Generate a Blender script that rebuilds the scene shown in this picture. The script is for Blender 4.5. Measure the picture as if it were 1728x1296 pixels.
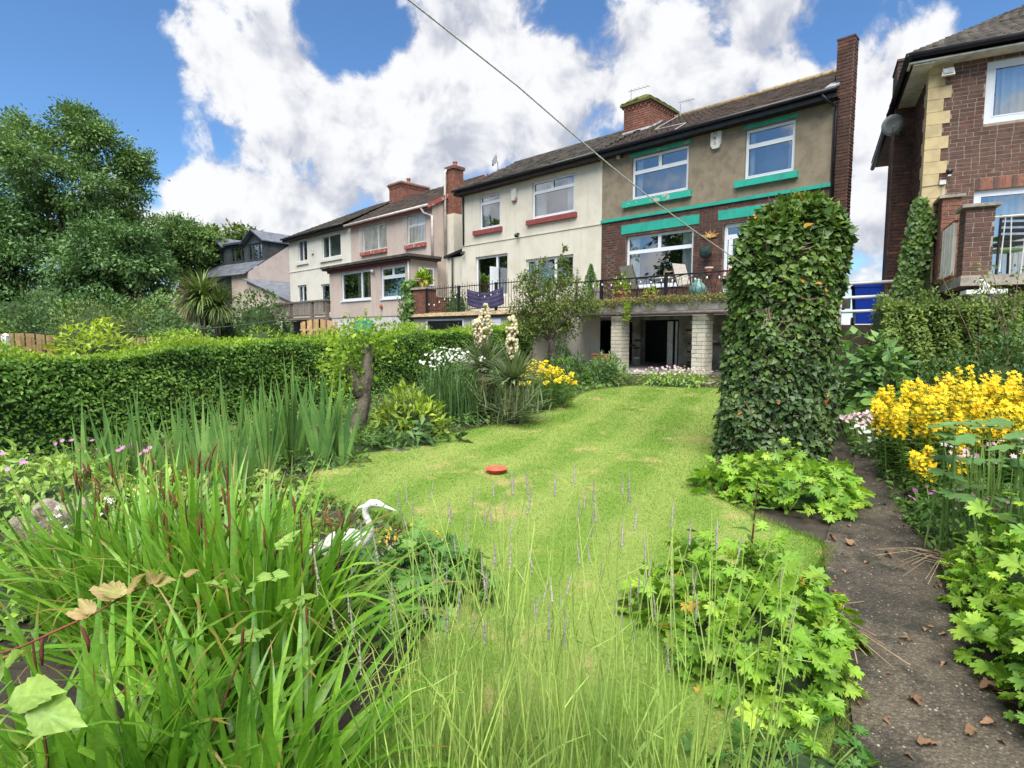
import bpy, math, random
import numpy as np
from mathutils import Matrix, Vector

for o in list(bpy.data.objects):
    bpy.data.objects.remove(o)
S = bpy.context.scene
COL = S.collection
R = math.radians
EYE = 1.6
PITCH = math.atan(86 / 960.)

# ------------------------------------------------------------------ camera, sky, sun, exposure
cam = bpy.data.objects.new('camera', bpy.data.cameras.new('camera'))
COL.objects.link(cam)
cam.location = (0, 0, EYE)
cam.rotation_euler = (R(90) - PITCH, 0, 0)
cam.data.sensor_width = 36
cam.data.lens = 20.0
cam.data.clip_start = 0.05
cam.data.clip_end = 2000
S.camera = cam
S.render.resolution_x, S.render.resolution_y = 1024, 768

SUN_EL, SUN_AZ = 59, 182          # azimuth clockwise from +Y, the way the camera looks
EXPOSURE = 2.48
S.view_settings.view_transform = 'Standard'
S.view_settings.look = 'None'
S.view_settings.gamma = 1
S.view_settings.exposure = EXPOSURE
try:
    S.view_settings.use_curve_mapping = False
except Exception:
    pass
S.cycles.max_bounces = 6
S.cycles.glossy_bounces = 2
S.cycles.transparent_max_bounces = 12
S.cycles.diffuse_bounces = 3

sun = bpy.data.objects.new('sun', bpy.data.lights.new('sun', 'SUN'))
COL.objects.link(sun)
sun.data.energy = 1.5
sun.data.angle = R(60)
sun.data.color = (1, .965, .9)
sd = Vector((math.sin(R(SUN_AZ)) * math.cos(R(SUN_EL)), math.cos(R(SUN_AZ)) * math.cos(R(SUN_EL)), math.sin(R(SUN_EL))))
sun.rotation_euler = (-sd).to_track_quat('-Z', 'Y').to_euler()
sun.location = (-10, -12, 25)

W = bpy.data.worlds.new('World')
S.world = W
W.use_nodes = True


class NT:
    """small helper to write node trees as expressions"""
    def __init__(s, tree):
        s.t = tree
        tree.nodes.clear()

    def n(s, typ, inp=None, **kw):
        nd = s.t.nodes.new(typ)
        for k, v in kw.items():
            setattr(nd, k, v)
        for k, v in (inp or {}).items():
            sk = nd.inputs[k]
            if isinstance(v, bpy.types.NodeSocket):
                s.t.links.new(v, sk)
            elif isinstance(v, bpy.types.Node):
                s.t.links.new(v.outputs[0], sk)
            else:
                sk.default_value = v
        return nd

    def math(s, op, a, b=0., c=0., clamp=False):
        nd = s.n('ShaderNodeMath', {0: a, 1: b, 2: c}, operation=op)
        nd.use_clamp = clamp
        return nd.outputs[0]

    def mix(s, f, a, b, mode='MIX'):
        nd = s.t.nodes.new('ShaderNodeMix')
        nd.data_type = 'RGBA'
        nd.blend_type = mode
        for k, v in ((0, f), (6, a), (7, b)):
            if isinstance(v, bpy.types.NodeSocket):
                s.t.links.new(v, nd.inputs[k])
            else:
                nd.inputs[k].default_value = v if k == 0 else (*v[:3], 1)
        return nd.outputs[2]

    def noise(s, vec, scale, detail=4, rough=.55, dist=0.):
        i = {'Scale': scale, 'Detail': detail, 'Roughness': rough, 'Distortion': dist}
        if vec is not None:
            i['Vector'] = vec
        return s.n('ShaderNodeTexNoise', i).outputs[0]

    def maprange(s, v, a, b, c=0., d=1., smooth=False):
        nd = s.n('ShaderNodeMapRange', {0: v, 1: a, 2: b, 3: c, 4: d})
        nd.interpolation_type = 'SMOOTHSTEP' if smooth else 'LINEAR'
        return nd.outputs[0]


def pixdir(x, y):
    a, b = (x - 864) / 960., -(y - 648) / 960.
    v = Vector((a, math.cos(PITCH) + b * math.sin(PITCH), -math.sin(PITCH) + b * math.cos(PITCH)))
    return v.normalized()


def build_sky():
    t = NT(W.node_tree)
    tc = t.n('ShaderNodeTexCoord')
    d = tc.outputs['Generated']
    sky = t.n('ShaderNodeTexSky')
    sky.sky_type = 'NISHITA'
    sky.sun_disc = False
    sky.sun_elevation = R(SUN_EL)
    sky.sun_rotation = R(SUN_AZ)
    sky.air_density = 1.0
    sky.dust_density = .15
    sky.ozone_density = 2.5
    # cumulus: fractal noise over the sky directions, with the banks and gaps of this afternoon
    banks = [(330, 130, 95, .2), (430, 75, 105, .22), (500, 190, 110, .2), (400, 190, 90, .14), (620, 215, 110, .12),
             (760, 70, 120, .22), (830, 150, 140, .22), (690, 170, 100, .17), (370, 315, 85, .2), (440, 350, 95, .2),
             (520, 350, 70, .1), (960, 190, 110, .15), (1090, 150, 120, .22), (1170, 120, 80, .16), (960, 80, 50, .12),
             (1290, 45, 90, .17), (1320, 160, 100, .18), (1470, 130, 120, .24), (1480, 250, 120, .2), (1590, 60, 50, .1),
             (1470, 360, 80, .1), (1060, 20, 60, .08), (880, 260, 110, .12), (700, 290, 110, .06), (1560, 110, 80, .16),
             (800, -60, 150, .12), (330, 10, 30, .1), (640, 280, 130, .15), (760, 240, 110, .12), (1490, 380, 110, .12),
             (90, 110, 170, -.4), (205, 210, 80, -.35), (60, 300, 130, -.2), (600, 40, 75, -.19), (560, 110, 35, -.12), (520, 10, 45, -.12), (680, 60, 40, -.1),
             (960, 20, 80, -.24), (1400, 70, 42, -.3), (1215, 75, 34, -.15), (270, 265, 45, -.3), (1660, 15, 70, -.25),
             (560, 290, 60, -.1), (150, -60, 160, -.3), (640, 105, 32, -.12), (1215, 215, 26, -.1), (1450, 420, 50, -.1),
             (250, 330, 40, -.25)]
    bias = None
    for x, y, r, w in banks:
        c = pixdir(x, y)
        rr = 1.35 * r / 960. * (960. / math.sqrt(960 ** 2 + (x - 864) ** 2 + (y - 648) ** 2)) ** 1.2
        ds = t.n('ShaderNodeVectorMath', {0: d, 1: tuple(c)}, operation='DISTANCE').outputs['Value']
        m = t.maprange(ds, 0., rr, w, 0., True)
        bias = m if bias is None else t.math('ADD', bias, m)
    warp = t.n('ShaderNodeTexNoise', {'Vector': d, 'Scale': 5., 'Detail': 2.}).outputs['Color']
    wv = t.n('ShaderNodeVectorMath', {0: warp, 1: (.5, .5, .5)}, operation='SUBTRACT').outputs[0]
    wv = t.n('ShaderNodeVectorMath', {0: wv, 'Scale': .10}, operation='SCALE').outputs[0]
    p = t.n('ShaderNodeVectorMath', {0: d, 1: wv}, operation='ADD').outputs[0]
    big = t.noise(p, 5.5, 7, .6)
    big = t.math('ADD', t.math('MULTIPLY', t.math('SUBTRACT', big, .5), 1.7), .5)
    den = t.math('ADD', big, t.math('ADD', t.math('MULTIPLY', bias, 1.05), .025))
    alpha = t.maprange(den, .46, .66, 0, 1, True)
    # shading: denser straight above than here = we look at a shaded underside
    p2 = t.n('ShaderNodeVectorMath', {0: p, 1: (-.015, .0, .045)}, operation='ADD').outputs[0]
    up = t.noise(p2, 5.5, 4, .6)
    up = t.math('ADD', t.math('MULTIPLY', t.math('SUBTRACT', up, .5), 1.7), .5)
    sh = t.math('SUBTRACT', up, big)
    fine = t.noise(p, 14., 4, .6)
    sh = t.math('ADD', t.math('MULTIPLY', sh, 1.5), t.math('MULTIPLY', t.math('SUBTRACT', fine, .5), -.5))
    sh = t.math('ADD', sh, t.maprange(alpha, .3, 1., .22, 0.))
    shade = t.maprange(sh, -.16, .4, 0, 1, True)
    cloud = t.mix(shade, CLOUD_LIT, CLOUD_DARK)
    base = t.n('ShaderNodeVectorMath', {0: sky.outputs[0], 'Scale': 1.0}, operation='SCALE').outputs[0]
    base = t.mix(1., base, SKY_TINT, 'MULTIPLY')
    c = t.mix(alpha, base, cloud)
    bg = t.n('ShaderNodeBackground', {'Color': c, 'Strength': SKY_STRENGTH})
    t.n('ShaderNodeOutputWorld', {'Surface': bg})


SKY_STRENGTH = .054
CLOUD_LIT = (3.25, 3.28, 3.35)
CLOUD_DARK = (1.75, 1.86, 2.2)
SKY_TINT = (.36, .49, .6)
build_sky()

# ------------------------------------------------------------------ materials
MATS = {}
FOL = 1.28


def newmat(name):
    m = bpy.data.materials.new(name)
    m.use_nodes = True
    MATS[name] = m
    return m, NT(m.node_tree)


def rnd(t):
    """one random number for each object and each loose piece of a mesh"""
    a = t.n('ShaderNodeObjectInfo').outputs['Random']
    b = t.n('ShaderNodeNewGeometry').outputs['Random Per Island']
    return t.math('FRACT', t.math('ADD', a, t.math('MULTIPLY', b, 7.31)))


def solid(name, col, rough=.7, var=.12, scale=6., bump=0., bscale=40., metal=0., col2=None, lo=.4, hi=.65, pieces=0., spec=.4, streak=0.):
    m, t = newmat(name)
    tc = t.n('ShaderNodeTexCoord').outputs['Object']
    n = t.noise(tc, scale, 6, .6)
    c2 = col2 if col2 else tuple(x * (1 - var * 2) for x in col)
    c1 = col if col2 else tuple(min(1, x * (1 + var)) for x in col)
    c = t.mix(t.maprange(n, lo, hi, 0, 1, True), c1, c2)
    if streak:
        sv = t.n('ShaderNodeMapping', {'Vector': tc, 'Scale': (3., 3., .25)})
        s2 = t.noise(sv.outputs[0], 2.2, 6, .7)
        c = t.mix(t.maprange(s2, .5, .75, 0, streak, True), c, tuple(x * .45 for x in col))
    if pieces:
        hsv = t.n('ShaderNodeHueSaturation', {'Color': c, 'Value': t.maprange(rnd(t), 0, 1, 1 - pieces, 1 + pieces)})
        c = hsv.outputs[0]
    inp = {'Base Color': c, 'Roughness': rough, 'Metallic': metal, 'Specular IOR Level': spec}
    if bump:
        bn = t.noise(tc, bscale, 5, .6)
        inp['Normal'] = t.n('ShaderNodeBump', {'Strength': bump, 'Distance': .02, 'Height': bn}).outputs[0]
    b = t.n('ShaderNodeBsdfPrincipled', inp)
    t.n('ShaderNodeOutputMaterial', {'Surface': b})
    return m


def ramp(t, f, cols):
    nd = t.n('ShaderNodeValToRGB', {'Fac': f})
    cr = nd.color_ramp
    while len(cr.elements) < len(cols):
        cr.elements.new(.5)
    for i, c in enumerate(cols):
        cr.elements[i].position = i / (len(cols) - 1)
        cr.elements[i].color = (*c, 1)
    return nd.outputs[0]


NEAR = {'geranium': 'leaf', 'geranium_dark': 'leaf', 'bramble': 'leaf', 'bramble_tan': 'leaf', 'anemone': 'leaf', 'ivy_leaf': 'leaf', 'ivy_old': 'leaf', 'mid_leaf': 'leaf', 'dark_leaf': 'leaf',
        'hydrangea': 'leaf', 'skimmia': 'leaf', 'lily_blade': 'blade', 'iris_blade': 'blade', 'yucca_blade': 'blade'}


def leafmat(name, cols, trans=.3, rough=.45, patch=.35, pscale=2.5, spec=.35, near=None):
    if near is None and name in NEAR:
        leafmat(name, cols, trans, rough, patch, pscale, spec, '')
        return leafmat(name, cols, trans, rough, patch, pscale, spec, NEAR[name])
    m, t = newmat(name + '_n' if near else name)
    c = ramp(t, rnd(t), [tuple(min(.85, q * FOL) for q in (k[0] * 1.1, k[1], k[2] * .85)) if max(k) < .5 else k for k in cols])
    tc = t.n('ShaderNodeNewGeometry').outputs['Position']
    n = t.noise(tc, pscale, 3, .6)
    c = t.n('ShaderNodeHueSaturation', {'Color': c, 'Value': t.maprange(n, .3, .7, 1 - patch, 1 + patch),
                                        'Hue': t.maprange(n, .3, .7, .515, .49)}).outputs[0]
    n2 = t.noise(tc, 70., 2, .5)
    c = t.n('ShaderNodeHueSaturation', {'Color': c, 'Value': t.maprange(n2, .3, .7, .85, 1.15)}).outputs[0]
    if near:
        # veins, browned tips and spots of a single leaf, in the leaf's own coordinates
        oc = t.n('ShaderNodeTexCoord').outputs['Object']
        sp = t.n('ShaderNodeSeparateXYZ', {0: oc})
        ax = t.math('ABSOLUTE', sp.outputs[0])
        if near == 'leaf':
            rib = t.maprange(ax, .0, .028, .45, 0.)
            q = t.math('FRACT', t.math('MULTIPLY', t.math('SUBTRACT', sp.outputs[1], t.math('MULTIPLY', ax, .9)), 6.))
            side = t.maprange(t.math('ABSOLUTE', t.math('SUBTRACT', q, .5)), .0, .12, .22, 0.)
            c = t.mix(t.math('MAXIMUM', rib, side), c, tuple(min(.7, x * 1.9 + .03) for x in cols[0]))
            sn = t.noise(t.n('ShaderNodeVectorMath', {0: oc, 1: t.n('ShaderNodeObjectInfo').outputs['Random']}, operation='ADD').outputs[0], 7., 3, .6)
            c = t.mix(t.maprange(sn, .66, .74, 0, .5, True), c, (.2, .13, .03))
        else:
            rib = t.maprange(ax, .0, .003, .4, 0.)
            c = t.mix(rib, c, tuple(min(.7, x * 1.7 + .03) for x in cols[0]))
            tip = t.math('ADD', sp.outputs[2], t.math('MULTIPLY', t.n('ShaderNodeObjectInfo').outputs['Random'], .12))
            ln_ = t.math('ADD', t.math('ABSOLUTE', sp.outputs[1]), tip)
            c = t.mix(t.maprange(ln_, 1.04, 1.12, 0, .8, True), c, (.28, .17, .05))
    b = t.n('ShaderNodeBsdfPrincipled', {'Base Color': c, 'Roughness': rough, 'Specular IOR Level': spec})
    tr = t.n('ShaderNodeBsdfTranslucent', {'Color': t.mix(1., c, (1.25, 1.2, .6), 'MULTIPLY')})
    mx = t.n('ShaderNodeMixShader', {0: trans, 1: b.outputs[0], 2: tr.outputs[0]})
    t.n('ShaderNodeOutputMaterial', {'Surface': mx})
    return m


def brickmat(name, cols, spots=None):
    m, t = newmat(name)
    tc = t.n('ShaderNodeNewGeometry').outputs['Position']
    c = ramp(t, rnd(t), cols)
    n = t.noise(tc, 9., 6, .65)
    c = t.n('ShaderNodeHueSaturation', {'Color': c, 'Value': t.maprange(n, .3, .7, .7, 1.3)}).outputs[0]
    n3 = t.noise(tc, .9, 4, .6)
    c = t.mix(t.maprange(n3, .45, .7, 0, .4, True), c, (.035, .025, .022))
    n4 = t.noise(tc, 2.6, 5, .7)
    c = t.mix(t.maprange(n4, .62, .74, 0, .35, True), c, (.3, .24, .18))
    bn = t.noise(tc, 120., 4, .6)
    b = t.n('ShaderNodeBsdfPrincipled', {'Base Color': c, 'Roughness': .85, 'Specular IOR Level': .25,
            'Normal': t.n('ShaderNodeBump', {'Strength': .4, 'Distance': .01, 'Height': bn}).outputs[0]})
    t.n('ShaderNodeOutputMaterial', {'Surface': b})
    return m


def glassmat(name, refl=.33, tint=(.75, .8, .82)):
    m, t = newmat(name)
    g = t.n('ShaderNodeBsdfGlossy', {'Color': (.95, .97, 1, 1), 'Roughness': .015})
    tr = t.n('ShaderNodeBsdfTransparent', {'Color': (*tint, 1)})
    lw = t.n('ShaderNodeLayerWeight', {'Blend': .35}).outputs['Fresnel']
    f = t.math('ADD', t.math('MULTIPLY', lw, .5), refl, clamp=True)
    mx = t.n('ShaderNodeMixShader', {0: f, 1: tr.outputs[0], 2: g.outputs[0]})
    t.n('ShaderNodeOutputMaterial', {'Surface': mx})
    return m


# setting
solid('soil', (.055, .042, .03), .95, scale=7, col2=(.03, .024, .017), bump=.9, bscale=35)
solid('concrete', (.34, .32, .28), .9, scale=4, col2=(.2, .19, .165), bump=.4, bscale=60)
solid('stone', (.3, .28, .24), .9, scale=8, col2=(.12, .11, .095), bump=.7, bscale=30, pieces=.2)
# houses
solid('cream_render', (.63, .59, .485), .9, scale=1.2, col2=(.55, .51, .41), bump=.25, bscale=60, streak=.3)
solid('white_render', (.66, .635, .55), .9, scale=1.2, col2=(.6, .57, .49), bump=.15, bscale=90, streak=.22)
solid('pink_render', (.52, .425, .365), .9, scale=1.2, col2=(.45, .37, .315), bump=.2, bscale=80, streak=.3)
solid('pebbledash', (.3, .245, .17), .95, scale=3.5, col2=(.22, .18, .127), bump=1., bscale=110, streak=.35)
solid('white_paint', (.7, .7, .68), .45, var=.05, scale=3)
solid('dirty_white', (.62, .61, .56), .7, scale=5, col2=(.45, .43, .38), streak=.3)
solid('white_brick', (.6, .56, .44), .85, scale=5, col2=(.5, .465, .36), bump=.4, bscale=60, pieces=.1)
solid('upvc', (.66, .69, .72), .3, var=.03, scale=2)
m, t = newmat('green_paint')
tc = t.n('ShaderNodeTexCoord').outputs['Object']
c = t.mix(t.maprange(t.noise(tc, 3., 6, .6), .35, .7), (.014, .37, .27), (.02, .27, .2))
c = t.mix(t.maprange(t.noise(tc, 9., 8, .7), .66, .7), c, (.4, .37, .29))
sv = t.n('ShaderNodeMapping', {'Vector': tc, 'Scale': (6., 6., .6)})
c = t.mix(t.maprange(t.noise(sv.outputs[0], 2.5, 6, .7), .52, .75, 0, .5, True), c, (.03, .09, .07))
b = t.n('ShaderNodeBsdfPrincipled', {'Base Color': c, 'Roughness': .55})
t.n('ShaderNodeOutputMaterial', {'Surface': b})
m, t = newmat('worn_green')
tc = t.n('ShaderNodeTexCoord').outputs['Object']
n = t.noise(tc, 5., 8, .65)
c = t.mix(t.maprange(n, .56, .6), (.015, .36, .26), (.45, .4, .3))
b = t.n('ShaderNodeBsdfPrincipled', {'Base Color': c, 'Roughness': .6})
t.n('ShaderNodeOutputMaterial', {'Surface': b})
solid('red_paint', (.26, .06, .055), .6, scale=8, col2=(.2, .05, .045), bump=.3)
m, t = newmat('worn_red')
tc = t.n('ShaderNodeTexCoord').outputs['Object']
n = t.noise(tc, 6., 8, .65)
c = t.mix(t.maprange(n, .55, .6), (.3, .075, .06), (.4, .3, .25))
b = t.n('ShaderNodeBsdfPrincipled', {'Base Color': c, 'Roughness': .7})
t.n('ShaderNodeOutputMaterial', {'Surface': b})
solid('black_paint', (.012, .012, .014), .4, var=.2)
solid('dark_timber', (.035, .025, .022), .8, var=.3, scale=20)
solid('undercroft_shaded', (.3, .28, .23), .9, scale=3, col2=(.15, .13, .1), bump=.4, bscale=40, streak=.5)  # dirty grey, darkened to put the undercroft's shade into the wall colour
solid('grit', (.2, .175, .135), .9, scale=30, col2=(.09, .08, .065), pieces=.6)
solid('roof_tile', (.085, .06, .047), .9, scale=3, col2=(.046, .036, .03), bump=.5, bscale=60, pieces=.28)
solid('roof_tile_grey', (.1, .085, .07), .9, scale=2.5, col2=(.05, .046, .04), bump=.5, bscale=60, pieces=.25)
solid('slate', (.16, .175, .2), .55, scale=3, col2=(.1, .11, .125), pieces=.1)
solid('dark_cladding', (.06, .068, .078), .6, scale=4, col2=(.04, .046, .053), pieces=.06)
solid('ridge_tile', (.34, .25, .13), .9, scale=10, col2=(.16, .12, .07), bump=.5)
solid('lead', (.3, .31, .33), .6, scale=6, col2=(.2, .2, .22))
solid('moss', (.13, .13, .03), 1., scale=20, col2=(.06, .07, .018), bump=1, bscale=60)
solid('mortar', (.33, .28, .215), .95, scale=12, col2=(.23, .19, .15), bump=.4)
solid('dark_mortar', (.17, .125, .1), .95, scale=6, col2=(.09, .065, .055), bump=.4)
solid('quoin_stone', (.52, .41, .22), .85, scale=5, col2=(.42, .33, .18), bump=.3, bscale=80, pieces=.06)
solid('ledge_stone', (.36, .32, .26), .9, scale=5, col2=(.22, .19, .15), bump=.4)
brickmat('brick_brown', [(.075, .042, .033), (.09, .047, .036), (.082, .044, .034), (.11, .055, .04), (.07, .04, .034), (.17, .075, .045)])
brickmat('brick_right', [(.105, .06, .047), (.125, .07, .053), (.095, .055, .046), (.14, .078, .058), (.115, .066, .052), (.14, .065, .05)])
brickmat('brick_red', [(.24, .1, .066), (.2, .088, .06), (.27, .115, .076), (.17, .08, .058)])
glassmat('glass', .3)
glassmat('glass_upper', .26)
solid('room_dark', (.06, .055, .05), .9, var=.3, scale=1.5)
solid('room_pale', (.5, .5, .48), .9, var=.1, scale=1.5)  # pale room colour put in to whiten the blue reflection in upper panes
solid('curtain', (.7, .74, .72), .9, var=.06, scale=3)
solid('curtain_beige', (.5, .45, .35), .9, var=.06, scale=3)
solid('blind', (.6, .55, .45), .8, var=.15, scale=3, pieces=.15)
solid('dark_red_cloth', (.08, .02, .025), .9)
solid('grey_frame', (.05, .056, .065), .5)
solid('grey_metal', (.33, .34, .35), .45, var=.1, metal=.3)
solid('dish_grey', (.34, .34, .35), .6, var=.1)
solid('pale_pipe', (.5, .46, .42), .6, var=.1, scale=6)
solid('brown_metal', (.1, .075, .068), .5, var=.15)
# timber
solid('fence_wood', (.5, .33, .15), .8, scale=8, col2=(.38, .24, .11), pieces=.15, streak=.2)
solid('old_wood', (.2, .165, .135), .9, scale=12, col2=(.11, .09, .075), pieces=.25, bump=.4)
solid('bark', (.15, .12, .092), .95, scale=9, col2=(.055, .045, .034), bump=1, bscale=30)
solid('bark_dark', (.07, .055, .042), .95, scale=12, col2=(.035, .028, .022), bump=1, bscale=30)
solid('twig', (.22, .16, .11), .9, scale=20, col2=(.14, .1, .07))
solid('log', (.3, .26, .2), .95, scale=14, col2=(.14, .12, .09), bump=1, bscale=30)
# objects
solid('terracotta', (.33, .12, .075), .8, scale=6, col2=(.33, .1, .06), bump=.2)
solid('red_plastic', (.62, .1, .06), .45, var=.1, scale=6)
solid('blue_plastic', (.015, .07, .55), .4, var=.1, scale=3)
solid('statue_white', (.66, .65, .62), .65, scale=14, col2=(.47, .46, .41), bump=.35, bscale=50)
solid('mesh_fabric', (.36, .33, .28), .85, var=.08, scale=20)
solid('celadon', (.13, .27, .22), .25, scale=6, col2=(.08, .17, .15))
solid('rope', (.42, .41, .38), .9, var=.15, scale=60)
solid('wire', (.25, .27, .28), .6)
solid('purple_cloth', (.055, .045, .1), .9, scale=5, col2=(.035, .03, .07))
solid('lilac_cloth', (.09, .078, .14), .9)
solid('bulb', (.8, .8, .75), .3)
solid('panel_white', (.78, .75, .65), .7, scale=5, col2=(.66, .62, .5), streak=.15)
solid('rust', (.25, .09, .035), .9, scale=12)
solid('teal', (.04, .42, .36), .5)
solid('gold_leaf', (.55, .33, .1), .5, var=.2, scale=30)
solid('topiary', (.012, .035, .03), .9, var=.4, scale=60, bump=1, bscale=90)
solid('core', (.022, .045, .014), 1., scale=14, col2=(.045, .07, .022), bump=1, bscale=20)
solid('core_brown', (.05, .042, .024), 1., scale=12, col2=(.022, .028, .012), bump=1, bscale=25)
solid('dead_leaf', (.22, .12, .06), .8, scale=25, col2=(.12, .07, .04), pieces=.35)
solid('dry_thatch', (.33, .25, .16), .95, scale=8, col2=(.2, .14, .08), pieces=.3)
# foliage
leafmat('hedge_leaf', [(.06, .135, .024), (.085, .185, .03), (.115, .24, .04), (.065, .155, .028), (.15, .28, .05)], .3, patch=.3)
leafmat('hedge_new', [(.15, .27, .025), (.2, .33, .03), (.12, .23, .025), (.25, .37, .05)], .4)
leafmat('hedge_r', [(.08, .14, .03), (.11, .18, .035), (.14, .21, .045), (.09, .15, .035)], .3)
leafmat('ivy_leaf', [(.036, .08, .018), (.055, .115, .024), (.08, .15, .03), (.042, .094, .022), (.12, .19, .036)], .2, .45, spec=.4)
leafmat('ivy_old', [(.03, .066, .024), (.045, .092, .03), (.062, .115, .036), (.085, .135, .046)], .15, .45, spec=.4)
leafmat('ivy_yellow', [(.3, .22, .04), (.36, .17, .05), (.25, .13, .05)], .3)
leafmat('tree_leaf', [(.068, .14, .05), (.088, .17, .058), (.112, .205, .068), (.075, .15, .052)], .25, patch=.45, pscale=.55)
leafmat('tree_dark', [(.05, .115, .042), (.068, .145, .05), (.085, .175, .058)], .2, patch=.45, pscale=.5)
leafmat('tree_bright', [(.06, .11, .025), (.085, .14, .03), (.11, .165, .035)], .3, patch=.4, pscale=.6)
leafmat('apple_leaf', [(.065, .11, .03), (.095, .145, .038), (.125, .175, .048), (.075, .125, .035)], .3)
leafmat('shrub_gold', [(.2, .31, .03), (.27, .38, .04), (.15, .25, .03)], .4)
leafmat('skimmia', [(.13, .22, .025), (.2, .3, .035), (.26, .35, .06), (.09, .17, .025)], .3)
leafmat('dark_leaf', [(.04, .09, .03), (.055, .12, .036), (.075, .15, .042)], .25)
leafmat('mid_leaf', [(.05, .12, .03), (.075, .155, .035), (.1, .19, .04), (.065, .13, .03)], .3)
leafmat('hydrangea', [(.06, .14, .045), (.085, .18, .055), (.11, .21, .06)], .3)
leafmat('geranium', [(.12, .27, .03), (.17, .34, .04), (.23, .41, .05), (.1, .23, .035), (.28, .43, .06)], .4)
leafmat('geranium_dark', [(.06, .16, .04), (.085, .2, .045), (.12, .25, .05)], .35)
leafmat('yellow_leaf', [(.4, .36, .06), (.42, .3, .06), (.36, .38, .06)], .4)
leafmat('iris_blade', [(.055, .14, .045), (.1, .21, .06), (.15, .28, .085), (.075, .17, .05), (.12, .24, .06)], .35, .4)
leafmat('lily_blade', [(.085, .22, .022), (.12, .28, .028), (.16, .34, .035), (.07, .18, .022), (.2, .37, .06)], .38, .35, spec=.5)
leafmat('lavender', [(.16, .26, .055), (.2, .31, .07), (.24, .35, .1)], .25, .7)
leafmat('lavender_leaf', [(.12, .22, .045), (.16, .27, .06), (.2, .32, .09)], .25, .7)
leafmat('lavender_flower', [(.15, .17, .13), (.19, .2, .17), (.22, .22, .21)], .1, .9)
leafmat('anemone', [(.06, .14, .05), (.085, .18, .06), (.11, .21, .07)], .25)
leafmat('bramble', [(.15, .27, .055), (.19, .32, .075), (.24, .36, .1)], .35)
leafmat('bramble_tan', [(.2, .22, .08), (.22, .17, .08), (.24, .25, .1)], .35)
leafmat('yucca_blade', [(.09, .14, .075), (.125, .18, .095), (.16, .22, .12), (.07, .115, .06)], .2)
leafmat('yucca_dead', [(.3, .23, .15), (.24, .18, .12), (.36, .28, .19)], .2)
leafmat('palm_blade', [(.06, .11, .035), (.09, .15, .045), (.13, .19, .06)], .2)
leafmat('yucca_flower', [(.6, .52, .33), (.66, .59, .4), (.54, .45, .27)], .25, .6)
leafmat('yellow_flower', [(.82, .58, .012), (.86, .66, .02), (.78, .5, .01)], .3, .6, patch=.15)
leafmat('white_flower', [(.8, .8, .76), (.75, .75, .7), (.82, .82, .8)], .3, .6, patch=.1)
leafmat('pink_flower', [(.62, .36, .45), (.7, .48, .54), (.75, .6, .62), (.55, .28, .4)], .3, .6, patch=.1)
leafmat('magenta_flower', [(.6, .2, .5), (.7, .3, .58)], .3, .6, patch=.1)
leafmat('red_leaf', [(.2, .03, .04), (.3, .05, .05)], .3)
leafmat('pod', [(.12, .04, .022), (.07, .028, .018), (.16, .065, .028), (.05, .04, .018)], .1, .7)
leafmat('green_stem', [(.1, .19, .05), (.13, .23, .06)], .2)
leafmat('sedum', [(.11, .17, .04), (.16, .14, .07), (.17, .2, .05), (.09, .15, .035), (.2, .13, .09)], .25)
leafmat('conifer_leaf', [(.14, .2, .045), (.18, .25, .06), (.11, .16, .04)], .25)
# ------------------------------------------------------------------ geometry helpers
def setkind(o, kind):
    o['kind'] = kind
    return o


def tag(o, label, cat, group=None):
    o['label'] = label
    o['category'] = cat
    if group:
        o['group'] = group
    return o


def thing(name, label, cat, loc=(0, 0, 0), rz=0., group=None):
    o = bpy.data.objects.new(name, None)
    o.empty_display_size = .1
    COL.objects.link(o)
    o.location = loc
    o.rotation_euler = (0, 0, rz)
    return tag(o, label, cat, group)


def mkmesh(name, V, F, mat, smooth=False):
    """V (n,3); F list of (m,k) index arrays, one per polygon size"""
    me = bpy.data.meshes.new(name)
    V = np.asarray(V, dtype=np.float32).reshape(-1, 3)
    F = [np.asarray(f, dtype=np.int32) for f in F if len(f)]
    me.vertices.add(len(V))
    me.vertices.foreach_set('co', V.ravel())
    idx = np.concatenate([f.ravel() for f in F])
    me.loops.add(len(idx))
    me.loops.foreach_set('vertex_index', idx)
    starts, s = [], 0
    for f in F:
        starts.append(s + np.arange(len(f)) * f.shape[1])
        s += f.size
    starts = np.concatenate(starts).astype(np.int32)
    me.polygons.add(len(starts))
    me.polygons.foreach_set('loop_start', starts)
    if smooth:
        me.polygons.foreach_set('use_smooth', np.ones(len(starts), dtype=bool))
    me.update(calc_edges=True)
    if mat:
        me.materials.append(MATS[mat])
    return me


def link(name, me, parent=None, M=None):
    o = bpy.data.objects.new(name, me)
    COL.objects.link(o)
    if parent:
        o.parent = parent
    if M is not None:
        o.matrix_basis = M
    return o


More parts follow.
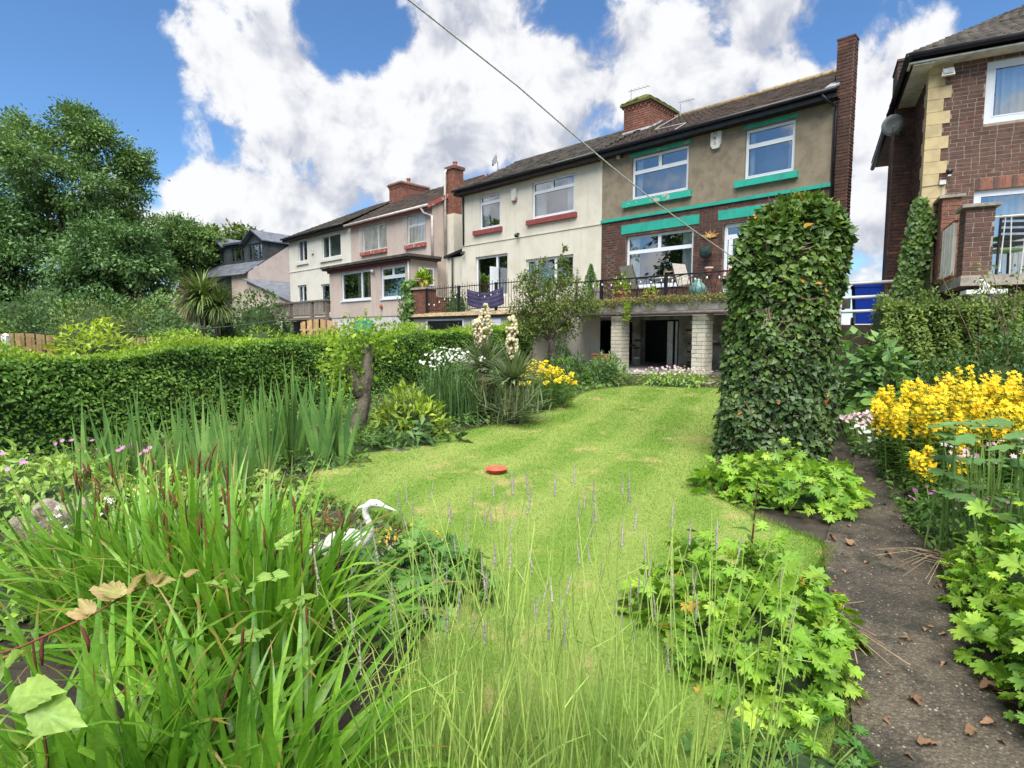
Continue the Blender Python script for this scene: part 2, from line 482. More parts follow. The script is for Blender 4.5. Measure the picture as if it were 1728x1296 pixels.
class MB:
    """collects faces, then builds ONE mesh object"""
    def __init__(s):
        s.v, s.f = [], []

    def poly(s, pts):
        n = len(s.v)
        s.v += [tuple(p) for p in pts]
        s.f.append(tuple(range(n, n + len(pts))))
        return s

    def box(s, a, b, skip=''):
        x0, y0, z0 = a
        x1, y1, z1 = b
        n = len(s.v)
        s.v += [(x0, y0, z0), (x1, y0, z0), (x1, y1, z0), (x0, y1, z0), (x0, y0, z1), (x1, y0, z1), (x1, y1, z1), (x0, y1, z1)]
        for k, f in (('b', (0, 3, 2, 1)), ('t', (4, 5, 6, 7)), ('f', (0, 1, 5, 4)), ('r', (1, 2, 6, 5)), ('k', (2, 3, 7, 6)), ('l', (3, 0, 4, 7))):
            if k not in skip:
                s.f.append(tuple(n + i for i in f))
        return s

    def prism(s, pts, d):
        """closed polygon pts (3d) pushed along d"""
        n, k = len(s.v), len(pts)
        d = Vector(d)
        s.v += [tuple(p) for p in pts] + [tuple(Vector(p) + d) for p in pts]
        s.f.append(tuple(n + i for i in reversed(range(k))))
        s.f.append(tuple(n + k + i for i in range(k)))
        for i in range(k):
            j = (i + 1) % k
            s.f.append((n + i, n + j, n + k + j, n + k + i))
        return s

    def tube(s, pts, rad, n=6, cap=True):
        pts = [Vector(p) for p in pts]
        if not hasattr(rad, '__len__'):
            rad = [rad] * len(pts)
        b = len(s.v)
        prev = None
        for i, p in enumerate(pts):
            d = (pts[min(i + 1, len(pts) - 1)] - pts[max(i - 1, 0)])
            d = d.normalized() if d.length else Vector((0, 0, 1))
            if prev is None:
                a = d.orthogonal().normalized()
            else:
                a = (prev - d * prev.dot(d))
                a = a.normalized() if a.length > 1e-6 else d.orthogonal().normalized()
            prev = a
            c = d.cross(a)
            for k in range(n):
                an = 2 * math.pi * k / n
                s.v.append(tuple(p + (a * math.cos(an) + c * math.sin(an)) * rad[i]))
        for i in range(len(pts) - 1):
            for k in range(n):
                k2 = (k + 1) % n
                s.f.append((b + i * n + k, b + i * n + k2, b + (i + 1) * n + k2, b + (i + 1) * n + k))
        if cap:
            s.f.append(tuple(b + k for k in reversed(range(n))))
            e = b + (len(pts) - 1) * n
            s.f.append(tuple(e + k for k in range(n)))
        return s

    def lathe(s, prof, c=(0, 0, 0), n=16, rx=1., ry=1.):
        b = len(s.v)
        for r, z in prof:
            for k in range(n):
                an = 2 * math.pi * k / n
                s.v.append((c[0] + r * rx * math.cos(an), c[1] + r * ry * math.sin(an), c[2] + z))
        for i in range(len(prof) - 1):
            for k in range(n):
                k2 = (k + 1) % n
                s.f.append((b + i * n + k, b + i * n + k2, b + (i + 1) * n + k2, b + (i + 1) * n + k))
        return s

    def build(s, name, mat, parent=None, smooth=False, loc=None):
        me = bpy.data.meshes.new(name)
        me.from_pydata(s.v, [], s.f)
        if smooth:
            me.polygons.foreach_set('use_smooth', [True] * len(me.polygons))
        me.update()
        me.materials.append(MATS[mat])
        o = link(name, me, parent)
        if loc:
            o.location = loc
        return o


def box(name, a, b, mat, parent=None):
    return MB().box(a, b).build(name, mat, parent)


def gz(y):
    return .045 * min(max(y, -6.), 13.4)


def gzv(y):
    return .045 * np.clip(y, -6., 13.4)


class Frame:
    def __init__(s, ang, o):
        a = R(ang)
        s.u = Vector((math.sin(a), -math.cos(a), 0))
        s.v = Vector((math.cos(a), math.sin(a), 0))
        s.o = Vector((o[0], o[1], 0))
        s.rz = a - math.pi / 2

    def p(s, u, v, z=0.):
        q = s.o + s.u * u + s.v * v
        return (q.x, q.y, z)


FA = Frame(45.7, (2.757, 17.86))       # the terrace
FB = Frame(62.0, (7.827, 11.07))       # the brick house on the right

# ------------------------------------------------------------------ ground, lawn, path
def sheet(name, V, F, mat):
    me = mkmesh(name, V, [F], mat, True)
    o = link(name, me)
    return setkind(o, 'structure')


ys = np.array([-40, -12, -6, -2, 0, 2, 4, 6, 8, 10, 12, 13.4, 20, 30, 60, 150, 600.])
xs = np.array([-600, -120, -50, -25, -12, -6, 0, 6, 12, 25, 50, 120, 600.])
V = [(x, y, gz(y) - .01 + (0 if abs(x) < 60 and y < 60 else .5)) for y in ys for x in xs]
n = len(xs)
F = [(j * n + i, j * n + i + 1, (j + 1) * n + i + 1, (j + 1) * n + i) for j in range(len(ys) - 1) for i in range(n - 1)]
sheet('ground', V, F, 'soil')

LAWN = [(-1.95, 5.1), (-1.8, 5.9), (-1.16, 6.68), (-.49, 7.3), (.14, 8.08), (.75, 8.9), (1.2, 10.28), (1.7, 11.), (2.5, 11.5), (3.1, 11.2), (4.3, 11.1),
        (4.2, 10.), (3.4, 8.45), (2.3, 6.4), (1.9, 5.4), (1.71, 4.78), (1.79, 4.29), (1.97, 3.95), (2.1, 3.7), (1.88, 3.39), (1.6, 3.1), (1.45, 2.6), (1.3, 2.1), (.8, 1.5), (.75, .9), (-.5, .9),
        (-.52, 1.9), (-.45, 2.5), (-.34, 3.03), (-.47, 3.5), (-.8, 4.15), (-1.4, 4.5)]


def smooth_loop(P, k=4):
    P = np.array(P, float)
    for _ in range(2):
        Q = np.empty((len(P) * 2, 2))
        nx = np.roll(P, -1, 0)
        Q[0::2] = P * .75 + nx * .25
        Q[1::2] = P * .25 + nx * .75
        P = Q
    return P


LP = smooth_loop(LAWN)


def inside(P, X, Y):
    c = np.zeros(len(X), bool)
    j = len(P) - 1
    for i in range(len(P)):
        xi, yi = P[i]
        xj, yj = P[j]
        if yi != yj:
            c ^= ((yi > Y) != (yj > Y)) & (X < (xj - xi) * (Y - yi) / (yj - yi) + xi)
        j = i
    return c


def lawn_colour(t, g):
    """mown bands up the garden, dry yellow patches, clover green"""
    n1 = t.noise(g, 1.1, 5, .6, .4)
    c = t.mix(t.maprange(n1, .42, .68, 0, 1, True), (.165, .275, .042), (.245, .33, .075))
    rot = t.n('ShaderNodeVectorRotate', {'Vector': g, 'Angle': R(24)}, rotation_type='Z_AXIS').outputs[0]
    sx = t.n('ShaderNodeSeparateXYZ', {0: rot})
    wob = t.math('ADD', sx.outputs[0], t.math('MULTIPLY', t.noise(g, 1.1, 3), .5))
    st = t.math('SINE', t.math('MULTIPLY', wob, 8.4))
    c = t.mix(t.maprange(st, -.5, .7, 0, .36, True), c, (.36, .42, .115))
    n2 = t.noise(g, 2.3, 6, .65)
    c = t.mix(t.maprange(n2, .54, .7, 0, .8, True), c, (.43, .37, .145))
    return c


def lawn_material():
    m, t = newmat('lawn')
    g = t.n('ShaderNodeNewGeometry').outputs['Position']
    c = lawn_colour(t, g)
    n3 = t.noise(g, 55., 4, .7)
    c = t.n('ShaderNodeHueSaturation', {'Color': c, 'Value': t.maprange(n3, .25, .75, .8, 1.2)}).outputs[0]
    h = t.noise(g, 120., 4, .7)
    b = t.n('ShaderNodeBsdfPrincipled', {'Base Color': c, 'Roughness': .9, 'Specular IOR Level': .15,
            'Normal': t.n('ShaderNodeBump', {'Strength': .8, 'Distance': .02, 'Height': h}).outputs[0]})
    t.n('ShaderNodeOutputMaterial', {'Surface': b})
    m, t = newmat('grass_blade')
    g = t.n('ShaderNodeNewGeometry').outputs['Position']
    c = lawn_colour(t, g)
    c = t.n('ShaderNodeHueSaturation', {'Color': c, 'Value': t.maprange(rnd(t), 0, 1, .94, 1.1)}).outputs[0]
    b = t.n('ShaderNodeBsdfPrincipled', {'Base Color': c, 'Roughness': .7, 'Specular IOR Level': .2})
    tr = t.n('ShaderNodeBsdfTranslucent', {'Color': c})
    mx = t.n('ShaderNodeMixShader', {0: .5, 1: b.outputs[0], 2: tr.outputs[0]})
    t.n('ShaderNodeOutputMaterial', {'Surface': mx})


lawn_material()


def path_material():
    m, t = newmat('path')
    g = t.n('ShaderNodeNewGeometry').outputs['Position']
    n1 = t.noise(g, 2.2, 6, .65, .3)
    c = t.mix(t.maprange(n1, .38, .64, 0, 1, True), (.03, .024, .017), (.088, .068, .044))
    v = t.n('ShaderNodeTexVoronoi', {'Vector': g, 'Scale': 75.})
    c2 = t.mix(t.maprange(v.outputs['Color'], .0, 1.), (.012, .011, .01), (.24, .21, .155))
    c = t.mix(t.math('MULTIPLY', t.maprange(v.outputs['Distance'], .1, .5, .75, .15), t.maprange(n1, .36, .55, .35, 1.)), c, c2)
    n2 = t.noise(g, 5., 5, .6)
    c = t.mix(t.maprange(n2, .52, .66, 0, .75, True), c, (.016, .017, .01))
    h = t.math('ADD', t.math('MULTIPLY', v.outputs['Distance'], -.6), t.noise(g, 30., 5, .6))
    b = t.n('ShaderNodeBsdfPrincipled', {'Base Color': c, 'Roughness': .8, 'Specular IOR Level': .4,
            'Normal': t.n('ShaderNodeBump', {'Strength': .9, 'Distance': .012, 'Height': h}).outputs[0]})
    t.n('ShaderNodeOutputMaterial', {'Surface': b})


path_material()


def flat(name, P, dz, mat, step=.3):
    """a sheet lying on the sloping ground: outline P"""
    P = np.asarray(P)
    n = len(P)
    V = [(x, y, gz(y) + dz) for x, y in P] + [(x, y, gz(y) - .03) for x, y in P]
    me = bpy.data.meshes.new(name)
    F = [tuple(range(n))] + [(i, n + i, n + (i + 1) % n, (i + 1) % n) for i in range(n)]
    me.from_pydata(V, [], F)
    me.materials.append(MATS[mat])
    me.update()
    o = link(name, me)
    return setkind(o, 'structure')


flat('lawn', LP, .025, 'lawn')
pl = [(4.75, 8.2), (4.42, 7.2), (3.42, 5.6), (2.5, 4.3), (2.05, 3.65), (1.76, 3.03), (1.53, 2.54), (1.36, 2.15), (1.02, 1.5), (.9, .5)]
pr = [(1.75, .5), (1.85, 1.5), (1.9, 1.9), (2.05, 2.4), (2.3, 2.85), (2.65, 3.47), (3.05, 4.29), (3.75, 5.4), (4.85, 7.06), (5.3, 8.2)]
flat('path', smooth_loop(pl + pr), .012, 'path')
flat('patio', [FA.p(u, v)[:2] for u, v in ((-.8, -3.3), (7.5, -3.3), (7.5, 2.5), (-.8, 2.5))], .03, 'concrete')


# ------------------------------------------------------------------ houses: walls, windows, bricks, roofs
def cut_cells(u0, u1, z0, z1, holes):
    us = sorted({u0, u1} | {min(max(h[i], u0), u1) for h in holes for i in (0, 1)})
    zs = sorted({z0, z1} | {min(max(h[i], z0), z1) for h in holes for i in (2, 3)})
    for a, b in zip(us, us[1:]):
        for c, d in zip(zs, zs[1:]):
            mu, mz = (a + b) / 2, (c + d) / 2
            if not any(h[0] < mu < h[1] and h[2] < mz < h[3] for h in holes):
                yield a, b, c, d


def wall(name, u0, u1, z0, z1, holes, mat, parent, v=0., th=.28):
    """front wall in the plane v, with real openings"""
    m = MB()
    for a, b, c, d in cut_cells(u0, u1, z0, z1, holes):
        m.poly([(a, v, c), (b, v, c), (b, v, d), (a, v, d)])
    for a, b, c, d in holes:
        m.poly([(a, v, c), (a, v, d), (a, v + th, d), (a, v + th, c)])
        m.poly([(b, v, d), (b, v, c), (b, v + th, c), (b, v + th, d)])
        m.poly([(a, v, d), (b, v, d), (b, v + th, d), (a, v + th, d)])
        m.poly([(b, v, c), (a, v, c), (a, v + th, c), (b, v + th, c)])
    return m.build(name, mat, parent)


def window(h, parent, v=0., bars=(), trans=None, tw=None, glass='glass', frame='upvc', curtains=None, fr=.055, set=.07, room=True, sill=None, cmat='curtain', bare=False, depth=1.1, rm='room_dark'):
    """h=(u0,u1,z0,z1); bars: mullions as fractions (below transom), tw: mullions above the transom"""
    u0, u1, z0, z1 = h
    root = bpy.data.objects.new('window', None)
    COL.objects.link(root)
    root.parent = parent
    a, b = v + set, v + set + .06
    m = MB()
    m.box((u0 + .004, a, z0 + .004), (u0 + fr, b, z1 - .004))
    m.box((u1 - fr, a, z0 + .004), (u1 - .004, b, z1 - .004))
    m.box((u0 + fr, a + .002, z1 - fr), (u1 - fr, b - .002, z1 - .004))
    m.box((u0 + fr, a + .002, z0 + .004), (u1 - fr, b - .002, z0 + fr))
    zt = z0 + (z1 - z0) * trans if trans else z1 - fr
    if trans:
        m.box((u0 + fr, a - .003, zt - fr * .55), (u1 - fr, b - .004, zt + fr * .55))
    rows = [(z0 + fr, zt - (fr * .55 if trans else 0), bars)]
    if trans:
        rows.append((zt + fr * .55, z1 - fr, tw if tw is not None else bars))
    cells = []
    for c, d, bs in rows:
        xs = [u0 + fr] + [u0 + (u1 - u0) * q for q in bs] + [u1 - fr]
        for q in xs[1:-1]:
            m.box((q - fr * .5, a + .003, c), (q + fr * .5, b - .003, d))
        for i in range(len(xs) - 1):
            cells.append((xs[i] + (fr * .5 if i else 0), xs[i + 1] - (fr * .5 if i < len(xs) - 2 else 0), c, d))
    m.build('frame', frame, root)
    for p, q, c, d in cells:
        g = .022
        MB().poly([(p - .004, v + set + .03, c - .004), (q + .004, v + set + .03, c - .004), (q + .004, v + set + .03, d + .004), (p - .004, v + set + .03, d + .004)]).build('pane', glass, root)
        s = MB()
        y0, y1 = a + .012, a - .004 if not bare else a + .008
        s.box((p, y1, c), (p + g, y0, d)).box((q - g, y1, c), (q, y0, d)).box((p + g, y1 + .001, d - g), (q - g, y0, d)).box((p + g, y1 + .001, c), (q - g, y0, c + g))
        s.build('glazing_bead', frame, root)
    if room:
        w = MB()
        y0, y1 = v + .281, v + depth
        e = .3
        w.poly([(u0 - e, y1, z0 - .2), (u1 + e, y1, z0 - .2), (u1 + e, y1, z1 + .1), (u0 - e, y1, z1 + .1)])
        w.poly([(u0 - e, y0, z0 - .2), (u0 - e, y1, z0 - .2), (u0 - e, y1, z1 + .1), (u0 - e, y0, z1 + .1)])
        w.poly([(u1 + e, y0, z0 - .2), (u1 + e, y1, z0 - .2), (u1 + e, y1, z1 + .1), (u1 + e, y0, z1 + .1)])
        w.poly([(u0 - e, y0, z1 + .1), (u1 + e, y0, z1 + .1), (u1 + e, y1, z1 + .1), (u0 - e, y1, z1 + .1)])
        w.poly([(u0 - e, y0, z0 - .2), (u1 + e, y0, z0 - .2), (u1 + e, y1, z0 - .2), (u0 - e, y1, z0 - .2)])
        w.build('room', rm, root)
    for cu0, cu1 in (curtains or ()):
        w = MB()
        k = max(6, int((cu1 - cu0) / .035))
        zz0, zz1 = z0 + .02, z1 - .03
        pts = [(cu0 + (cu1 - cu0) * i / k, v + .2 + .03 * math.sin(i * 1.9) + .012 * math.sin(i * 5.3)) for i in range(k + 1)]
        for (x0, y0), (x1, y1) in zip(pts, pts[1:]):
            w.poly([(x0, y0, zz0), (x1, y1, zz0), (x1, y1, zz1), (x0, y0, zz1)])
        w.build('curtain', cmat, root, True)
    if sill:
        MB().box((u0 - .01, v - .05, z0 - .045), (u1 + .01, v + set + .01, z0 + .002)).build('sill', sill, root)
    return root


UNIT = {}


def unit_box(mat):
    if mat not in UNIT:
        b = .04
        m = MB()
        # a brick with softened front arrises
        m.v = [(0, 1, 0), (1, 1, 0), (1, 1, 1), (0, 1, 1), (0, .3, 0), (1, .3, 0), (1, .3, 1), (0, .3, 1),
               (b * .5, 0, b), (1 - b * .5, 0, b), (1 - b * .5, 0, 1 - b), (b * .5, 0, 1 - b)]
        m.f = [(8, 9, 10, 11), (4, 5, 9, 8), (5, 6, 10, 9), (6, 7, 11, 10), (7, 4, 8, 11), (0, 1, 5, 4), (1, 2, 6, 5), (2, 3, 7, 6), (3, 0, 4, 7)]
        me = bpy.data.meshes.new('brick')
        me.from_pydata(m.v, [], m.f)
        me.materials.append(MATS[mat])
        UNIT[mat] = (me, np.array(m.v), np.array(m.f))
    return UNIT[mat]


def bricks(parent, mat, u0, u1, z0, z1, holes=(), v=0., axis='u', cap=300, proud=.012, course=.075, ln=.225, joint=.011, seed=1, near=None, side=1, jitter=.003):
    """brick by brick on the plane v (axis u) or on a return at u=v (axis v, running along v); biggest in view as single parts"""
    rg = random.Random(seed)
    me, UV, UF = unit_box(mat)
    L = []
    nrow = int(round((z1 - z0) / course))
    for r in range(nrow):
        za = z0 + r * course
        off = (0 if r % 2 else ln / 2) + rg.uniform(-.01, .01)
        x = u0 - off
        while x < u1 - .02:
            l = ln
            if rg.random() < .12:
                l = ln * .52
            a, b = max(x, u0), min(x + l, u1)
            x += l
            if b - a < .04:
                continue
            cz = za + course / 2
            segs = [(a, b)]
            for h in holes:
                if h[2] - .02 < cz < h[3] + .02:
                    ns = []
                    for p, q in segs:
                        if q <= h[0] or p >= h[1]:
                            ns.append((p, q))
                        else:
                            if p < h[0] - .03:
                                ns.append((p, h[0]))
                            if q > h[1] + .03:
                                ns.append((h[1], q))
                    segs = ns
            for p, q in segs:
                L.append((p + joint / 2, q - joint / 2, za + joint / 2, za + course - joint / 2, proud + rg.uniform(-jitter, jitter)))
    rg2 = near if near else (lambda u, z: -u)
    L.sort(key=lambda b: rg2((b[0] + b[1]) / 2, (b[2] + b[3]) / 2))
    Ms = []
    for a, b, c, d, pz in L:
        if axis == 'u':
            Ms.append(Matrix(((b - a, 0, 0, a), (0, pz, 0, v - pz), (0, 0, d - c, c), (0, 0, 0, 1))))
        else:   # return wall facing side (+1: towards +u, -1: towards -u)
            Ms.append(Matrix(((0, -pz * side, 0, v + pz * side), (b - a, 0, 0, a), (0, 0, d - c, c), (0, 0, 0, 1))))
    for M in Ms[:cap]:
        link('brick', me, parent, M)
    if len(Ms) > cap:
        A = np.array([np.array(M) for M in Ms[cap:]])
        VV = np.einsum('nij,kj->nki', A[:, :3, :3], UV) + A[:, None, :3, 3]
        FF = (UF[None] + (np.arange(len(A)) * len(UV))[:, None, None]).reshape(-1, 4)
        o = link('brickwork', mkmesh('brickwork', VV.reshape(-1, 3), [FF], mat), parent)
        setkind(o, 'stuff')


def tiles(parent, name, P00, P10, P01, P11, mat, tw=.22, tl=.24, thick=.028, roll=0., seed=3, clip=None):
    """roof slope between eaves P00-P10 and ridge P01-P11, laid tile by tile in overlapping courses (one mesh: far off)"""
    rg = np.random.default_rng(seed)
    P00, P10, P01, P11 = [np.array(p, float) for p in (P00, P10, P01, P11)]
    nv = max(2, int(np.linalg.norm(P01 - P00) / tl))
    nu = max(2, int(np.linalg.norm(P10 - P00) / tw))
    nrm = np.cross(P10 - P00, P01 - P00)
    nrm /= np.linalg.norm(nrm)
    if nrm[2] < 0:
        nrm = -nrm
    Vs, Fs = [], []
    for j in range(nv):
        t0, t1 = j / nv, min(1., (j + 1.25) / nv)
        a0, a1 = P00 + (P01 - P00) * t0, P10 + (P11 - P10) * t0
        b0, b1 = P00 + (P01 - P00) * t1, P10 + (P11 - P10) * t1
        i = np.arange(nu + 1)
        s0 = np.clip((i - (.5 if j % 2 else 0)) / nu, 0, 1)
        s1 = np.roll(s0, -1)
        s0, s1 = s0[:-1], s1[:-1]
        if j % 2:
            s0 = np.append(s0, s1[-1])
            s1 = np.append(s1, 1.)
        g = .004
        h = thick * (1 + rg.uniform(-.25, .35, len(s0)))[:, None]
        w = (a1 - a0)
        A = a0 + w * (s0[:, None] + g * 0) + nrm * h
        B = a0 + w * (s1[:, None]) - w / np.linalg.norm(w) * .012 + nrm * (h + rg.normal(0, .003, len(s0))[:, None])
        C = b0 + (b1 - b0) * s1[:, None] - w / np.linalg.norm(w) * .012 + nrm * .004
        D = b0 + (b1 - b0) * s0[:, None] + nrm * .004
        A2, B2 = A - nrm * (thick + .01), B - nrm * (thick + .01)
        base = sum(len(x) for x in Vs)
        q = np.stack([A, B, C, D, A2, B2], 1).reshape(-1, 3)
        Vs.append(q)
        k = np.arange(len(s0))[:, None] * 6 + base
        Fs.append(k + np.array([[0, 1, 2, 3]]))
        Fs.append(k + np.array([[4, 5, 1, 0]]))
    Vs = np.concatenate(Vs)
    Fs = np.concatenate(Fs)
    o = link(name, mkmesh(name, Vs, [Fs], mat), parent)
    return o
# ------------------------------------------------------------------ the terrace
def house(name, label, F, cat='house'):
    return thing(name, label, cat, F.p(0, 0, 0), F.rz)


def text_part(txt, parent, loc, size, mat, name='lettering', rot=(R(90), 0, 0)):
    cu = bpy.data.curves.new('lettering', 'FONT')
    cu.body = txt
    cu.size = size
    cu.align_x = 'CENTER'
    cu.align_y = 'CENTER'
    tmp = bpy.data.objects.new('tmp', cu)
    COL.objects.link(tmp)
    dg = bpy.context.evaluated_depsgraph_get()
    me = bpy.data.meshes.new_from_object(tmp.evaluated_get(dg))
    bpy.data.objects.remove(tmp)
    me.materials.clear()
    me.materials.append(MATS[mat])
    o = link(name, me, parent)
    o.location = loc
    o.rotation_euler = rot
    return o


def gutter(parent, u0, u1, z, v=-.36, r=.055, mat='black_paint', board=True, bmat='black_paint', h=.16):
    MB().tube([(u0, v, z), (u1, v, z)], r, 8).build('gutter', mat, parent, True)
    if board:
        box('fascia', (u0 + .02, v + .06, z - h), (u1 - .02, v + .085, z + .03), bmat, parent)
        box('soffit', (u0 + .02, v + .085, z - h + .01), (u1 - .02, -.001, z - h + .03), bmat, parent)


def pipe(parent, pts, mat='black_paint', r=.035, name='downpipe'):
    return MB().tube(pts, r, 8).build(name, mat, parent, True)


def aerial(parent, u, v, z, h, arm=.7, name='aerial', n=2):
    m = MB().tube([(u, v, z), (u, v, z + h)], .016, 5)
    for i in range(n):
        zz = z + h * (.97 - .3 * i)
        m.tube([(u - .1, v, zz), (u + arm, v, zz - .04)], .01, 4)
        for k in range(5):
            x = u + arm * (k + .5) / 5
            m.tube([(x, v - .15, zz - .02), (x, v + .15, zz - .02)], .005, 3)
    return m.build(name, 'grey_metal', parent)


def chimney(parent, u0, u1, v0, v1, z0, z1, mat='brick_red', seed=5, pots=1, moss=False, cap=120):
    root = bpy.data.objects.new('chimney', None)
    COL.objects.link(root)
    root.parent = parent
    box('core', (u0, v0, z0), (u1, v1, z1), 'dark_mortar', root)
    bricks(root, mat, u0, u1, z0, z1, v=v0, cap=cap, seed=seed)
    bricks(root, mat, v0, v1, z0, z1, v=u1, axis='v', cap=cap, seed=seed + 1)
    m = MB()
    # oversailing courses and dentils
    m.box((u0 - .05, v0 - .05, z1 - .001), (u1 + .05, v1 + .05, z1 + .07))
    m.box((u0 - .09, v0 - .09, z1 + .07), (u1 + .09, v1 + .09, z1 + .14))
    k = int((u1 - u0) / .16)
    for i in range(k):
        x = u0 + .02 + i * (u1 - u0 - .04) / k
        m.box((x, v0 - .045, z1 - .075), (x + .08, v0 + .01, z1 - .002))
    k = int((v1 - v0) / .16)
    for i in range(k):
        x = v0 + .02 + i * (v1 - v0 - .04) / k
        m.box((u1 - .01, x, z1 - .075), (u1 + .045, x + .08, z1 - .002))
    m.build('corbel', mat, root)
    if moss:
        rg = np.random.default_rng(seed)
        g = MB()
        nu, nv = 9, 13
        vs = [[(u0 - .08 + (u1 - u0 + .16) * i / nu, v0 - .08 + (v1 - v0 + .16) * j / nv,
                z1 + .14 + (.1 * math.sin(math.pi * i / nu) + .05) * (0 if i in (0, nu) or j in (0, nv) else 1) + rg.uniform(0, .05)) for j in range(nv + 1)] for i in range(nu + 1)]
        for i in range(nu):
            for j in range(nv):
                g.poly([vs[i][j], vs[i + 1][j], vs[i + 1][j + 1], vs[i][j + 1]])
        g.box((u0 - .1, v0 - .1, z1 + .06), (u1 + .1, v1 + .1, z1 + .139), 't')
        g.build('moss', 'moss', root)
    else:
        box('flaunching', (u0 - .06, v0 - .06, z1 + .14), (u1 + .06, v1 + .06, z1 + .19), 'concrete', root)
        for i in range(pots):
            c = v0 + (v1 - v0) * (i + .5) / pots
            MB().lathe([(.11, 0), (.12, .05), (.09, .1), (.09, .3), (.12, .32), (.12, .36), (.07, .36)], ((u0 + u1) / 2, c, z1 + .19), 12).build('chimney_pot', 'terracotta', root, True)
    return root


# ---- brown house: pebble-dashed above, brick below
BH = house('terraced_house', 'brown pebble-dashed end house with bright green sills and red brick ground floor', FA)
W1, W2 = (1.05, 2.83, 5.49, 6.68), (4.36, 5.55, 5.47, 6.67)
G1, G2 = (.88, 3.03, 2.94, 4.45), (3.86, 5.3, 2.45, 4.43)
wall('upper_wall', 0, 6.35, 4.97, 6.97, [W1, W2], 'pebbledash', BH)
gw = wall('ground_floor_wall', 0, 6.35, 2.1, 4.969, [G1, G2], 'dark_mortar', BH)
lint = [(.72, 3.2, 4.52, 4.79), (3.71, 5.5, 4.53, 4.79)]
bricks(gw, 'brick_brown', 0.01, 6.34, 2.42, 4.95, [G1, G2] + lint, cap=300, seed=11, near=lambda u, z: -u + (9 if u > 3.9 else 0), proud=.005, jitter=.002)
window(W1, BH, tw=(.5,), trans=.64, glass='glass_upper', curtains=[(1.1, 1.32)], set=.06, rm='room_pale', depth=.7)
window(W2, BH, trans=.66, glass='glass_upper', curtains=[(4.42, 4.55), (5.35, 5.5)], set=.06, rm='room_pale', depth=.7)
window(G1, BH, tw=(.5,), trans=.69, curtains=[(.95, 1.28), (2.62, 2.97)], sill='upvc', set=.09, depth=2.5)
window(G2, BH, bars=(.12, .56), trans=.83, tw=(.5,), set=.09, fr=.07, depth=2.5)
MB().box((.97, -.025, 6.70), (2.89, .05, 6.79)).build('lintel', 'worn_green', BH)
MB().box((4.32, -.025, 6.69), (5.6, .05, 6.78)).build('lintel', 'green_paint', BH)
MB().box((.79, -.11, 5.28), (2.96, .07, 5.445)).build('sill', 'worn_green', BH)
MB().box((4.15, -.11, 5.28), (5.66, .07, 5.435)).build('sill', 'green_paint', BH)
MB().box((.73, -.022, 4.53), (3.19, .05, 4.78)).build('lintel', 'green_paint', BH)
MB().box((3.72, -.022, 4.54), (5.5, .05, 4.78)).build('lintel', 'green_paint', BH)
MB().box((.0, -.055, 4.945), (6.38, .02, 5.03)).build('string_course', 'green_paint', BH)
gutter(BH, -.02, 6.5, 6.98)
tiles(BH, 'roof', (-.0, -.36, 6.98), (6.42, -.36, 6.98), (-.0, 3, 8.66), (5.55, 3, 8.66), 'roof_tile', .17, .17)
MB().poly([(-.0, 3, 8.62), (5.55, 3, 8.62), (4.7, 6.3, 6.97), (0, 6.3, 6.97)]).build('rear_roof', 'roof_tile', BH)
MB().tube([(.75, 3, 8.67), (5.55, 3, 8.67)], .09, 8).build('ridge', 'ridge_tile', BH, True)
m = MB()
m.poly([(6.35, 0, 2.1), (4.7, 6.2, 2.1), (4.7, 6.2, 6.97), (6.35, 0, 6.97)])
m.poly([(6.35, 0, 6.97), (4.7, 6.2, 6.97), (5.5, 3, 8.6)])
m.build('gable_wall', 'brick_brown', BH)
# stack on the gable corner, running up past the eaves
st = bpy.data.objects.new('chimney', None)
COL.objects.link(st)
st.parent = BH
box('core', (6.36, .03, 2.1), (6.7, .33, 8.14), 'dark_mortar', st)
bricks(st, 'brick_brown', 6.36, 6.7, 4.0, 8.14, v=.03, cap=160, seed=21, near=lambda u, z: -z)
bricks(st, 'brick_brown', .03, .33, 4.0, 8.14, v=6.7, axis='v', cap=0, seed=22)
MB().box((6.345, .015, 8.14), (6.72, .34, 8.18)).build('capping', 'brick_brown', st)
MB().prism([(6.2, -.2, 7.06), (6.45, -.2, 7.06), (6.45, .25, 7.3), (6.2, .25, 7.3)], (0, 0, .05)).build('flashing', 'lead', BH)
chimney(BH, -.72, .26, 2.2, 3.9, 8.15, 9.1, seed=31, moss=True)
MB().prism([(-.74, 2.12, 8.16), (.3, 2.12, 8.16), (.34, 2.95, 8.68), (.26, 2.95, 8.68), (.27, 2.19, 8.3), (-.74, 2.19, 8.3)], (0, -.02, .03)).build('flashing', 'lead', BH)
aerial(BH, -.55, 2.35, 8.4, 1.35)
aerial(BH, .98, 2.9, 8.6, .5, .5, n=1)
pipe(BH, [(6.2, -.36, 6.92), (6.3, -.3, 6.78), (6.42, -.06, 6.7), (6.42, -.05, 6.5), (6.42, -.05, 4.1)])
al = bpy.data.objects.new('alarm_box', None)
COL.objects.link(al)
al.parent = BH
m = MB()
m.prism([(3.48, -.002, 6.8), (3.76, -.002, 6.8), (3.76, -.002, 6.48), (3.7, -.002, 6.38), (3.54, -.002, 6.38), (3.48, -.002, 6.48)], (0, -.09, 0))
m.build('case', 'dirty_white', al)
for i, ch in enumerate('MRS'):
    text_part(ch, al, (3.6, -.094, 6.74 - i * .115), .13, 'black_paint')
pl_ = bpy.data.objects.new('security_light', None)
COL.objects.link(pl_)
pl_.parent = BH
box('case', (.56, -.1, 6.74), (.67, -.002, 6.83), 'dirty_white', pl_)
MB().lathe([(.0, 0), (.04, .01), (.05, .06), (.03, .08)], (.74, -.08, 6.74), 10).build('lamp', 'black_paint', pl_, True)
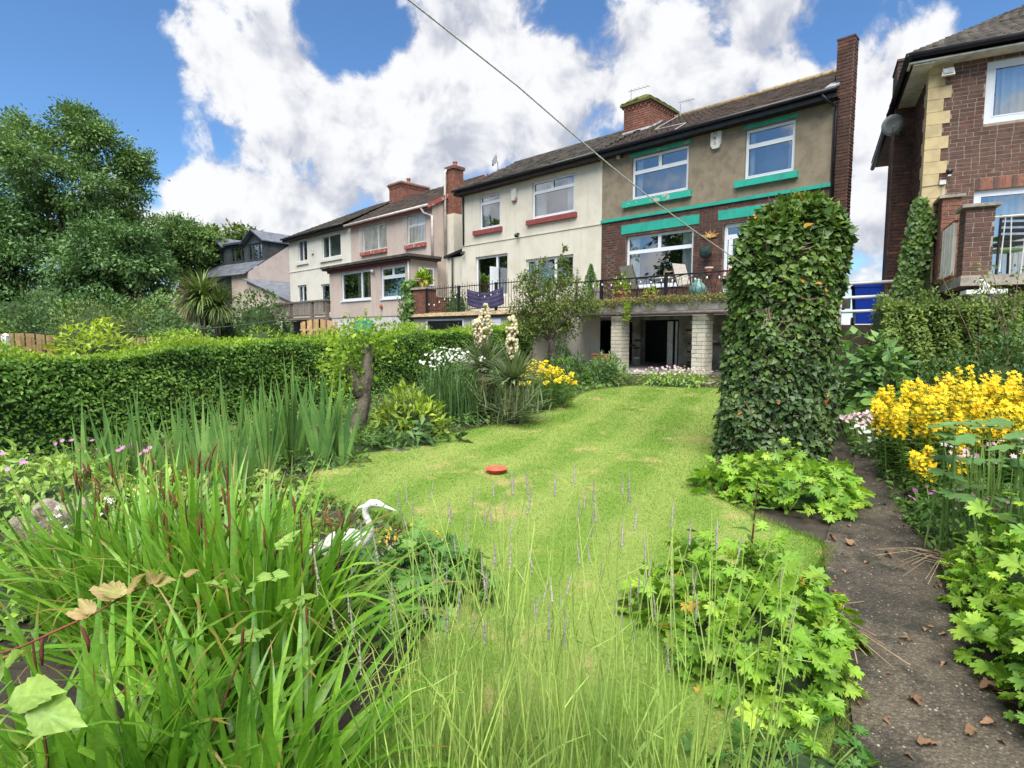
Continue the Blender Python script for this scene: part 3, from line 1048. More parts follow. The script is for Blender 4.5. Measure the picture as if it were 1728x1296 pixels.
# loose aerial lead over the tiles
MB().tube([(.95, 2.8, 8.62), (1.0, 1.6, 8.0), (1.3, .8, 7.62), (2.0, .5, 7.48), (2.5, .4, 7.42), (2.62, -.4, 7.02)], .012, 4).build('cable', 'pale_pipe', BH)

# ---- undercroft, balcony
uc = wall('undercroft_wall', -1.2, 6.35, .5, 2.1, [(1.38, 2.62, .5, 1.98), (-1.1, 1.1, .5, 2.0)], 'undercroft_shaded', BH, v=.1)
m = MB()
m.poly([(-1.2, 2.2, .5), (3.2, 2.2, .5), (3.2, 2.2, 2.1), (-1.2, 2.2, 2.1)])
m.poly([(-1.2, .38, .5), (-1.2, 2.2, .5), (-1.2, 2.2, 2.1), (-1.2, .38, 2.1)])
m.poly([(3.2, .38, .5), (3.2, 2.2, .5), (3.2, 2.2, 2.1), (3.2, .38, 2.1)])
m.build('cellar', 'black_paint', BH)  # black walls stand in for the darkness inside the openings
m = MB().box((2.25, .13, .55), (2.3, .17, 1.93)).box((2.3, .13, .55), (2.42, .15, 1.93)).box((2.5, .13, .55), (2.56, .17, 1.93))
m.build('door_frame', 'dirty_white', BH)
rg = random.Random(4)
for i in range(26):     # bare patches where the paint has come off single bricks
    u, z = rg.uniform(2.75, 3.7) if i % 2 else rg.choice((rg.uniform(.85, 1.3), rg.uniform(3.8, 4.4))), .6 + .075 * rg.randrange(18)
    box('brick', (u, .092, z), (u + .2, .12, z + .06), 'brick_brown' if i % 3 else 'white_brick', uc)
sl = MB().box((-.75, -1.85, 2.15), (6.9, .0, 2.42)).build('balcony_slab', 'concrete', BH)
MB().tube([(-.75, -1.93, 2.09), (6.9, -1.93, 2.09)], .05, 8).build('gutter', 'brown_metal', BH, True)
for u0, u1 in ((1.62, 1.94), (3.96, 4.3), (6.3, 6.68)):
    pier = box('pier', (u0 + .008, -1.76, .5), (u1 - .008, -1.39, 2.12), 'white_brick', BH)
    bricks(pier, 'white_brick', u0, u1, .5, 2.1, v=-1.768, cap=60, seed=int(u0 * 10), course=.1, ln=.26, proud=.012, jitter=.006)
    bricks(pier, 'white_brick', -1.77, -1.38, .5, 2.1, v=u1, axis='v', cap=60, seed=int(u0 * 10) + 1, course=.1, ln=.26, proud=.012, jitter=.006)
rl = MB().tube([(-.7, -1.72, 3.03), (6.8, -1.72, 3.03)], .02, 6).tube([(-.7, -1.72, 2.5), (6.8, -1.72, 2.5)], .012, 6)
rail = rl.build('railing', 'black_paint', BH)
for i, u in enumerate((-.65, 1.25, 3.2, 5.1, 6.75)):
    box('post', (u - .035, -1.755, 2.42), (u + .035, -1.685, 3.05), 'black_paint', rail)
for i in range(60):
    u = -.55 + i * .122
    MB().tube([(u, -1.72, 2.5), (u + (.1 if i % 2 else -.0) + .01, -1.72, 3.03)] if i % 2 else [(u + .1, -1.72, 2.5), (u, -1.72, 3.03)], .006, 4).build('bar', 'black_paint', rail)
# wall decoration: star of gold leaf, hanging ball, small wall pot
m = MB()
for k in range(11):
    an = R(10 + k * 16)
    m.tube([(3.52, -.03, 4.12), (3.52 + .26 * math.cos(an) * (1 if k % 2 else .75), -.04, 4.12 + .2 * math.sin(an) * (1 if k % 2 else .7))], [.02, .008], 5)
o = m.build('wall_ornament', 'gold_leaf')
o.matrix_world = Matrix.Translation(FA.p(0, 0, 0)) @ Matrix.Rotation(FA.rz, 4, 'Z')
tag(o, 'gold leafy wall ornament beside the ground floor window', 'ornament')
tb = thing('topiary_ball', 'dark green hanging ball below the gold wall ornament', 'ornament', FA.p(3.5, -.22, 3.72), FA.rz)
m = MB()
rg = random.Random(2)
prof = [(max(.002, .16 * math.sin(math.pi * i / 10)), -.16 * math.cos(math.pi * i / 10)) for i in range(11)]
m.lathe(prof, (0, 0, 0), 16)
m.v = [tuple(np.array(p) * rg.uniform(.93, 1.1)) for p in m.v]
m.build('ball', 'topiary', tb)
MB().tube([(0, 0, .15), (0, .02, .4), (0, .2, .42)], .006, 4).build('hanger', 'black_paint', tb)
wp = thing('wall_pot', 'small cream rimmed terracotta pot fixed on the brick wall', 'pot', FA.p(3.55, -.1, 3.28), FA.rz)
MB().lathe([(.03, -.16), (.06, -.1), (.09, 0), (.105, .03), (.1, .05), (.07, .04)], (0, 0, 0), 14).build('body', 'terracotta', wp, True)
MB().lathe([(.1, .02), (.112, .03), (.11, .06), (.085, .06), (.08, .03)], (0, 0, 0), 14).build('rim', 'dirty_white', wp, True)

# ---- white house
WH = house('terraced_house', 'cream rendered house with dark red sills between brown and pink houses', FA)
A1, A2, A3, A4 = (-5.55, -4.45, 5.45, 6.67), (-2.9, -1.07, 5.48, 6.7), (-5.8, -4.08, 2.95, 4.46), (-3.19, -1.09, 3.05, 4.14)
wall('wall', -6.55, -.004, .5, 6.97, [A1, A2, A3, A4], 'cream_render', WH, v=.004)
window(A1, WH, trans=.76, curtains=[(-5.5, -5.2), (-4.62, -4.5)], set=.06)
window(A2, WH, trans=.7, tw=(.47,), curtains=[(-2.85, -2.45), (-1.5, -1.1)], set=.06, glass='glass', rm='room_pale', depth=1.)
window(A3, WH, bars=(.65,), trans=None, set=.08, depth=2.5)
box('open_sash', (-4.66, -.32, 3.05), (-4.6, .06, 4.0), 'upvc', WH)
window(A4, WH, bars=(.22, .62), set=.08, depth=2.)
MB().box((-5.84, -.1, 5.26), (-4.33, .07, 5.42)).build('sill', 'red_paint', WH)
MB().box((-3.1, -.1, 5.28), (-.95, .07, 5.44)).build('sill', 'red_paint', WH)
MB().box((-6.55, -.02, 4.93), (-.01, .02, 4.97)).build('string_course', 'cream_render', WH)
MB().box((-2.95, -.03, 6.74), (-1.02, .02, 6.83)).build('lintel', 'cream_render', WH)
MB().box((-5.6, -.03, 6.7), (-4.4, .02, 6.79)).build('lintel', 'cream_render', WH)
gutter(WH, -6.7, -.03, 6.97, bmat='dark_timber')
tiles(WH, 'roof', (-6.66, -.36, 6.98), (-.01, -.36, 6.98), (-6.6, 3, 8.68), (-.01, 3, 8.68), 'roof_tile_grey', .3, .27, .05)
MB().poly([(-6.6, 3, 8.62), (0, 3, 8.62), (0, 6.3, 6.97), (-6.6, 6.3, 6.97)]).build('rear_roof', 'roof_tile_grey', WH)
MB().tube([(-6.6, 3, 8.69), (-.75, 3, 8.69)], .08, 8).build('ridge', 'roof_tile_grey', WH, True)
m = MB().poly([(-6.55, 6.2, .5), (-6.55, 0, .5), (-6.55, 0, 6.97), (-6.55, 3, 8.6), (-6.55, 6.2, 6.97)])
m.build('gable_wall', 'cream_render', WH)
LW = MB().box((-7.75, .25, .5), (-6.555, 4, 4.62)).build('side_extension', 'cream_render', WH)
MB().prism([(-7.85, .12, 4.6), (-6.5, .12, 4.84), (-6.5, .12, 4.93), (-7.85, .12, 4.69)], (0, 4, 0)).build('lean_to_roof', 'black_paint', WH)
pipe(WH, [(-6.5, -.36, 6.9), (-6.42, -.05, 6.75), (-6.42, -.05, 5.0), (-6.6, .1, 4.9)], 'black_paint')
pipe(WH, [(-7.35, .16, 4.6), (-7.35, .16, 2.4)])
al = bpy.data.objects.new('alarm_box', None)
COL.objects.link(al)
al.parent = WH
MB().prism([(-3.82, 0, 6.62), (-3.58, 0, 6.62), (-3.58, 0, 6.3), (-3.64, 0, 6.22), (-3.78, 0, 6.22), (-3.82, 0, 6.3)], (0, -.09, 0)).build('case', 'dirty_white', al)
box('base', (-3.8, -.085, 6.19), (-3.6, -.002, 6.22), 'terracotta', al)
for u, z in ((-3.5, 5.05), (-6.4, 4.7)):
    ml = bpy.data.objects.new('security_light', None)
    COL.objects.link(ml)
    ml.parent = WH
    box('arm', (u - .02, -.12, z), (u + .02, .01, z + .03), 'black_paint', ml)
    MB().lathe([(.02, 0), (.07, -.02), (.08, -.1), (.05, -.12)], (u, -.14, z), 10).build('lamp', 'black_paint', ml, True)
# terrace of the white house
TW = MB().box((-7.4, -1.75, .5), (-1.9, -.2, 2.13)).build('terrace_wall', 'cream_render', WH)
wn = bpy.data.objects.new('window', None)
COL.objects.link(wn)
wn.parent = WH
MB().box((-6.55, -1.79, 1.3), (-6.47, -1.751, 2.1)).box((-4.5, -1.79, 1.3), (-4.42, -1.751, 2.1)).box((-6.47, -1.789, 2.04), (-4.5, -1.751, 2.1)).build('frame', 'upvc', wn)
MB().poly([(-6.47, -1.765, 1.3), (-4.5, -1.765, 1.3), (-4.5, -1.765, 2.04), (-6.47, -1.765, 2.04)]).build('pane', 'black_paint', wn)
MB().box((-4.0, -1.8, 1.3), (-2.6, -1.752, 2.08)).build('garage_door', 'upvc', WH)
for k in range(6):
    box('slat', (-3.98, -1.812, 1.32 + k * .125), (-2.62, -1.801, 1.42 + k * .125), 'upvc', WH)
MB().box((-7.45, -1.9, 2.14), (-1.1, -.1, 2.2)).build('fascia', 'black_paint', WH)
MB().prism([(-7.4, -1.88, 2.2), (-7.4, -1.7, 2.34), (-7.4, -.1, 2.34), (-7.4, -.1, 2.2)], (6.3, 0, 0)).build('terrace_floor', 'ridge_tile', WH)
pier = box('brick_pier', (-7.42, -1.72, 2.34), (-6.68, -1.2, 3.22), 'dark_mortar', WH)
bricks(pier, 'brick_red', -7.43, -6.67, 2.34, 3.22, v=-1.722, cap=60, seed=41)
bricks(pier, 'brick_red', -1.73, -1.19, 2.34, 3.22, v=-6.68, axis='v', cap=60, seed=42)
MB().box((-7.5, -1.8, 3.22), (-6.6, -1.12, 3.3)).build('coping', 'ledge_stone', WH)
wl = box('parapet', (-6.98, -1.2, 2.34), (-6.76, .2, 2.95), 'dark_mortar', WH)
bricks(wl, 'brick_red', -1.19, .0, 2.34, 2.95, v=-6.76, axis='v', cap=40, seed=43)
MB().box((-7.02, -1.19, 2.95), (-6.72, .2, 3.0)).build('coping', 'ledge_stone', WH)
rail = MB().tube([(-6.66, -1.7, 3.2), (-1.2, -1.7, 3.2)], .016, 5).tube([(-6.66, -1.7, 2.42), (-1.2, -1.7, 2.42)], .014, 5).build('railing', 'black_paint', WH)
for i, u in enumerate((-6.58, -4.78, -2.92, -1.3)):
    box('post', (u - .035, -1.735, 2.34), (u + .035, -1.665, 3.24), 'black_paint', rail)
for i in range(42):
    u = -6.44 + i * .124
    MB().tube([(u, -1.7, 2.42), (u, -1.7, 3.32 if i % 2 else 3.27)], .008, 4).build('bar', 'black_paint', rail)
m = MB()
for z, r in ((2.75, .1), (2.95, .08)):
    m.tube([(-4.35 + r * math.cos(R(a)), -1.69, z + r * math.sin(R(a))) for a in range(0, 361, 30)], .006, 4)
m.build('scroll', 'black_paint', rail)
dh = thing('satellite_dish', 'grey satellite dish on the roof of the cream house', 'satellite dish', FA.p(-6.2, 1.5, 8.0), FA.rz)
MB().lathe([(.0, .0), (.13, .015), (.25, .06), (.255, .07), (.13, .03), (.0, .012)], (0, 0, 0), 18).build('reflector', 'dish_grey', dh, True).matrix_basis = Matrix.Translation((0, 0, .42)) @ Matrix.Rotation(R(75), 4, 'X') @ Matrix.Rotation(R(-25), 4, 'Y')
MB().tube([(0, .04, .42), (0, .1, .3), (0, .1, 0)], .018, 6).tube([(0, 0, .3), (.05, -.28, .36)], .01, 5).build('mast', 'grey_metal', dh)

# ---- pink and far white pair
PH = house('terraced_house', 'pink rendered house with window bars and a single storey extension', FA)
P1, P2 = (-13.8, -11.75, 5.41, 6.57), (-10.2, -8.87, 5.37, 6.56)
wall('wall', -14.8, -8.4, .5, 6.75, [P1, P2], 'pink_render', PH)
for i, h in enumerate((P1, P2)):
    w = window(h, PH, bars=(.64,) if i == 0 else (), trans=None if i == 0 else .66, set=.08, room=True)
    k = int((h[1] - h[0]) / .1)
    for j in range(k):
        u = h[0] + .07 + (h[1] - h[0] - .1) * j / k
        MB().box((u, .18, h[2] + .05), (u + .075, .19, h[3] - .05)).build('blind_slat', 'blind', w)
    g = MB()
    for j in range(k + 2):
        u = h[0] - .05 + (h[1] - h[0] + .1) * j / (k + 1)
        g.tube([(u, -.09, h[2] - .03), (u, -.09, h[3] + .06)], .011, 4)
    g.tube([(h[0] - .05, -.09, h[2]), (h[1] + .05, -.09, h[2])], .012, 4).tube([(h[0] - .05, -.09, h[3]), (h[1] + .05, -.09, h[3])], .012, 4)
    g.build('security_bars', 'dirty_white', PH)
    MB().box((h[0] - .05, -.11, h[2] - .18), (h[1] + .08, .06, h[2] - .02)).build('sill', 'worn_red', PH)
MB().tube([(-14.9, -.3, 6.74), (-8.3, -.3, 6.74)], .06, 8).build('gutter', 'pale_pipe', PH, True)
box('fascia', (-14.8, -.24, 6.6), (-8.35, -.2, 6.76), 'red_paint', PH)
tiles(PH, 'roof', (-14.8, -.3, 6.78), (-8.25, -.3, 6.78), (-14.8, 3, 8.6), (-8.25, 3, 8.6), 'roof_tile', .25, .25)
MB().poly([(-14.8, 3, 8.57), (-8.25, 3, 8.57), (-8.25, 6.3, 6.77), (-14.8, 6.3, 6.77)]).build('rear_roof', 'roof_tile', PH)
MB().poly([(-8.4, 0, .5), (-8.4, 6.2, .5), (-8.4, 6.2, 6.75), (-8.4, 3, 8.5), (-8.4, 0, 6.75)]).build('gable_wall', 'pink_render', PH)
MB().prism([(-8.26, -.3, 6.62), (-8.26, 3, 8.42), (-8.26, 3, 8.6), (-8.26, -.3, 6.8)], (-.04, 0, 0)).build('bargeboard', 'worn_red', PH)
chimney(PH, -14.8, -13.75, 2.25, 3.9, 7.9, 8.95, seed=51, pots=1)
st = bpy.data.objects.new('chimney', None)
COL.objects.link(st)
st.parent = PH
box('core', (-8.38, .75, 6.5), (-7.9, 1.25, 8.3), 'dark_mortar', st)
bricks(st, 'brick_red', -8.39, -7.89, 6.5, 8.3, v=.748, cap=80, seed=53)
bricks(st, 'brick_red', .74, 1.26, 6.5, 8.3, v=-7.9, axis='v', cap=80, seed=54)
box('corbel', (-8.44, .69, 8.3), (-7.84, 1.31, 8.42), 'brick_red', st)
MB().lathe([(.1, 0), (.11, .04), (.09, .08), (.09, .2), (.11, .22), (.06, .22)], (-8.12, 1.0, 8.42), 12).build('chimney_pot', 'terracotta', st, True)
box('chimney_breast', (-8.399, .7, .5), (-7.88, 1.3, 6.5), 'cream_render', st)
pipe(PH, [(-8.3, .6, 4.8), (-8.3, .6, 8.15), (-8.3, .66, 8.3)], 'pale_pipe', .05, 'flue_pipe')
pipe(PH, [(-8.75, -.3, 6.7), (-8.7, -.2, 6.5), (-8.35, -.06, 6.35), (-8.35, -.06, 4.7)], 'pale_pipe', .05)
E1, E2 = (-13.45, -10.95, 3.04, 4.33), (-10.2, -8.42, 3.0, 4.33)
VX = -1.35
wall('extension_wall', -14.5, -8.1, 2.3, 4.5, [E1, E2], 'pink_render', PH, v=VX, th=.2)
MB().poly([(-8.1, VX, 2.3), (-8.1, .0, 2.3), (-8.1, .0, 4.5), (-8.1, VX, 4.5)]).build('extension_return', 'pink_render', PH)
MB().poly([(-14.5, VX, 2.3), (-14.5, .0, 2.3), (-14.5, .0, 4.5), (-14.5, VX, 4.5)]).build('extension_return', 'pink_render', PH)
MB().box((-14.75, VX - .25, 4.48), (-7.85, -.002, 4.56)).build('extension_roof', 'dark_timber', PH)
MB().box((-14.8, VX - .3, 4.561), (-7.8, -.002, 4.66)).build('roof_edge', 'roof_tile_grey', PH)
box('fascia', (-14.6, VX - .06, 4.36), (-8.05, VX - .02, 4.478), 'red_paint', PH)
window(E1, PH, v=VX, bars=(.68,), curtains=[(-12.3, -11.9), (-11.5, -11.1)], sill='upvc', fr=.08, cmat='curtain_beige', depth=1.)
window(E2, PH, v=VX, trans=.67, tw=(.48,), sill='upvc', fr=.09, depth=1.)
pipe(PH, [(-8.12, VX - .06, 4.4), (-8.12, VX - .06, 3.2)], 'dirty_white', .04)
wn = bpy.data.objects.new('window', None)
COL.objects.link(wn)
wn.parent = PH
MB().box((-8.11, -.95, 3.5), (-8.07, -.9, 4.2)).box((-8.11, -.25, 3.5), (-8.07, -.2, 4.2)).box((-8.11, -.9, 4.15), (-8.07, -.25, 4.2)).box((-8.11, -.9, 3.5), (-8.07, -.25, 3.55)).build('frame', 'upvc', wn)
MB().poly([(-8.09, -.9, 3.55), (-8.09, -.25, 3.55), (-8.09, -.25, 4.15), (-8.09, -.9, 4.15)]).build('pane', 'glass', wn)
MB().poly([(-8.095, -.9, 3.55), (-8.095, -.25, 3.55), (-8.095, -.25, 4.15), (-8.095, -.9, 4.15)]).build('blind', 'room_dark', wn)  # flat sheet in the dark room colour, in place of a room behind
box('base_wall', (-14.45, VX + .03, .5), (-8.15, -.1, 2.3), 'dirty_white', PH)
MB().box((-12.3, VX - .02, 1.2), (-10.9, VX + .05, 2.15)).build('shutter', 'teal', PH)
MB().lathe([(.02, -.14), (.07, -.1), (.06, .02), (.02, .05)], (-10.1, VX - .07, 2.75), 10).build('boiler_flue', 'terracotta', PH, True)
sl = bpy.data.objects.new('security_light', None)
COL.objects.link(sl)
sl.parent = PH
box('arm', (-10.95, VX - .14, 4.2), (-10.6, VX - .1, 4.25), 'grey_metal', sl)
MB().lathe([(.02, 0), (.06, -.02), (.06, -.1), (.03, -.12)], (-10.6, VX - .14, 4.24), 8).build('lamp', 'dirty_white', sl, True)

FW = house('terraced_house', 'small far cream house with hipped roof left of the pink house', FA)
F1, F2, F3, F4 = (-20.5, -19.4, 5.52, 6.68), (-17.75, -15.8, 5.45, 6.62), (-20.7, -19.6, 3.2, 4.25), (-18.0, -16.0, 2.6, 4.15)
wall('wall', -21.6, -14.804, .5, 6.9, [F1, F2, F3, F4], 'white_render', FW)
window(F1, FW, bars=(.5,), curtains=[(-20.4, -20.1)])
window(F2, FW, bars=(.36,), glass='glass_upper', rm='room_pale', depth=.6)
window(F3, FW, bars=(.5,))
w = window(F4, FW, bars=(.5,))
for j in range(14):
    box('louvre', (-17.3, .15, 3.0 + j * .08), (-16.7, .16, 3.05 + j * .08), 'upvc', w)
for h in (F1, F2):
    MB().box((h[0] - .15, -.08, h[2] - .17), (h[1] + .15, .06, h[2] - .02)).build('sill', 'white_render', FW)
MB().box((-21.6, -.03, 5.02), (-14.9, .02, 5.06)).build('string_course', 'white_render', FW)
gutter(FW, -21.8, -14.95, 6.86, mat='black_paint', bmat='dark_timber')
tiles(FW, 'roof', (-21.9, -.36, 6.88), (-14.85, -.36, 6.88), (-17.6, 3, 8.62), (-14.85, 3, 8.62), 'roof_tile_grey', .28, .27)
MB().poly([(-21.9, -.36, 6.86), (-17.6, 3, 8.6), (-21.9, 6.4, 6.86)]).poly([(-17.6, 3, 8.6), (-14.85, 3, 8.6), (-14.85, 6.4, 6.86), (-21.9, 6.4, 6.86)]).build('rear_roof', 'roof_tile_grey', FW)
MB().poly([(-21.6, 0, .5), (-21.6, 6.2, .5), (-21.6, 6.2, 6.9), (-21.6, 0, 6.9)]).build('side_wall', 'white_render', FW)
ab = bpy.data.objects.new('alarm_box', None)
COL.objects.link(ab)
ab.parent = FW
MB().box((-18.85, -.08, 5.82), (-18.6, -.002, 6.05)).build('case', 'dirty_white', ab)

# ---- dormer house
FD = Frame(55, (-15.83, 37.))
DH = house('dormer_bungalow', 'dark grey clad dormer house with slate roof beyond the palm', FD)
D = [(-6.5, -4.95, 6.35, 7.3, -5.95, -6.85, -4.7), (-4.0, -2.35, 6.35, 7.35, None, -4.4, -2.1), (-1.85, -.25, 6.35, 7.4, -1.2, -2.05, 0.)]
wall('dormer_front', -6.85, 0, 6.15, 7.56, [d[:4] for d in D], 'dark_cladding', DH, th=.15)
for d in D:
    window(d[:4], DH, bars=(.3, .75), frame='grey_frame', glass='glass', fr=.07, curtains=[(d[0] + .1, d[0] + .4)], set=.05, depth=1.)
    MB().box((d[0] - .02, -.04, d[2] - .07), (d[1] + .02, .03, d[2])).build('sill', 'grey_frame', DH)
for a, p, b in ((-7.0, -5.95, -4.75), (-2.2, -1.05, .12)):
    zt = 8.2
    MB().poly([(a + .1, 0, 7.56), (b - .1, 0, 7.56), (p, 0, zt - .08)]).build('gablet', 'dark_cladding', DH)
    MB().prism([(a - .15, -.3, 7.42), (p, -.3, zt), (p, 3.4, zt), (a - .15, 3.4, 7.42)], (0, 0, .06)).build('dormer_roof', 'slate', DH)
    MB().prism([(b + .15, -.3, 7.42), (p, -.3, zt), (p, 3.4, zt), (b + .15, 3.4, 7.42)], (0, 0, .06)).build('dormer_roof', 'slate', DH)
    MB().prism([(a - .15, -.32, 7.36), (p, -.32, zt - .02), (p, -.32, zt + .06), (a - .15, -.32, 7.47)], (0, .06, 0)).prism([(b + .15, -.32, 7.36), (p, -.32, zt - .02), (p, -.32, zt + .06), (b + .15, -.32, 7.47)], (0, .06, 0)).build('bargeboard', 'grey_frame', DH)
box('flat_roof', (-4.75, -.2, 7.5), (-2.2, 3.4, 7.62), 'grey_frame', DH)
for k in range(9):
    z = 6.2 + k * .155
    vv = max(.0, (z - 6.15) * 0)
    MB().prism([(0, .0, z), (.0, 3.2, z), (.0, 3.2, z + .145), (0, .0, z + .145)], (.02, 0, 0)).build('cladding_board', 'dark_cladding', DH)
MB().poly([(0, 0, 6.1), (0, 3.3, 6.1), (0, 3.3, 7.6), (0, 0, 7.6)]).build('dormer_cheek', 'dark_cladding', DH)
tiles(DH, 'roof', (-9.2, -1.5, 5.25), (.1, -1.5, 5.25), (-7.6, 2.6, 8.0), (.1, 2.6, 8.0), 'slate', .3, .3, .015)
MB().poly([(-9.2, -1.5, 5.24), (-7.6, 2.6, 7.99), (-9.2, 6, 5.24)]).build('rear_roof', 'slate', DH)
MB().poly([(.08, -1.2, .5), (.08, 7, .5), (.08, 7, 5.3), (.08, 3.1, 8.15), (.08, 2.6, 7.95), (.08, -1.2, 5.4)]).build('gable_wall', 'pink_render', DH)
MB().box((-8.9, -1.2, .5), (.06, -1.0, 5.35)).build('wall', 'pink_render', DH)
box('doorway', (-3.6, -1.26, 3.5), (-1.9, -1.202, 5.2), 'black_paint', DH)
# lower lean-to with a slate roof at the side
MB().prism([(.1, -1.6, 4.9), (.1, 6, 4.9), (5.5, 6, 3.2), (5.5, -1.6, 3.2)], (0, 0, .06)).build('lean_to_roof', 'slate', DH)
MB().box((.1, -1.2, .5), (5.2, -1.0, 3.3)).build('lean_to_wall', 'pink_render', DH)
MB().poly([(.2, -1.4, 3.2), (5.3, -1.4, 3.2), (.2, -1.4, 4.85)]).build('lean_to_gable', 'pink_render', DH)

# ------------------------------------------------------------------ the brick house on the right
RH = house('brick_house', 'dark red brick house with yellow stone quoins at the right edge', FB)
Q1, Q2 = (.81, 2.9, 5.37, 6.45), (.75, 3.1, 2.4, 4.2)
rw = wall('front_wall', 0, 7.5, 1.2, 6.62, [Q1, Q2], 'mortar', RH)
quo = [(-.02, .31 if k % 2 else .2, 2.55 + k * .225, 2.55 + (k + 1) * .225) for k in range(18)]
sold = (.74, 3.1, 4.2, 4.42)
bricks(rw, 'brick_right', .0, 3.2, 2.55, 6.6, [Q1, Q2, sold] + quo, cap=300, seed=61, near=lambda u, z: u, proud=.004, joint=.01, jitter=.0015)
for k in range(27):
    box('soldier_brick', (.75 + k * .087, -.012, 4.205), (.75 + k * .087 + .075, .02, 4.415), 'brick_red' if k % 3 else 'brick_right', rw)
for a, b, c, d in quo:
    if d < 6.62:
        box('quoin', (-.05, -.02, c + .003), (b, .25 if b < .3 else .4, d - .003), 'quoin_stone', rw)
window(Q1, RH, glass='glass_upper', curtains=[(1.0, 2.2)], fr=.11, set=.03)
window(Q2, RH, glass='glass', curtains=[(1.0, 2.4)], fr=.09, set=.05)
gutter(RH, -.42, 7.6, 6.66, v=-.38, r=.06, h=.05)
box('soffit_board', (-.4, -.33, 6.53), (7.5, -.002, 6.56), 'dirty_white', RH)
tiles(RH, 'roof', (-.45, -.42, 6.68), (7.9, -.42, 6.68), (2.9, 3.2, 8.9), (4.6, 3.2, 8.9), 'roof_tile_grey', .2, .17, .02)
tiles(RH, 'side_roof', (-.45, 7.2, 6.68), (-.45, -.42, 6.68), (2.9, 3.9, 8.9), (2.9, 3.2, 8.9), 'roof_tile_grey', .2, .17, .02)
MB().poly([(-.0, 0, 1.2), (-.0, 7.0, 1.2), (0, 7.0, 6.6), (0, 0, 6.6)]).build('side_wall', 'dark_mortar', RH)
bricks(rw, 'brick_brown', .42, 3.4, 2.5, 6.6, v=0., axis='v', side=-1, cap=0, seed=63)
MB().tube([(-.42, -.42, 6.64), (-.42, 7.1, 6.5)], .06, 8).build('gutter', 'black_paint', RH, True)
box('side_fascia', (-.36, -.3, 6.5), (-.33, 7.0, 6.66), 'black_paint', RH)
box('side_soffit', (-.33, -.3, 6.5), (-.003, 7.0, 6.52), 'dirty_white', RH)
st = bpy.data.objects.new('chimney', None)
COL.objects.link(st)
st.parent = RH
SU0, SU1, SV0, SV1 = -.37, .05, 2.0, 2.9
box('core', (SU0, SV0, 1.2), (SU1, SV1, 7.5), 'dark_mortar', st)
bricks(st, 'brick_brown', SU0, SU1, 2.6, 7.5, v=SV0, cap=160, seed=65, near=lambda u, z: -z)
box('capping', (SU0 - .02, SV0 - .03, 7.5), (SU1 + .02, SV1, 7.55), 'brick_right', st)
fl = bpy.data.objects.new('floodlight', None)
COL.objects.link(fl)
fl.parent = RH
MB().prism([(.12, -.1, 6.28), (.32, -.1, 6.28), (.3, -.06, 6.42), (.14, -.06, 6.42)], (0, -.1, -.01)).build('lamp', 'dirty_white', fl)
MB().box((.15, -.206, 6.3), (.29, -.204, 6.38)).build('lens', 'grey_metal', fl)
MB().tube([(.15, -.1, 6.4), (.15, -.02, 6.5)], .01, 5).tube([(.29, -.1, 6.4), (.29, -.02, 6.5)], .01, 5).build('bracket', 'dirty_white', fl)
sl = bpy.data.objects.new('security_light', None)
COL.objects.link(sl)
sl.parent = RH
MB().lathe([(.0, .06), (.05, .05), (.055, 0), (.03, -.04), (.0, -.045)], (.34, -.1, 4.56), 12).build('sensor', 'black_paint', sl, True)
MB().box((.32, -.13, 4.49), (.37, -.08, 4.51)).build('lamp', 'white_paint', sl)
MB().box((.21, -.07, 4.36), (.31, -.021, 4.44)).build('junction_box', 'dirty_white', sl)
MB().tube([(.26, -.03, 4.37), (.255, -.03, 4.1)], .006, 4).tube([(.21, -.03, 4.38), (-.05, -.03, 4.36)], .006, 4).build('cable', 'grey_metal', sl)
# balcony of the brick house
box('balcony_slab', (.27, -2.1, 2.34), (7.0, .0, 2.5), 'ledge_stone', RH)
box('balcony_base', (.45, -1.9, .6), (6.8, -.05, 2.34), 'brick_right', RH)
pier = box('balcony_pier', (.302, -1.998, 2.5), (.655, -1.55, 3.56), 'mortar', RH)
bricks(pier, 'brick_right', .29, .67, 2.5, 3.55, v=-2.0, cap=100, seed=71, joint=.013, proud=.005, jitter=.001)
bricks(pier, 'brick_right', -2.0, -1.54, 2.5, 3.55, v=.3, axis='v', side=-1, cap=100, seed=72, joint=.013, proud=.005, jitter=.001)
MB().box((.24, -2.06, 3.56), (.72, -1.48, 3.61)).build('coping', 'ledge_stone', RH)
pier = box('balcony_pier', (.2, -.6, 2.5), (.46, -.02, 4.0), 'mortar', RH)
bricks(pier, 'brick_red', .185, .475, 2.5, 4.0, v=-.605, cap=100, seed=73, joint=.013, proud=.005, jitter=.001)
bricks(pier, 'brick_red', -.6, -.03, 2.5, 4.0, v=.2, axis='v', side=-1, cap=100, seed=74, joint=.013, proud=.005, jitter=.001)
MB().box((.14, -.66, 4.0), (.52, -.0, 4.05)).build('coping', 'ledge_stone', RH)
for k in range(13):
    v0 = -1.54 + k * .072
    z = .006 * math.sin(k * 2.1)
    box('panel_board', (.26 - .035 + .002 * (k % 3), v0, 2.56 + z), (.275, v0 + .068, 3.42 + z), 'panel_white', RH)
box('panel_rail', (.23, -1.55, 3.43), (.285, -.6, 3.46), 'rust', RH)
box('panel_rail', (.23, -1.55, 2.52), (.285, -.6, 2.555), 'rust', RH)
rail = MB().tube([(.66, -1.9, 3.4), (6.5, -1.9, 3.4)], .018, 6).build('railing', 'dirty_white', RH)
for k in range(24):
    u = .78 + k * .13
    MB().tube([(u, -1.9, 2.5), (u + .03 * (-1) ** k, -1.9, 3.4)], .009, 5).build('bar', 'dirty_white', rail)
sd_ = thing('satellite_dish', 'oval grey satellite dish on the side of the right brick house', 'satellite dish', FB.p(-.42, 1.5, 6.0), FB.rz)
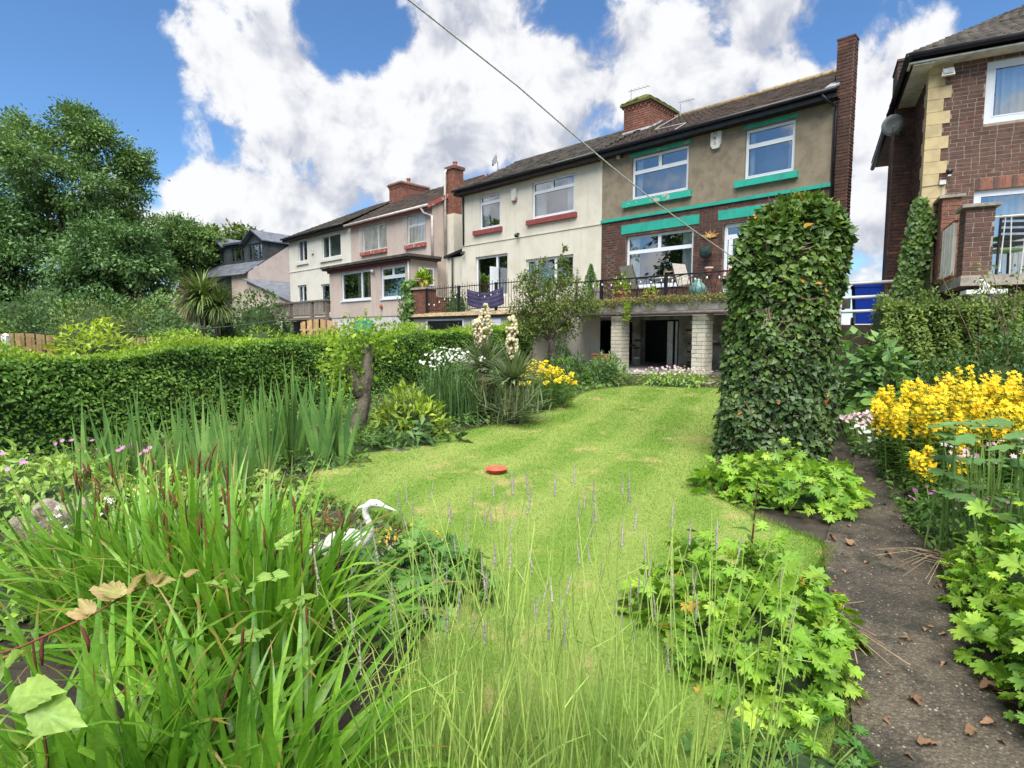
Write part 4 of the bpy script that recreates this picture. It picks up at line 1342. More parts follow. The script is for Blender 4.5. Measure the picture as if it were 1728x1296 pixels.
MB().lathe([(.0, .0), (.11, .015), (.21, .05), (.215, .06), (.11, .03), (.0, .01)], (0, 0, 0), 20).build('reflector', 'dish_grey', sd_, True).matrix_basis = Matrix.Translation((-.05, -.1, 0)) @ Matrix.Rotation(R(12), 4, 'Z') @ Matrix.Rotation(R(112), 4, 'X')
MB().tube([(-.03, 0, 0), (.05, .2, -.05), (.2, .6, -.05)], .02, 6).tube([(-.05, -.1, -.25), (-.05, -.42, -.12)], .012, 5).build('arm', 'grey_metal', sd_)
# ------------------------------------------------------------------ foliage machinery
CAMP = np.array([0, 0, EYE])


def nrm(a):
    return a / np.maximum(np.linalg.norm(a, axis=-1, keepdims=True), 1e-9)


def axes(dirs, nhint, sx, sy=None, sz=None):
    """matrices (N,3,3): y along dirs, z near nhint; scales"""
    y = nrm(dirs)
    x = nrm(np.cross(y, nhint))
    z = np.cross(x, y)
    sx = np.asarray(sx, float) * np.ones(len(y))
    sy = sx if sy is None else np.asarray(sy, float) * np.ones(len(y))
    sz = sx if sz is None else np.asarray(sz, float) * np.ones(len(y))
    return np.stack([x * sx[:, None], y * sy[:, None], z * sz[:, None]], 2)


def T_leaf(w=.5, cup=.12, droop=.15):
    v = [(0, 0, 0), (w / 2, .42, cup), (0, 1, -droop), (-w / 2, .42, cup), (0, .5, 0)]
    return np.array(v, float), np.array([(0, 1, 4), (4, 1, 2), (0, 4, 3), (4, 2, 3)])


def T_quad(w=.55, cup=.1):
    v = [(0, 0, 0), (w / 2, .45, cup), (0, 1, -.05), (-w / 2, .45, cup)]
    return np.array(v, float), np.array([(0, 1, 2), (0, 2, 3)])


def T_fan(outline, cup=.1, rnd_=0):
    """leaf from an outline (x,y) around the stalk point; raised rim, sunken veins"""
    v = [(0, .25, -.02)]
    for i, (x, y) in enumerate(outline):
        r = math.hypot(x, y - .3)
        v.append((x, y, cup * r * (1 if i % 2 else .3) - .22 * max(0, r - .35)))
    n = len(outline)
    f = [(0, 1 + i, 1 + (i + 1) % n) for i in range(n)]
    return np.array(v, float), np.array(f)


def lobed(nl=5, cut=.5, teeth=True, spread=300):
    """palmate leaf like a cranesbill"""
    o = [(0, 0)]
    a0 = -90 + (360 - spread) / 2
    step = spread / nl
    for k in range(nl):
        a = a0 + step * k
        for da, r in ((.0, cut), (.2, .82), (.32, .74), (.5, 1.), (.68, .74), (.8, .82)) if teeth else ((.0, cut), (.5, 1.)):
            an = R(a + step * da)
            o.append((.5 * r * math.cos(an), .48 + .5 * r * math.sin(an)))
    an = R(a0 + spread)
    o.append((.5 * cut * math.cos(an), .48 + .5 * cut * math.sin(an)))
    return o


def T_ivy():
    o = [(0, .0), (.24, .02), (.5, .2), (.3, .42), (.27, .6), (0, 1.), (-.27, .6), (-.3, .42), (-.5, .2), (-.24, .02)]
    return T_fan(o, .18)


def T_blade(nseg=6, w=.02, bend=.5, fold=.25, twist=.0, tip=.35):
    """strap leaf growing up z, length 1, bending to +y by 'bend' radians"""
    v, f = [], []
    p, a = np.array([0., 0., 0.]), 0.
    for i in range(nseg + 1):
        t = i / nseg
        a = bend * t ** 1.6
        ww = w * min(1, (1 - t) / tip) * (.75 + .25 * min(1, t * 6))
        ww = max(ww, w * .05)
        tw = twist * t
        c, s = math.cos(tw), math.sin(tw)
        side = np.array([c, s * math.cos(a), -s * math.sin(a)])
        up = np.array([0, -math.cos(a) * fold, math.sin(a) * fold])
        v += [tuple(p - side * ww / 2 + up * -ww * .5), tuple(p), tuple(p + side * ww / 2 + up * -ww * .5)]
        p = p + np.array([0, math.sin(a), math.cos(a)]) / nseg
        if i:
            b = 3 * (i - 1)
            f += [(b, b + 1, b + 4, b + 3), (b + 1, b + 2, b + 5, b + 4)]
    return np.array(v, float), np.array(f)


TM = {}


def tmesh(key, T, mat, name):
    if (key, mat) not in TM:
        TM[(key, mat)] = mkmesh(name, T[0], [T[1]], mat, True)
    return TM[(key, mat)]


def cloud(parent, name, T, A, P, mat, kind='stuff', smooth=False):
    """all copies of template T joined as ONE part"""
    if not len(P):
        return None
    V = np.einsum('nij,kj->nki', A, T[0]) + P[:, None, :]
    F = (T[1][None] + (np.arange(len(P)) * len(T[0]))[:, None, None]).reshape(-1, T[1].shape[1])
    o = link(name, mkmesh(name, V.reshape(-1, 3), [F], mat, smooth), parent)
    if kind:
        setkind(o, kind)
    return o


def spread(parent, key, Ts, A, P, mat, part='leaf', rest='foliage', cap=300, extra=None, mats=None):
    """the pieces that show largest as objects of their own, the rest joined. P local to parent (unrotated)."""
    loc = np.array(parent.location)
    N = len(P)
    size = np.linalg.norm(A[:, :, 1], axis=1)
    d = np.linalg.norm(P + loc - CAMP, axis=1)
    order = np.argsort(d / np.sqrt(np.maximum(size, 1e-6)))
    if extra is not None:
        order = np.argsort(d / np.sqrt(np.maximum(size, 1e-6)) + extra)
    var = np.arange(N) % len(Ts)
    for i in order[:cap]:
        me = tmesh((key, int(var[i])), Ts[var[i]], mat + '_n' if mat + '_n' in MATS else mat, part)
        M = Matrix.Identity(4)
        for r in range(3):
            for c in range(3):
                M[r][c] = A[i, r, c]
            M[r][3] = P[i, r]
        link(part, me, parent, M)
    rs = order[cap:]
    if len(rs):
        Vs, Fs, b = [], [], 0
        for k, T in enumerate(Ts):
            ii = rs[var[rs] == k]
            if len(ii):
                V = (np.einsum('nij,kj->nki', A[ii], T[0]) + P[ii][:, None, :]).reshape(-1, 3)
                Fs.append((T[1][None] + (np.arange(len(ii)) * len(T[0]))[:, None, None]).reshape(-1, T[1].shape[1]) + b)
                Vs.append(V)
                b += len(V)
        o = link(rest, mkmesh(rest, np.concatenate(Vs), [np.concatenate(Fs)], mat, True), parent)
        setkind(o, 'stuff')


def rdir(rg, n, up=0.):
    d = nrm(rg.normal(size=(n, 3)))
    d[:, 2] += up
    return nrm(d)


def sph(rg, n, thick=.35):
    """points in a shell of the unit ball, and their outward directions"""
    d = nrm(rg.normal(size=(n, 3)))
    r = 1 - thick * rg.random(n) ** 1.5
    return d * r[:, None], d


def lumpy(d, seed, k=14, amp=.25):
    """uneven radius factor for directions d"""
    rg = np.random.default_rng(seed)
    c = nrm(rg.normal(size=(k, 3)))
    s = np.zeros(len(d))
    for i in range(k):
        s = np.maximum(s, np.exp((d @ c[i] - 1) * 6.))
    return 1 - amp + amp * 1.25 * s


def bush(name, label, cat, loc, size, T, n, ls, mat, seed, cap=0, key=None, group=None, up=.35, mats2=None, amp=.28, core='core', flat=.0, part='leaf', lumps=14, corek=.72, down=-.05):
    """rounded shrub: leaves over and inside an uneven dome; size=(rx,ry,rz)"""
    rg = np.random.default_rng(seed)
    t = thing(name, label, cat, loc, 0, group)
    P, d = sph(rg, n, .4)
    lf = lumpy(d, seed + 1, lumps, amp)
    P = P * lf[:, None]
    keep = P[:, 2] > down
    P, d = P[keep], d[keep]
    s = np.array(size)
    P = P * s
    P[:, 2] = np.maximum(P[:, 2], .01)
    dirs = nrm(d * np.array([1, 1, .6]) + rg.normal(size=d.shape) * .55 + np.array([0, 0, up]))
    hint = nrm(d + np.array([0, 0, .8]) + rg.normal(size=d.shape) * .4)
    sc = ls * rg.uniform(.7, 1.3, len(P))
    A = axes(dirs, hint, sc)
    if cap:
        spread(t, key or name, [T], A, P, mat, part=part, cap=cap)
    else:
        cloud(t, 'foliage', T, A, P, mat, None)
    if core:
        m = MB()
        m.lathe([(max(.01, math.cos(R(a))), max(math.sin(R(a)), 0)) for a in range(0, 91, 15)], (0, 0, 0), 12)
        q = nrm(np.array(m.v) + 1e-6)
        L = lumpy(q, seed + 1, lumps, amp)
        m.v = [tuple(np.array(p) * s * l * corek) for p, l in zip(m.v, L)]
        m.build('stems', core, t, True)
    return t


def limb(m, p, d, ln, r, lvl, rg, tips, spread_=.6, n=7):
    """recursive branch: tapered tubes"""
    p, d = Vector(p), Vector(d).normalized()
    pts, rad = [p], [r]
    k = 4
    q, dd = p.copy(), d.copy()
    for i in range(k):
        dd = (dd + Vector((rg.uniform(-1, 1), rg.uniform(-1, 1), rg.uniform(-.4, .7))) * .16).normalized()
        q = q + dd * ln / k
        pts.append(q.copy())
        rad.append(r * (1 - .45 * (i + 1) / k))
    m.tube(pts, rad, n, False)
    if lvl == 0:
        tips.append(q)
        return
    nb = 3 if lvl > 1 else 3
    for j in range(nb):
        s = rg.choice(pts[2:])
        if j == 0:
            s = q
        nd = (dd + Vector((rg.uniform(-1, 1), rg.uniform(-1, 1), rg.uniform(-.3, .8))) * spread_).normalized()
        limb(m, s, nd, ln * rg.uniform(.6, .85), rad[-1] * .8, lvl - 1, rg, tips, spread_, max(4, n - 1))


def tree(name, label, loc, H, trunk_h, trunk_r, clumps, leaf, n, mat, seed, bark='bark', T=None, lvl=2, cat='tree', group=None, lean=(0, 0), per=.45):
    """tapered trunk and limbs; leaves in many clumps: clumps=[(x,y,z,rx,ry,rz)] local"""
    rg = random.Random(seed)
    ng = np.random.default_rng(seed)
    t = thing(name, label, cat, loc, 0, group)
    m = MB()
    top = Vector((lean[0], lean[1], trunk_h))
    m.tube([(0, 0, -.1), (0, 0, trunk_h * .3), top], [trunk_r * 1.25, trunk_r, trunk_r * .75], 9)
    tips = []
    for c in clumps:
        e = Vector(c[:3])
        mid = top.lerp(e, .5) + Vector((rg.uniform(-.1, .1), rg.uniform(-.1, .1), -.08)) * (e - top).length
        m.tube([top, mid, e], [trunk_r * .5, trunk_r * .3, trunk_r * .1], 6, False)
        for k in range(3):
            q = e + Vector((rg.uniform(-1, 1) * c[3], rg.uniform(-1, 1) * c[4], rg.uniform(-.6, .9) * c[5])) * .7
            m.tube([mid.lerp(e, .6), q], [trunk_r * .14, trunk_r * .05], 4, False)
    m.build('trunk', bark, t, True)
    Ps, Ds = [], []
    wts = np.array([c[3] * c[4] * c[5] for c in clumps]) ** .67
    wts /= wts.sum()
    for c, w in zip(clumps, wts):
        k = int(n * w)
        # sub-clumps give light and dark masses and gaps between them
        ns = max(6, int(k / 150))
        sc, sd_ = sph(ng, ns, .75)
        pick = ng.integers(0, ns, k)
        q = ng.normal(size=(k, 3)) * per * (.6 / ns ** .33 * 2.2)
        p = (sc[pick] + q * np.array([1, 1, .75])) * np.array(c[3:6]) + np.array(c[:3])
        Ps.append(p)
        Ds.append(nrm(q + sc[pick] * .5 + 1e-6))
    P, d = np.concatenate(Ps), np.concatenate(Ds)
    dirs = nrm(d + ng.normal(size=d.shape) * .7 + np.array([0, 0, -.15]))
    hint = nrm(ng.normal(size=d.shape) * .6 + np.array([0, 0, 1.]) + d * .5)
    A = axes(dirs, hint, leaf * ng.uniform(.6, 1.4, len(P)))
    cloud(t, 'crown', T or T_quad(.5), A, P, mat, None)
    return t


def px(x, y, Y):
    """world point seen at pixel (x, y) of the 1728 px photograph at distance Y"""
    d = pixdir(x, y)
    k = Y / d.y
    return Vector((d.x * k, Y, EYE + d.z * k))


def gpt(x, y):
    return Vector((x, y, gz(y)))
# ------------------------------------------------------------------ small things on and round the houses
def armchair(label, u, v, rz):
    t = thing('garden_chair', label, 'chair', FA.p(u, v, 2.42), FA.rz + rz, 'chairs on the balcony')
    MB().prism([(-.24, -.22, .4), (.24, -.22, .4), (.24, .2, .37), (-.24, .2, .37)], (0, 0, .025)).build('seat', 'mesh_fabric', t)
    MB().prism([(-.24, .2, .38), (.24, .2, .38), (.24, .42, .98), (-.24, .42, .98)], (0, .02, 0)).build('backrest', 'mesh_fabric', t)
    for s in (-1, 1):
        MB().tube([(s * .27, -.28, 0), (s * .27, -.24, .62), (s * .27, -.1, .66), (s * .27, .2, .62), (s * .26, .3, .6)], .014, 6).build('armrest', 'black_paint', t, True)
        MB().tube([(s * .26, .35, 0), (s * .26, .2, .38), (s * .26, .43, 1.0)], .014, 6).build('leg', 'black_paint', t, True)
    return t


armchair('beige mesh chair on the balcony near the big red pot', 1.95, -1.05, R(165))
armchair('beige reclined mesh chair beside the green ceramic urn', 3.5, -1.0, R(75))
t = thing('garden_table', 'low black round table between the two balcony chairs', 'table', FA.p(2.75, -1.0, 2.42), FA.rz)
MB().lathe([(.0, .62), (.33, .62), (.34, .6), (.33, .58), (.0, .58)], (0, 0, 0), 18).build('table_top', 'grey_metal', t)
for k in range(4):
    a = R(45 + 90 * k)
    MB().tube([(.28 * math.cos(a), .28 * math.sin(a), 0), (.2 * math.cos(a), .2 * math.sin(a), .3), (.28 * math.cos(a), .28 * math.sin(a), .58)], .013, 5).build('leg', 'black_paint', t)
t = thing('wooden_caddy', 'small wooden caddy standing on the balcony table', 'caddy', FA.p(2.85, -.95, 3.04), FA.rz)
box('tray', (-.15, -.07, 0), (.15, .07, .08), 'fence_wood', t)
MB().tube([(-.14, 0, .08), (-.14, 0, .17), (.14, 0, .17), (.14, 0, .08)], .012, 5).build('handle', 'fence_wood', t)


def pot(name, label, loc, r, h, mat='terracotta', rim=True, plant=None, n=60, ls=.1, T=None, pr=1.4, ph=1.3, seed=1, cap=100):
    t = thing(name, label, 'plant pot', loc, 0)
    prof = [(.0, 0), (r * .72, 0), (r * .95, h * .8)]
    prof += [(r * 1.05, h * .8), (r * 1.05, h), (r * .92, h), (r * .9, h * .85), (0, h * .85)] if rim else [(r, h), (r * .92, h), (r * .9, h * .85), (0, h * .85)]
    MB().lathe(prof, (0, 0, 0), 18).build('pot', mat, t, False)
    if plant:
        rg = np.random.default_rng(seed)
        d = rdir(rg, n, .6)
        P = d * np.array([r * pr, r * pr, h * ph]) * rg.uniform(.3, 1, (n, 1)) + np.array([0, 0, h * .9])
        P[:, 2] = np.maximum(P[:, 2], h * .9)
        A = axes(nrm(d + rg.normal(size=d.shape) * .4), nrm(d + np.array([0, 0, 1.])), ls * rg.uniform(.7, 1.3, n))
        spread(t, name + 'leaf', [T or T_leaf()], A, P, plant, cap=cap)
    return t


pot('planter', 'large square-shouldered red clay pot with leafy green plant on the balcony', FA.p(1.75, -1.45, 2.42), .21, .3, plant='hedge_new', n=120, ls=.12, pr=1.4, ph=1.7, seed=3)
pot('planter', 'low clay bowl with bright green seedlings on the balcony', FA.p(2.62, -1.5, 2.42), .19, .16, plant='shrub_gold', n=60, ls=.1, pr=1.2, ph=1.4, seed=4)
pot('planter', 'pale stone pedestal pot at the left end of the balcony', FA.p(.95, -1.45, 2.42), .17, .42, 'ledge_stone', plant='hedge_new', n=60, ls=.08, pr=1.4, ph=.6, seed=5)
pot('planter', 'black hanging pot with dark red flowers beside the ivy column', FA.p(4.62, -1.3, 2.66), .16, .22, 'black_paint', plant='red_leaf', n=90, ls=.08, pr=1.4, ph=1.4, seed=6)
pot('planter', 'small clay bowl at the right end of the balcony', FA.p(4.75, -1.55, 2.42), .16, .12, plant='mid_leaf', n=40, ls=.06, seed=7)
t = thing('ceramic_urn', 'pale green glazed ceramic urn standing on the balcony edge', 'urn', FA.p(3.92, -1.45, 2.42))
MB().lathe([(0, .1), (.14, .1), (.21, .2), (.2, .3), (.13, .38), (.1, .41), (.085, .43), (.09, .47), (.06, .5), (.0, .5)], (0, 0, 0), 20).build('body', 'celadon', t, True)
for k in range(4):
    a = R(90 * k + 20)
    MB().tube([(.12 * math.cos(a), .12 * math.sin(a), 0), (.12 * math.cos(a), .12 * math.sin(a), .12)], .025, 6).build('foot', 'black_paint', t)
t = thing('trellis', 'folding wooden lattice trellis leaning on the brick wall', 'trellis', FA.p(.55, -.3, 2.42), FA.rz)
for k in range(9):
    z = .15 + k * .15
    MB().tube([(-.16, 0, z), (.16, .01, z + .2)], .008, 4).build('slat', 'old_wood', t)
    MB().tube([(.16, 0.02, z - .06), (-.16, .03, z + .14)], .008, 4).build('slat', 'old_wood', t)
# string lights on the brown house rail, fairy lights on the white one
t = thing('string_lights', 'string of small white bulbs along the brown house balcony rail', 'lights', FA.p(0, 0, 0), FA.rz)
w, pts = MB(), []
for i in range(61):
    u = .2 + i * .1
    pts.append((u, -1.76, 3.0 - .1 * abs(math.sin(i * .52))))
w.tube(pts, .004, 4).build('cable', 'black_paint', t)
for i in range(2, 60, 3):
    p = pts[i]
    MB().lathe([(.004, .02), (.016, 0), (.02, -.03), (.0, -.05)], (p[0], p[1], p[2] - .02), 8).build('bulb', 'bulb', t, True)
t = thing('string_lights', 'fairy lights strung along the black rail of the cream house', 'lights', FA.p(0, 0, 0), FA.rz)
pts = [(-6.5 + i * .1, -1.75, 2.95 - .12 * abs(math.sin(i * .35)) - (.25 if i < 15 else 0) * (1 - i / 15)) for i in range(40)]
MB().tube(pts, .004, 4).build('cable', 'black_paint', t)
for i in range(1, 40, 3):
    p = pts[i]
    MB().lathe([(.005, .02), (.02, 0), (.022, -.03), (.0, -.05)], (p[0], p[1], p[2] - .02), 8).build('bulb', 'bulb', t, True)
# checked cloth over the white house rail
t = thing('blanket', 'dark purple checked blanket hanging on the cream house railing', 'blanket', FA.p(0, 0, 0), FA.rz)
def cloth_pt(a, b):
    u = -4.25 + a * 1.75
    sag = .16 * (1 - (2 * a - 1) ** 2)
    return (u, -1.76 - .03 * math.sin(a * 19) * (1 - b * .5) - .02 * math.sin(a * 7 + b * 4), 3.1 - sag * (1 - b * .6) - b * (.55 + .1 * math.sin(a * 3)))
m = MB()
N1, N2 = 24, 10
for i in range(N1):
    for j in range(N2):
        m.poly([cloth_pt(i / N1, j / N2), cloth_pt((i + 1) / N1, j / N2), cloth_pt((i + 1) / N1, (j + 1) / N2), cloth_pt(i / N1, (j + 1) / N2)])
m.build('cloth', 'purple_cloth', t, True)
for b0 in (.06, .3, .55, .8):
    m = MB()
    for i in range(N1):
        q = [cloth_pt(i / N1, b0), cloth_pt((i + 1) / N1, b0), cloth_pt((i + 1) / N1, b0 + .08), cloth_pt(i / N1, b0 + .08)]
        m.poly([(x, y - .005, z) for x, y, z in q])
    m.build('stripe', 'lilac_cloth', t, True)
pot('planter', 'terracotta pot with a pale fern on the brick pier', FA.p(-7.1, -1.45, 3.3), .2, .3, plant='hedge_new', n=110, ls=.26, T=T_leaf(.22, .02, .35), pr=1.2, ph=1.0, seed=9)

# blue bin and white tubular rails beside the right house
bx, by, bz = px(1462, 550, 14.0)
t = thing('wheelie_bin', 'bright blue wheeled bin behind the white rails', 'bin', (bx, by, bz), R(-25))
t.scale = (1.12, 1.12, 1.1)
MB().prism([(-.24, -.28, .06), (.24, -.28, .06), (.24, .28, .06), (-.24, .28, .06)], (0, 0, .05)).build('base', 'blue_plastic', t)
m = MB()
lo = [(-.23, -.27, .05), (.23, -.27, .05), (.23, .27, .05), (-.23, .27, .05)]
hi = [(-.29, -.33, .9), (.29, -.33, .9), (.29, .34, .9), (-.29, .34, .9)]
for i in range(4):
    m.poly([lo[i], lo[(i + 1) % 4], hi[(i + 1) % 4], hi[i]])
m.box((-.305, -.345, .84), (.305, .355, .9), 'tb')
m.build('body', 'blue_plastic', t)
MB().prism([(-.31, -.36, .9), (.31, -.36, .9), (.31, .34, .98), (-.31, .34, .98)], (0, 0, .04)).build('lid', 'blue_plastic', t)
for s in (-1, 1):
    MB().tube([(s * .2, .3, .1), (s * .27, .3, .1)], .1, 12).build('wheel', 'black_paint', t)
MB().tube([(-.25, .38, .93), (.25, .38, .93)], .02, 6).build('handle', 'blue_plastic', t)
box('raised_bank', (0, 0, 0), (1, 1, 1), 'soil')
o = bpy.context.scene.objects['raised_bank']
o.matrix_world = Matrix.Translation((FB.p(-1.9, .6, 0))) @ Matrix.Rotation(FB.rz, 4, 'Z') @ Matrix.Diagonal((2.0, 9, bz, 1))
setkind(o, 'structure')
t = thing('handrail', 'three white painted tubular rails in front of the blue bin', 'handrail', px(1500, 560, 12.0))
L0 = Vector(t.location)
for (xa, ya), (xb, yb) in (((1400, 480), (1547, 473)), ((1400, 504), (1532, 497.5)), ((1400, 527), (1507, 523))):
    a, b = px(xa, ya, 12.6) - L0, px(xb, yb, 12.0) - L0
    MB().tube([a, b], .035, 8).build('rail', 'white_paint', t, True)
for xx in (1420, 1537):
    a, b = px(xx, 473, 12.02 if xx > 1500 else 12.5) - L0, px(xx, 620, 12.02 if xx > 1500 else 12.5) - L0
    MB().tube([a, (a[0], a[1], .0)], .035, 8).build('post', 'white_paint', t, True)

# white bench and ornate garden seat below the right balcony
def slab_at(p, rz):
    return Matrix.Translation(p) @ Matrix.Rotation(rz, 4, 'Z')


p = px(1650, 490, 8.5)
t = thing('garden_table', 'white painted stone table end behind the clipped right hedge', 'table', (p.x, p.y, p.z - .7), FB.rz)
box('table_top', (-.17, -.2, .64), (.3, .2, .7), 'white_paint', t)
MB().prism([(-.08, -.1, 0), (.08, -.1, 0), (.06, -.1, .64), (-.06, -.1, .64)], (0, .2, 0)).build('leg', 'white_paint', t)
p = px(1668, 512, 8.35)
t = thing('garden_bench', 'grey ornate garden seat with curved back below the right balcony', 'seat', (p.x, p.y, p.z - .6), FB.rz)
MB().tube([(-.12, 0, .95), (-.04, 0, .86), (.06, 0, .78), (.14, 0, .76)], .025, 6).build('top_rail', 'dirty_white', t, True)
for k in range(7):
    x = -.11 + k * .04
    z = .95 - .19 * min(1, k / 5.)
    MB().tube([(x, 0, .2), (x, 0, z)], .01, 5).build('bar', 'dirty_white', t)
box('seat_board', (-.14, -.35, .38), (.16, .02, .42), 'dirty_white', t)
for x, y in ((-.13, 0), (.15, 0), (-.13, -.33), (.15, -.33)):
    MB().tube([(x, y, -.35), (x, y, .4)], .018, 6).build('leg', 'dirty_white', t)
t = thing('plastic_chair', 'dark green plastic chair on the right house balcony', 'chair', FB.p(.95, -1.3, 2.5), FB.rz + R(200))
for k in range(3):
    z = .1 * k
    box('seat', (-.22, -.22, .42 + z), (.22, .22, .45 + z), 'hydrangea', t)
m = MB()
for k in range(5):
    m.box((-.22, .2, .5 + k * .1), (.22, .23, .56 + k * .1))
m.build('backrest', 'black_paint', t)
for x, y in ((-.2, -.2), (.2, -.2), (-.2, .2), (.2, .2)):
    MB().tube([(x * 1.15, y * 1.15, 0), (x, y, .45 if y < 0 else .98)], .02, 5).build('leg', 'black_paint', t)

# neighbours' timber: deck with balustrade, fence panels, white post
t = thing('timber_deck', 'weathered timber balcony deck below the small cream house', 'deck', FA.p(0, 0, 0), FA.rz)
U0, U1, VD = -20.6, -14.52, -1.5
box('platform', (U0, VD, 2.25), (U1, -.1, 2.38), 'old_wood', t)
for u in (U0 + .06, -18.4, -16.1, U1 - .06):
    box('post', (u - .07, VD - .03, .5), (u + .07, VD + .11, 3.12), 'old_wood', t)
box('handrail', (U0 - .1, VD - .06, 3.1), (U1 + .1, VD + .12, 3.18), 'old_wood', t)
box('lower_rail', (U0, VD, 2.42), (U1, VD + .05, 2.5), 'old_wood', t)
k = 46
for i in range(k):
    u = U0 + .1 + (U1 - U0 - .2) * i / k
    box('baluster', (u, VD + .01, 2.5), (u + .045, VD + .04, 3.1), 'old_wood', t)
box('underdeck_sheet', (U0 + .5, VD + .3, .5), (U1 - .2, VD + .4, 2.2), 'black_paint', t)  # plain thin black sheet below the platform


def panel(label, a, b, z0, z1, n, arch=.08, group='fence panels', vert=True):
    a, b = Vector(a), Vector(b)
    L = (b - a).length
    t = thing('timber_fence', label, 'fence', (a.x, a.y, 0), math.atan2(b.y - a.y, b.x - a.x), group)
    for i in range(n):
        x0, x1 = L * i / n, L * (i + .8) / n
        q = (i + .5) / n
        h = z1 + arch * (1 - (2 * q - 1) ** 2)
        box('board', (x0, -.01 if i % 2 else .045, z0), (x1, .01 if i % 2 else .065, h), 'fence_wood', t)
    for z in (z0 + .2, z1 - .25):
        box('rail', (0, .012, z), (L, .043, z + .06), 'fence_wood', t)
    return t


a, b = px(505, 545, 19), px(568, 545, 18)
panel('arch topped timber fence panel below the timber deck', (a.x, a.y), (b.x, b.y), .6, px(537, 545, 18.5).z, 11, .12)
a, b = px(-40, 574, 9.6), px(95, 566, 10.6)
panel('new timber fence panel behind the left end of the hedge', (a.x, a.y), (b.x, b.y), .4, px(40, 568, 10).z, 15, .06)
a, b = px(225, 562, 12.2), px(360, 560, 14)
panel('timber fence panel just showing over the hedge', (a.x, a.y), (b.x, b.y), .5, px(290, 570, 13).z, 20, .03)
a = px(9, 567, 9.4)
t = thing('fence_post', 'white painted fence post behind the left end of the hedge', 'post', (a.x, a.y, .4))
box('shaft', (-.04, -.04, 0), (.04, .04, a.z - .4), 'white_paint', t)
MB().lathe([(.06, 0), (.06, .02), (.0, .05)], (0, 0, a.z - .4), 4).build('cap', 'white_paint', t)
a = px(735, 545, 23)
# thin wires over the left gardens
for i, (q1, q2) in enumerate((((60, 562, 10.), (470, 540, 22.)), ((60, 575, 9.6), (330, 562, 14.)))):
    a, b = px(*q1), px(*q2)
    pts = [a.lerp(b, k / 12) - Vector((0, 0, .12 * math.sin(math.pi * k / 12))) for k in range(13)]
    o = MB().tube(pts, .008, 4).build('wire', 'wire')
    tag(o, 'upper thin wire strung over the left gardens' if i == 0 else 'lower thin wire just above the hedge top', 'wire')

# washing line from the ivy post out over the camera
a, b = px(1246, 440, 5.45), px(690, 0, 2.9)
d = b - a
pts = [a + d * (k / 20) - Vector((0, 0, .05 * math.sin(math.pi * min(1, k / 16)))) for k in range(-1, 36)]
tag(MB().tube(pts, .0045, 7).build('washing_line', 'rope', None, True), 'pale washing line slanting from the ivy column up across the sky', 'rope')

# ------------------------------------------------------------------ trees and far shrubs
def clump_px(base, Y, L, rg, dz=.9):
    out = []
    for x, y, r in L:
        c = px(x, y, Y) - base
        rr = r * Y / 964.
        out.append((c.x, rg.uniform(-1, 1) * rr * .9, c.z, rr, rr * 1.1, rr * dz))
    return out


rg = random.Random(8)
b = Vector((px(150, 500, 34).x, 34, .6))
tree('ash_tree', 'tall loose ash tree towering over the left gardens', b, 12, 5.5, .35,
     clump_px(b, 34, [(62, 240, 42), (120, 222, 42), (178, 232, 44), (212, 290, 40), (100, 290, 60), (178, 320, 58), (40, 310, 46), (238, 330, 24), (140, 380, 66), (70, 385, 60), (212, 390, 48), (228, 265, 22), (30, 262, 30), (150, 440, 70)], rg), .2, 60000, 'tree_leaf', 101, per=.4)
b = Vector((px(10, 500, 31).x, 31, .6))
tree('tree', 'dark dense tree at the left edge below the ash', b, 8, 3, .3,
     clump_px(b, 31, [(-20, 330, 55), (20, 400, 60), (-40, 420, 70), (55, 440, 55), (10, 470, 50)], rg), .2, 24000, 'tree_dark', 102)
b = Vector((px(190, 500, 30).x, 30, .6))
tree('tree', 'dark broad tree below the right side of the ash', b, 6, 2.2, .25,
     clump_px(b, 30, [(120, 430, 55), (185, 420, 55), (240, 430, 46), (160, 470, 50), (215, 470, 48), (265, 460, 34)], rg), .2, 26000, 'tree_dark', 103)
b = Vector((px(275, 500, 40).x, 40, .6))
tree('tree', 'lighter green tree between the ash and the dormer house', b, 6, 2.5, .25,
     clump_px(b, 40, [(262, 400, 36), (300, 398, 34), (335, 412, 30), (285, 435, 40), (325, 445, 36), (250, 425, 30)], rg), .22, 20000, 'tree_leaf', 104)
b = Vector((px(385, 470, 55).x, 55, .6))
tree('tree', 'far tree tops showing behind the dormer roofs', b, 6, 3, .3,
     clump_px(b, 55, [(350, 408, 26), (385, 405, 24), (415, 408, 20), (365, 425, 28), (400, 430, 30), (440, 420, 22)], rg), .45, 6000, 'tree_bright', 105)
for i, (x, y, h) in enumerate(((-27, 13, 10), (-30, 4, 12), (-26, -5, 9), (-34, 21, 12))):
    rr = random.Random(200 + i)
    cl = [(rr.uniform(-2.2, 2.2), rr.uniform(-2.2, 2.2), rr.uniform(.3, .95) * h, rr.uniform(1.3, 2.1), rr.uniform(1.3, 2.1), rr.uniform(1., 1.6)) for _ in range(11)]
    tree('tree', 'big tree left out of view, mirrored in the ground floor window', (x, y, .4), h, h * .4, .3, cl, .5, 5000, 'tree_dark', 210 + i, group='trees mirrored in the windows')


def bush_px(name, label, x, ytop, Y, wpx, T, n, ls, mat, seed, base=.6, **kw):
    top = px(x, ytop, Y)
    r = wpx / 2 * Y / 964.
    return bush(name, label, 'shrub', (top.x, Y, base), (r, r * .8, top.z - base), T, n, ls, mat, seed, **kw)


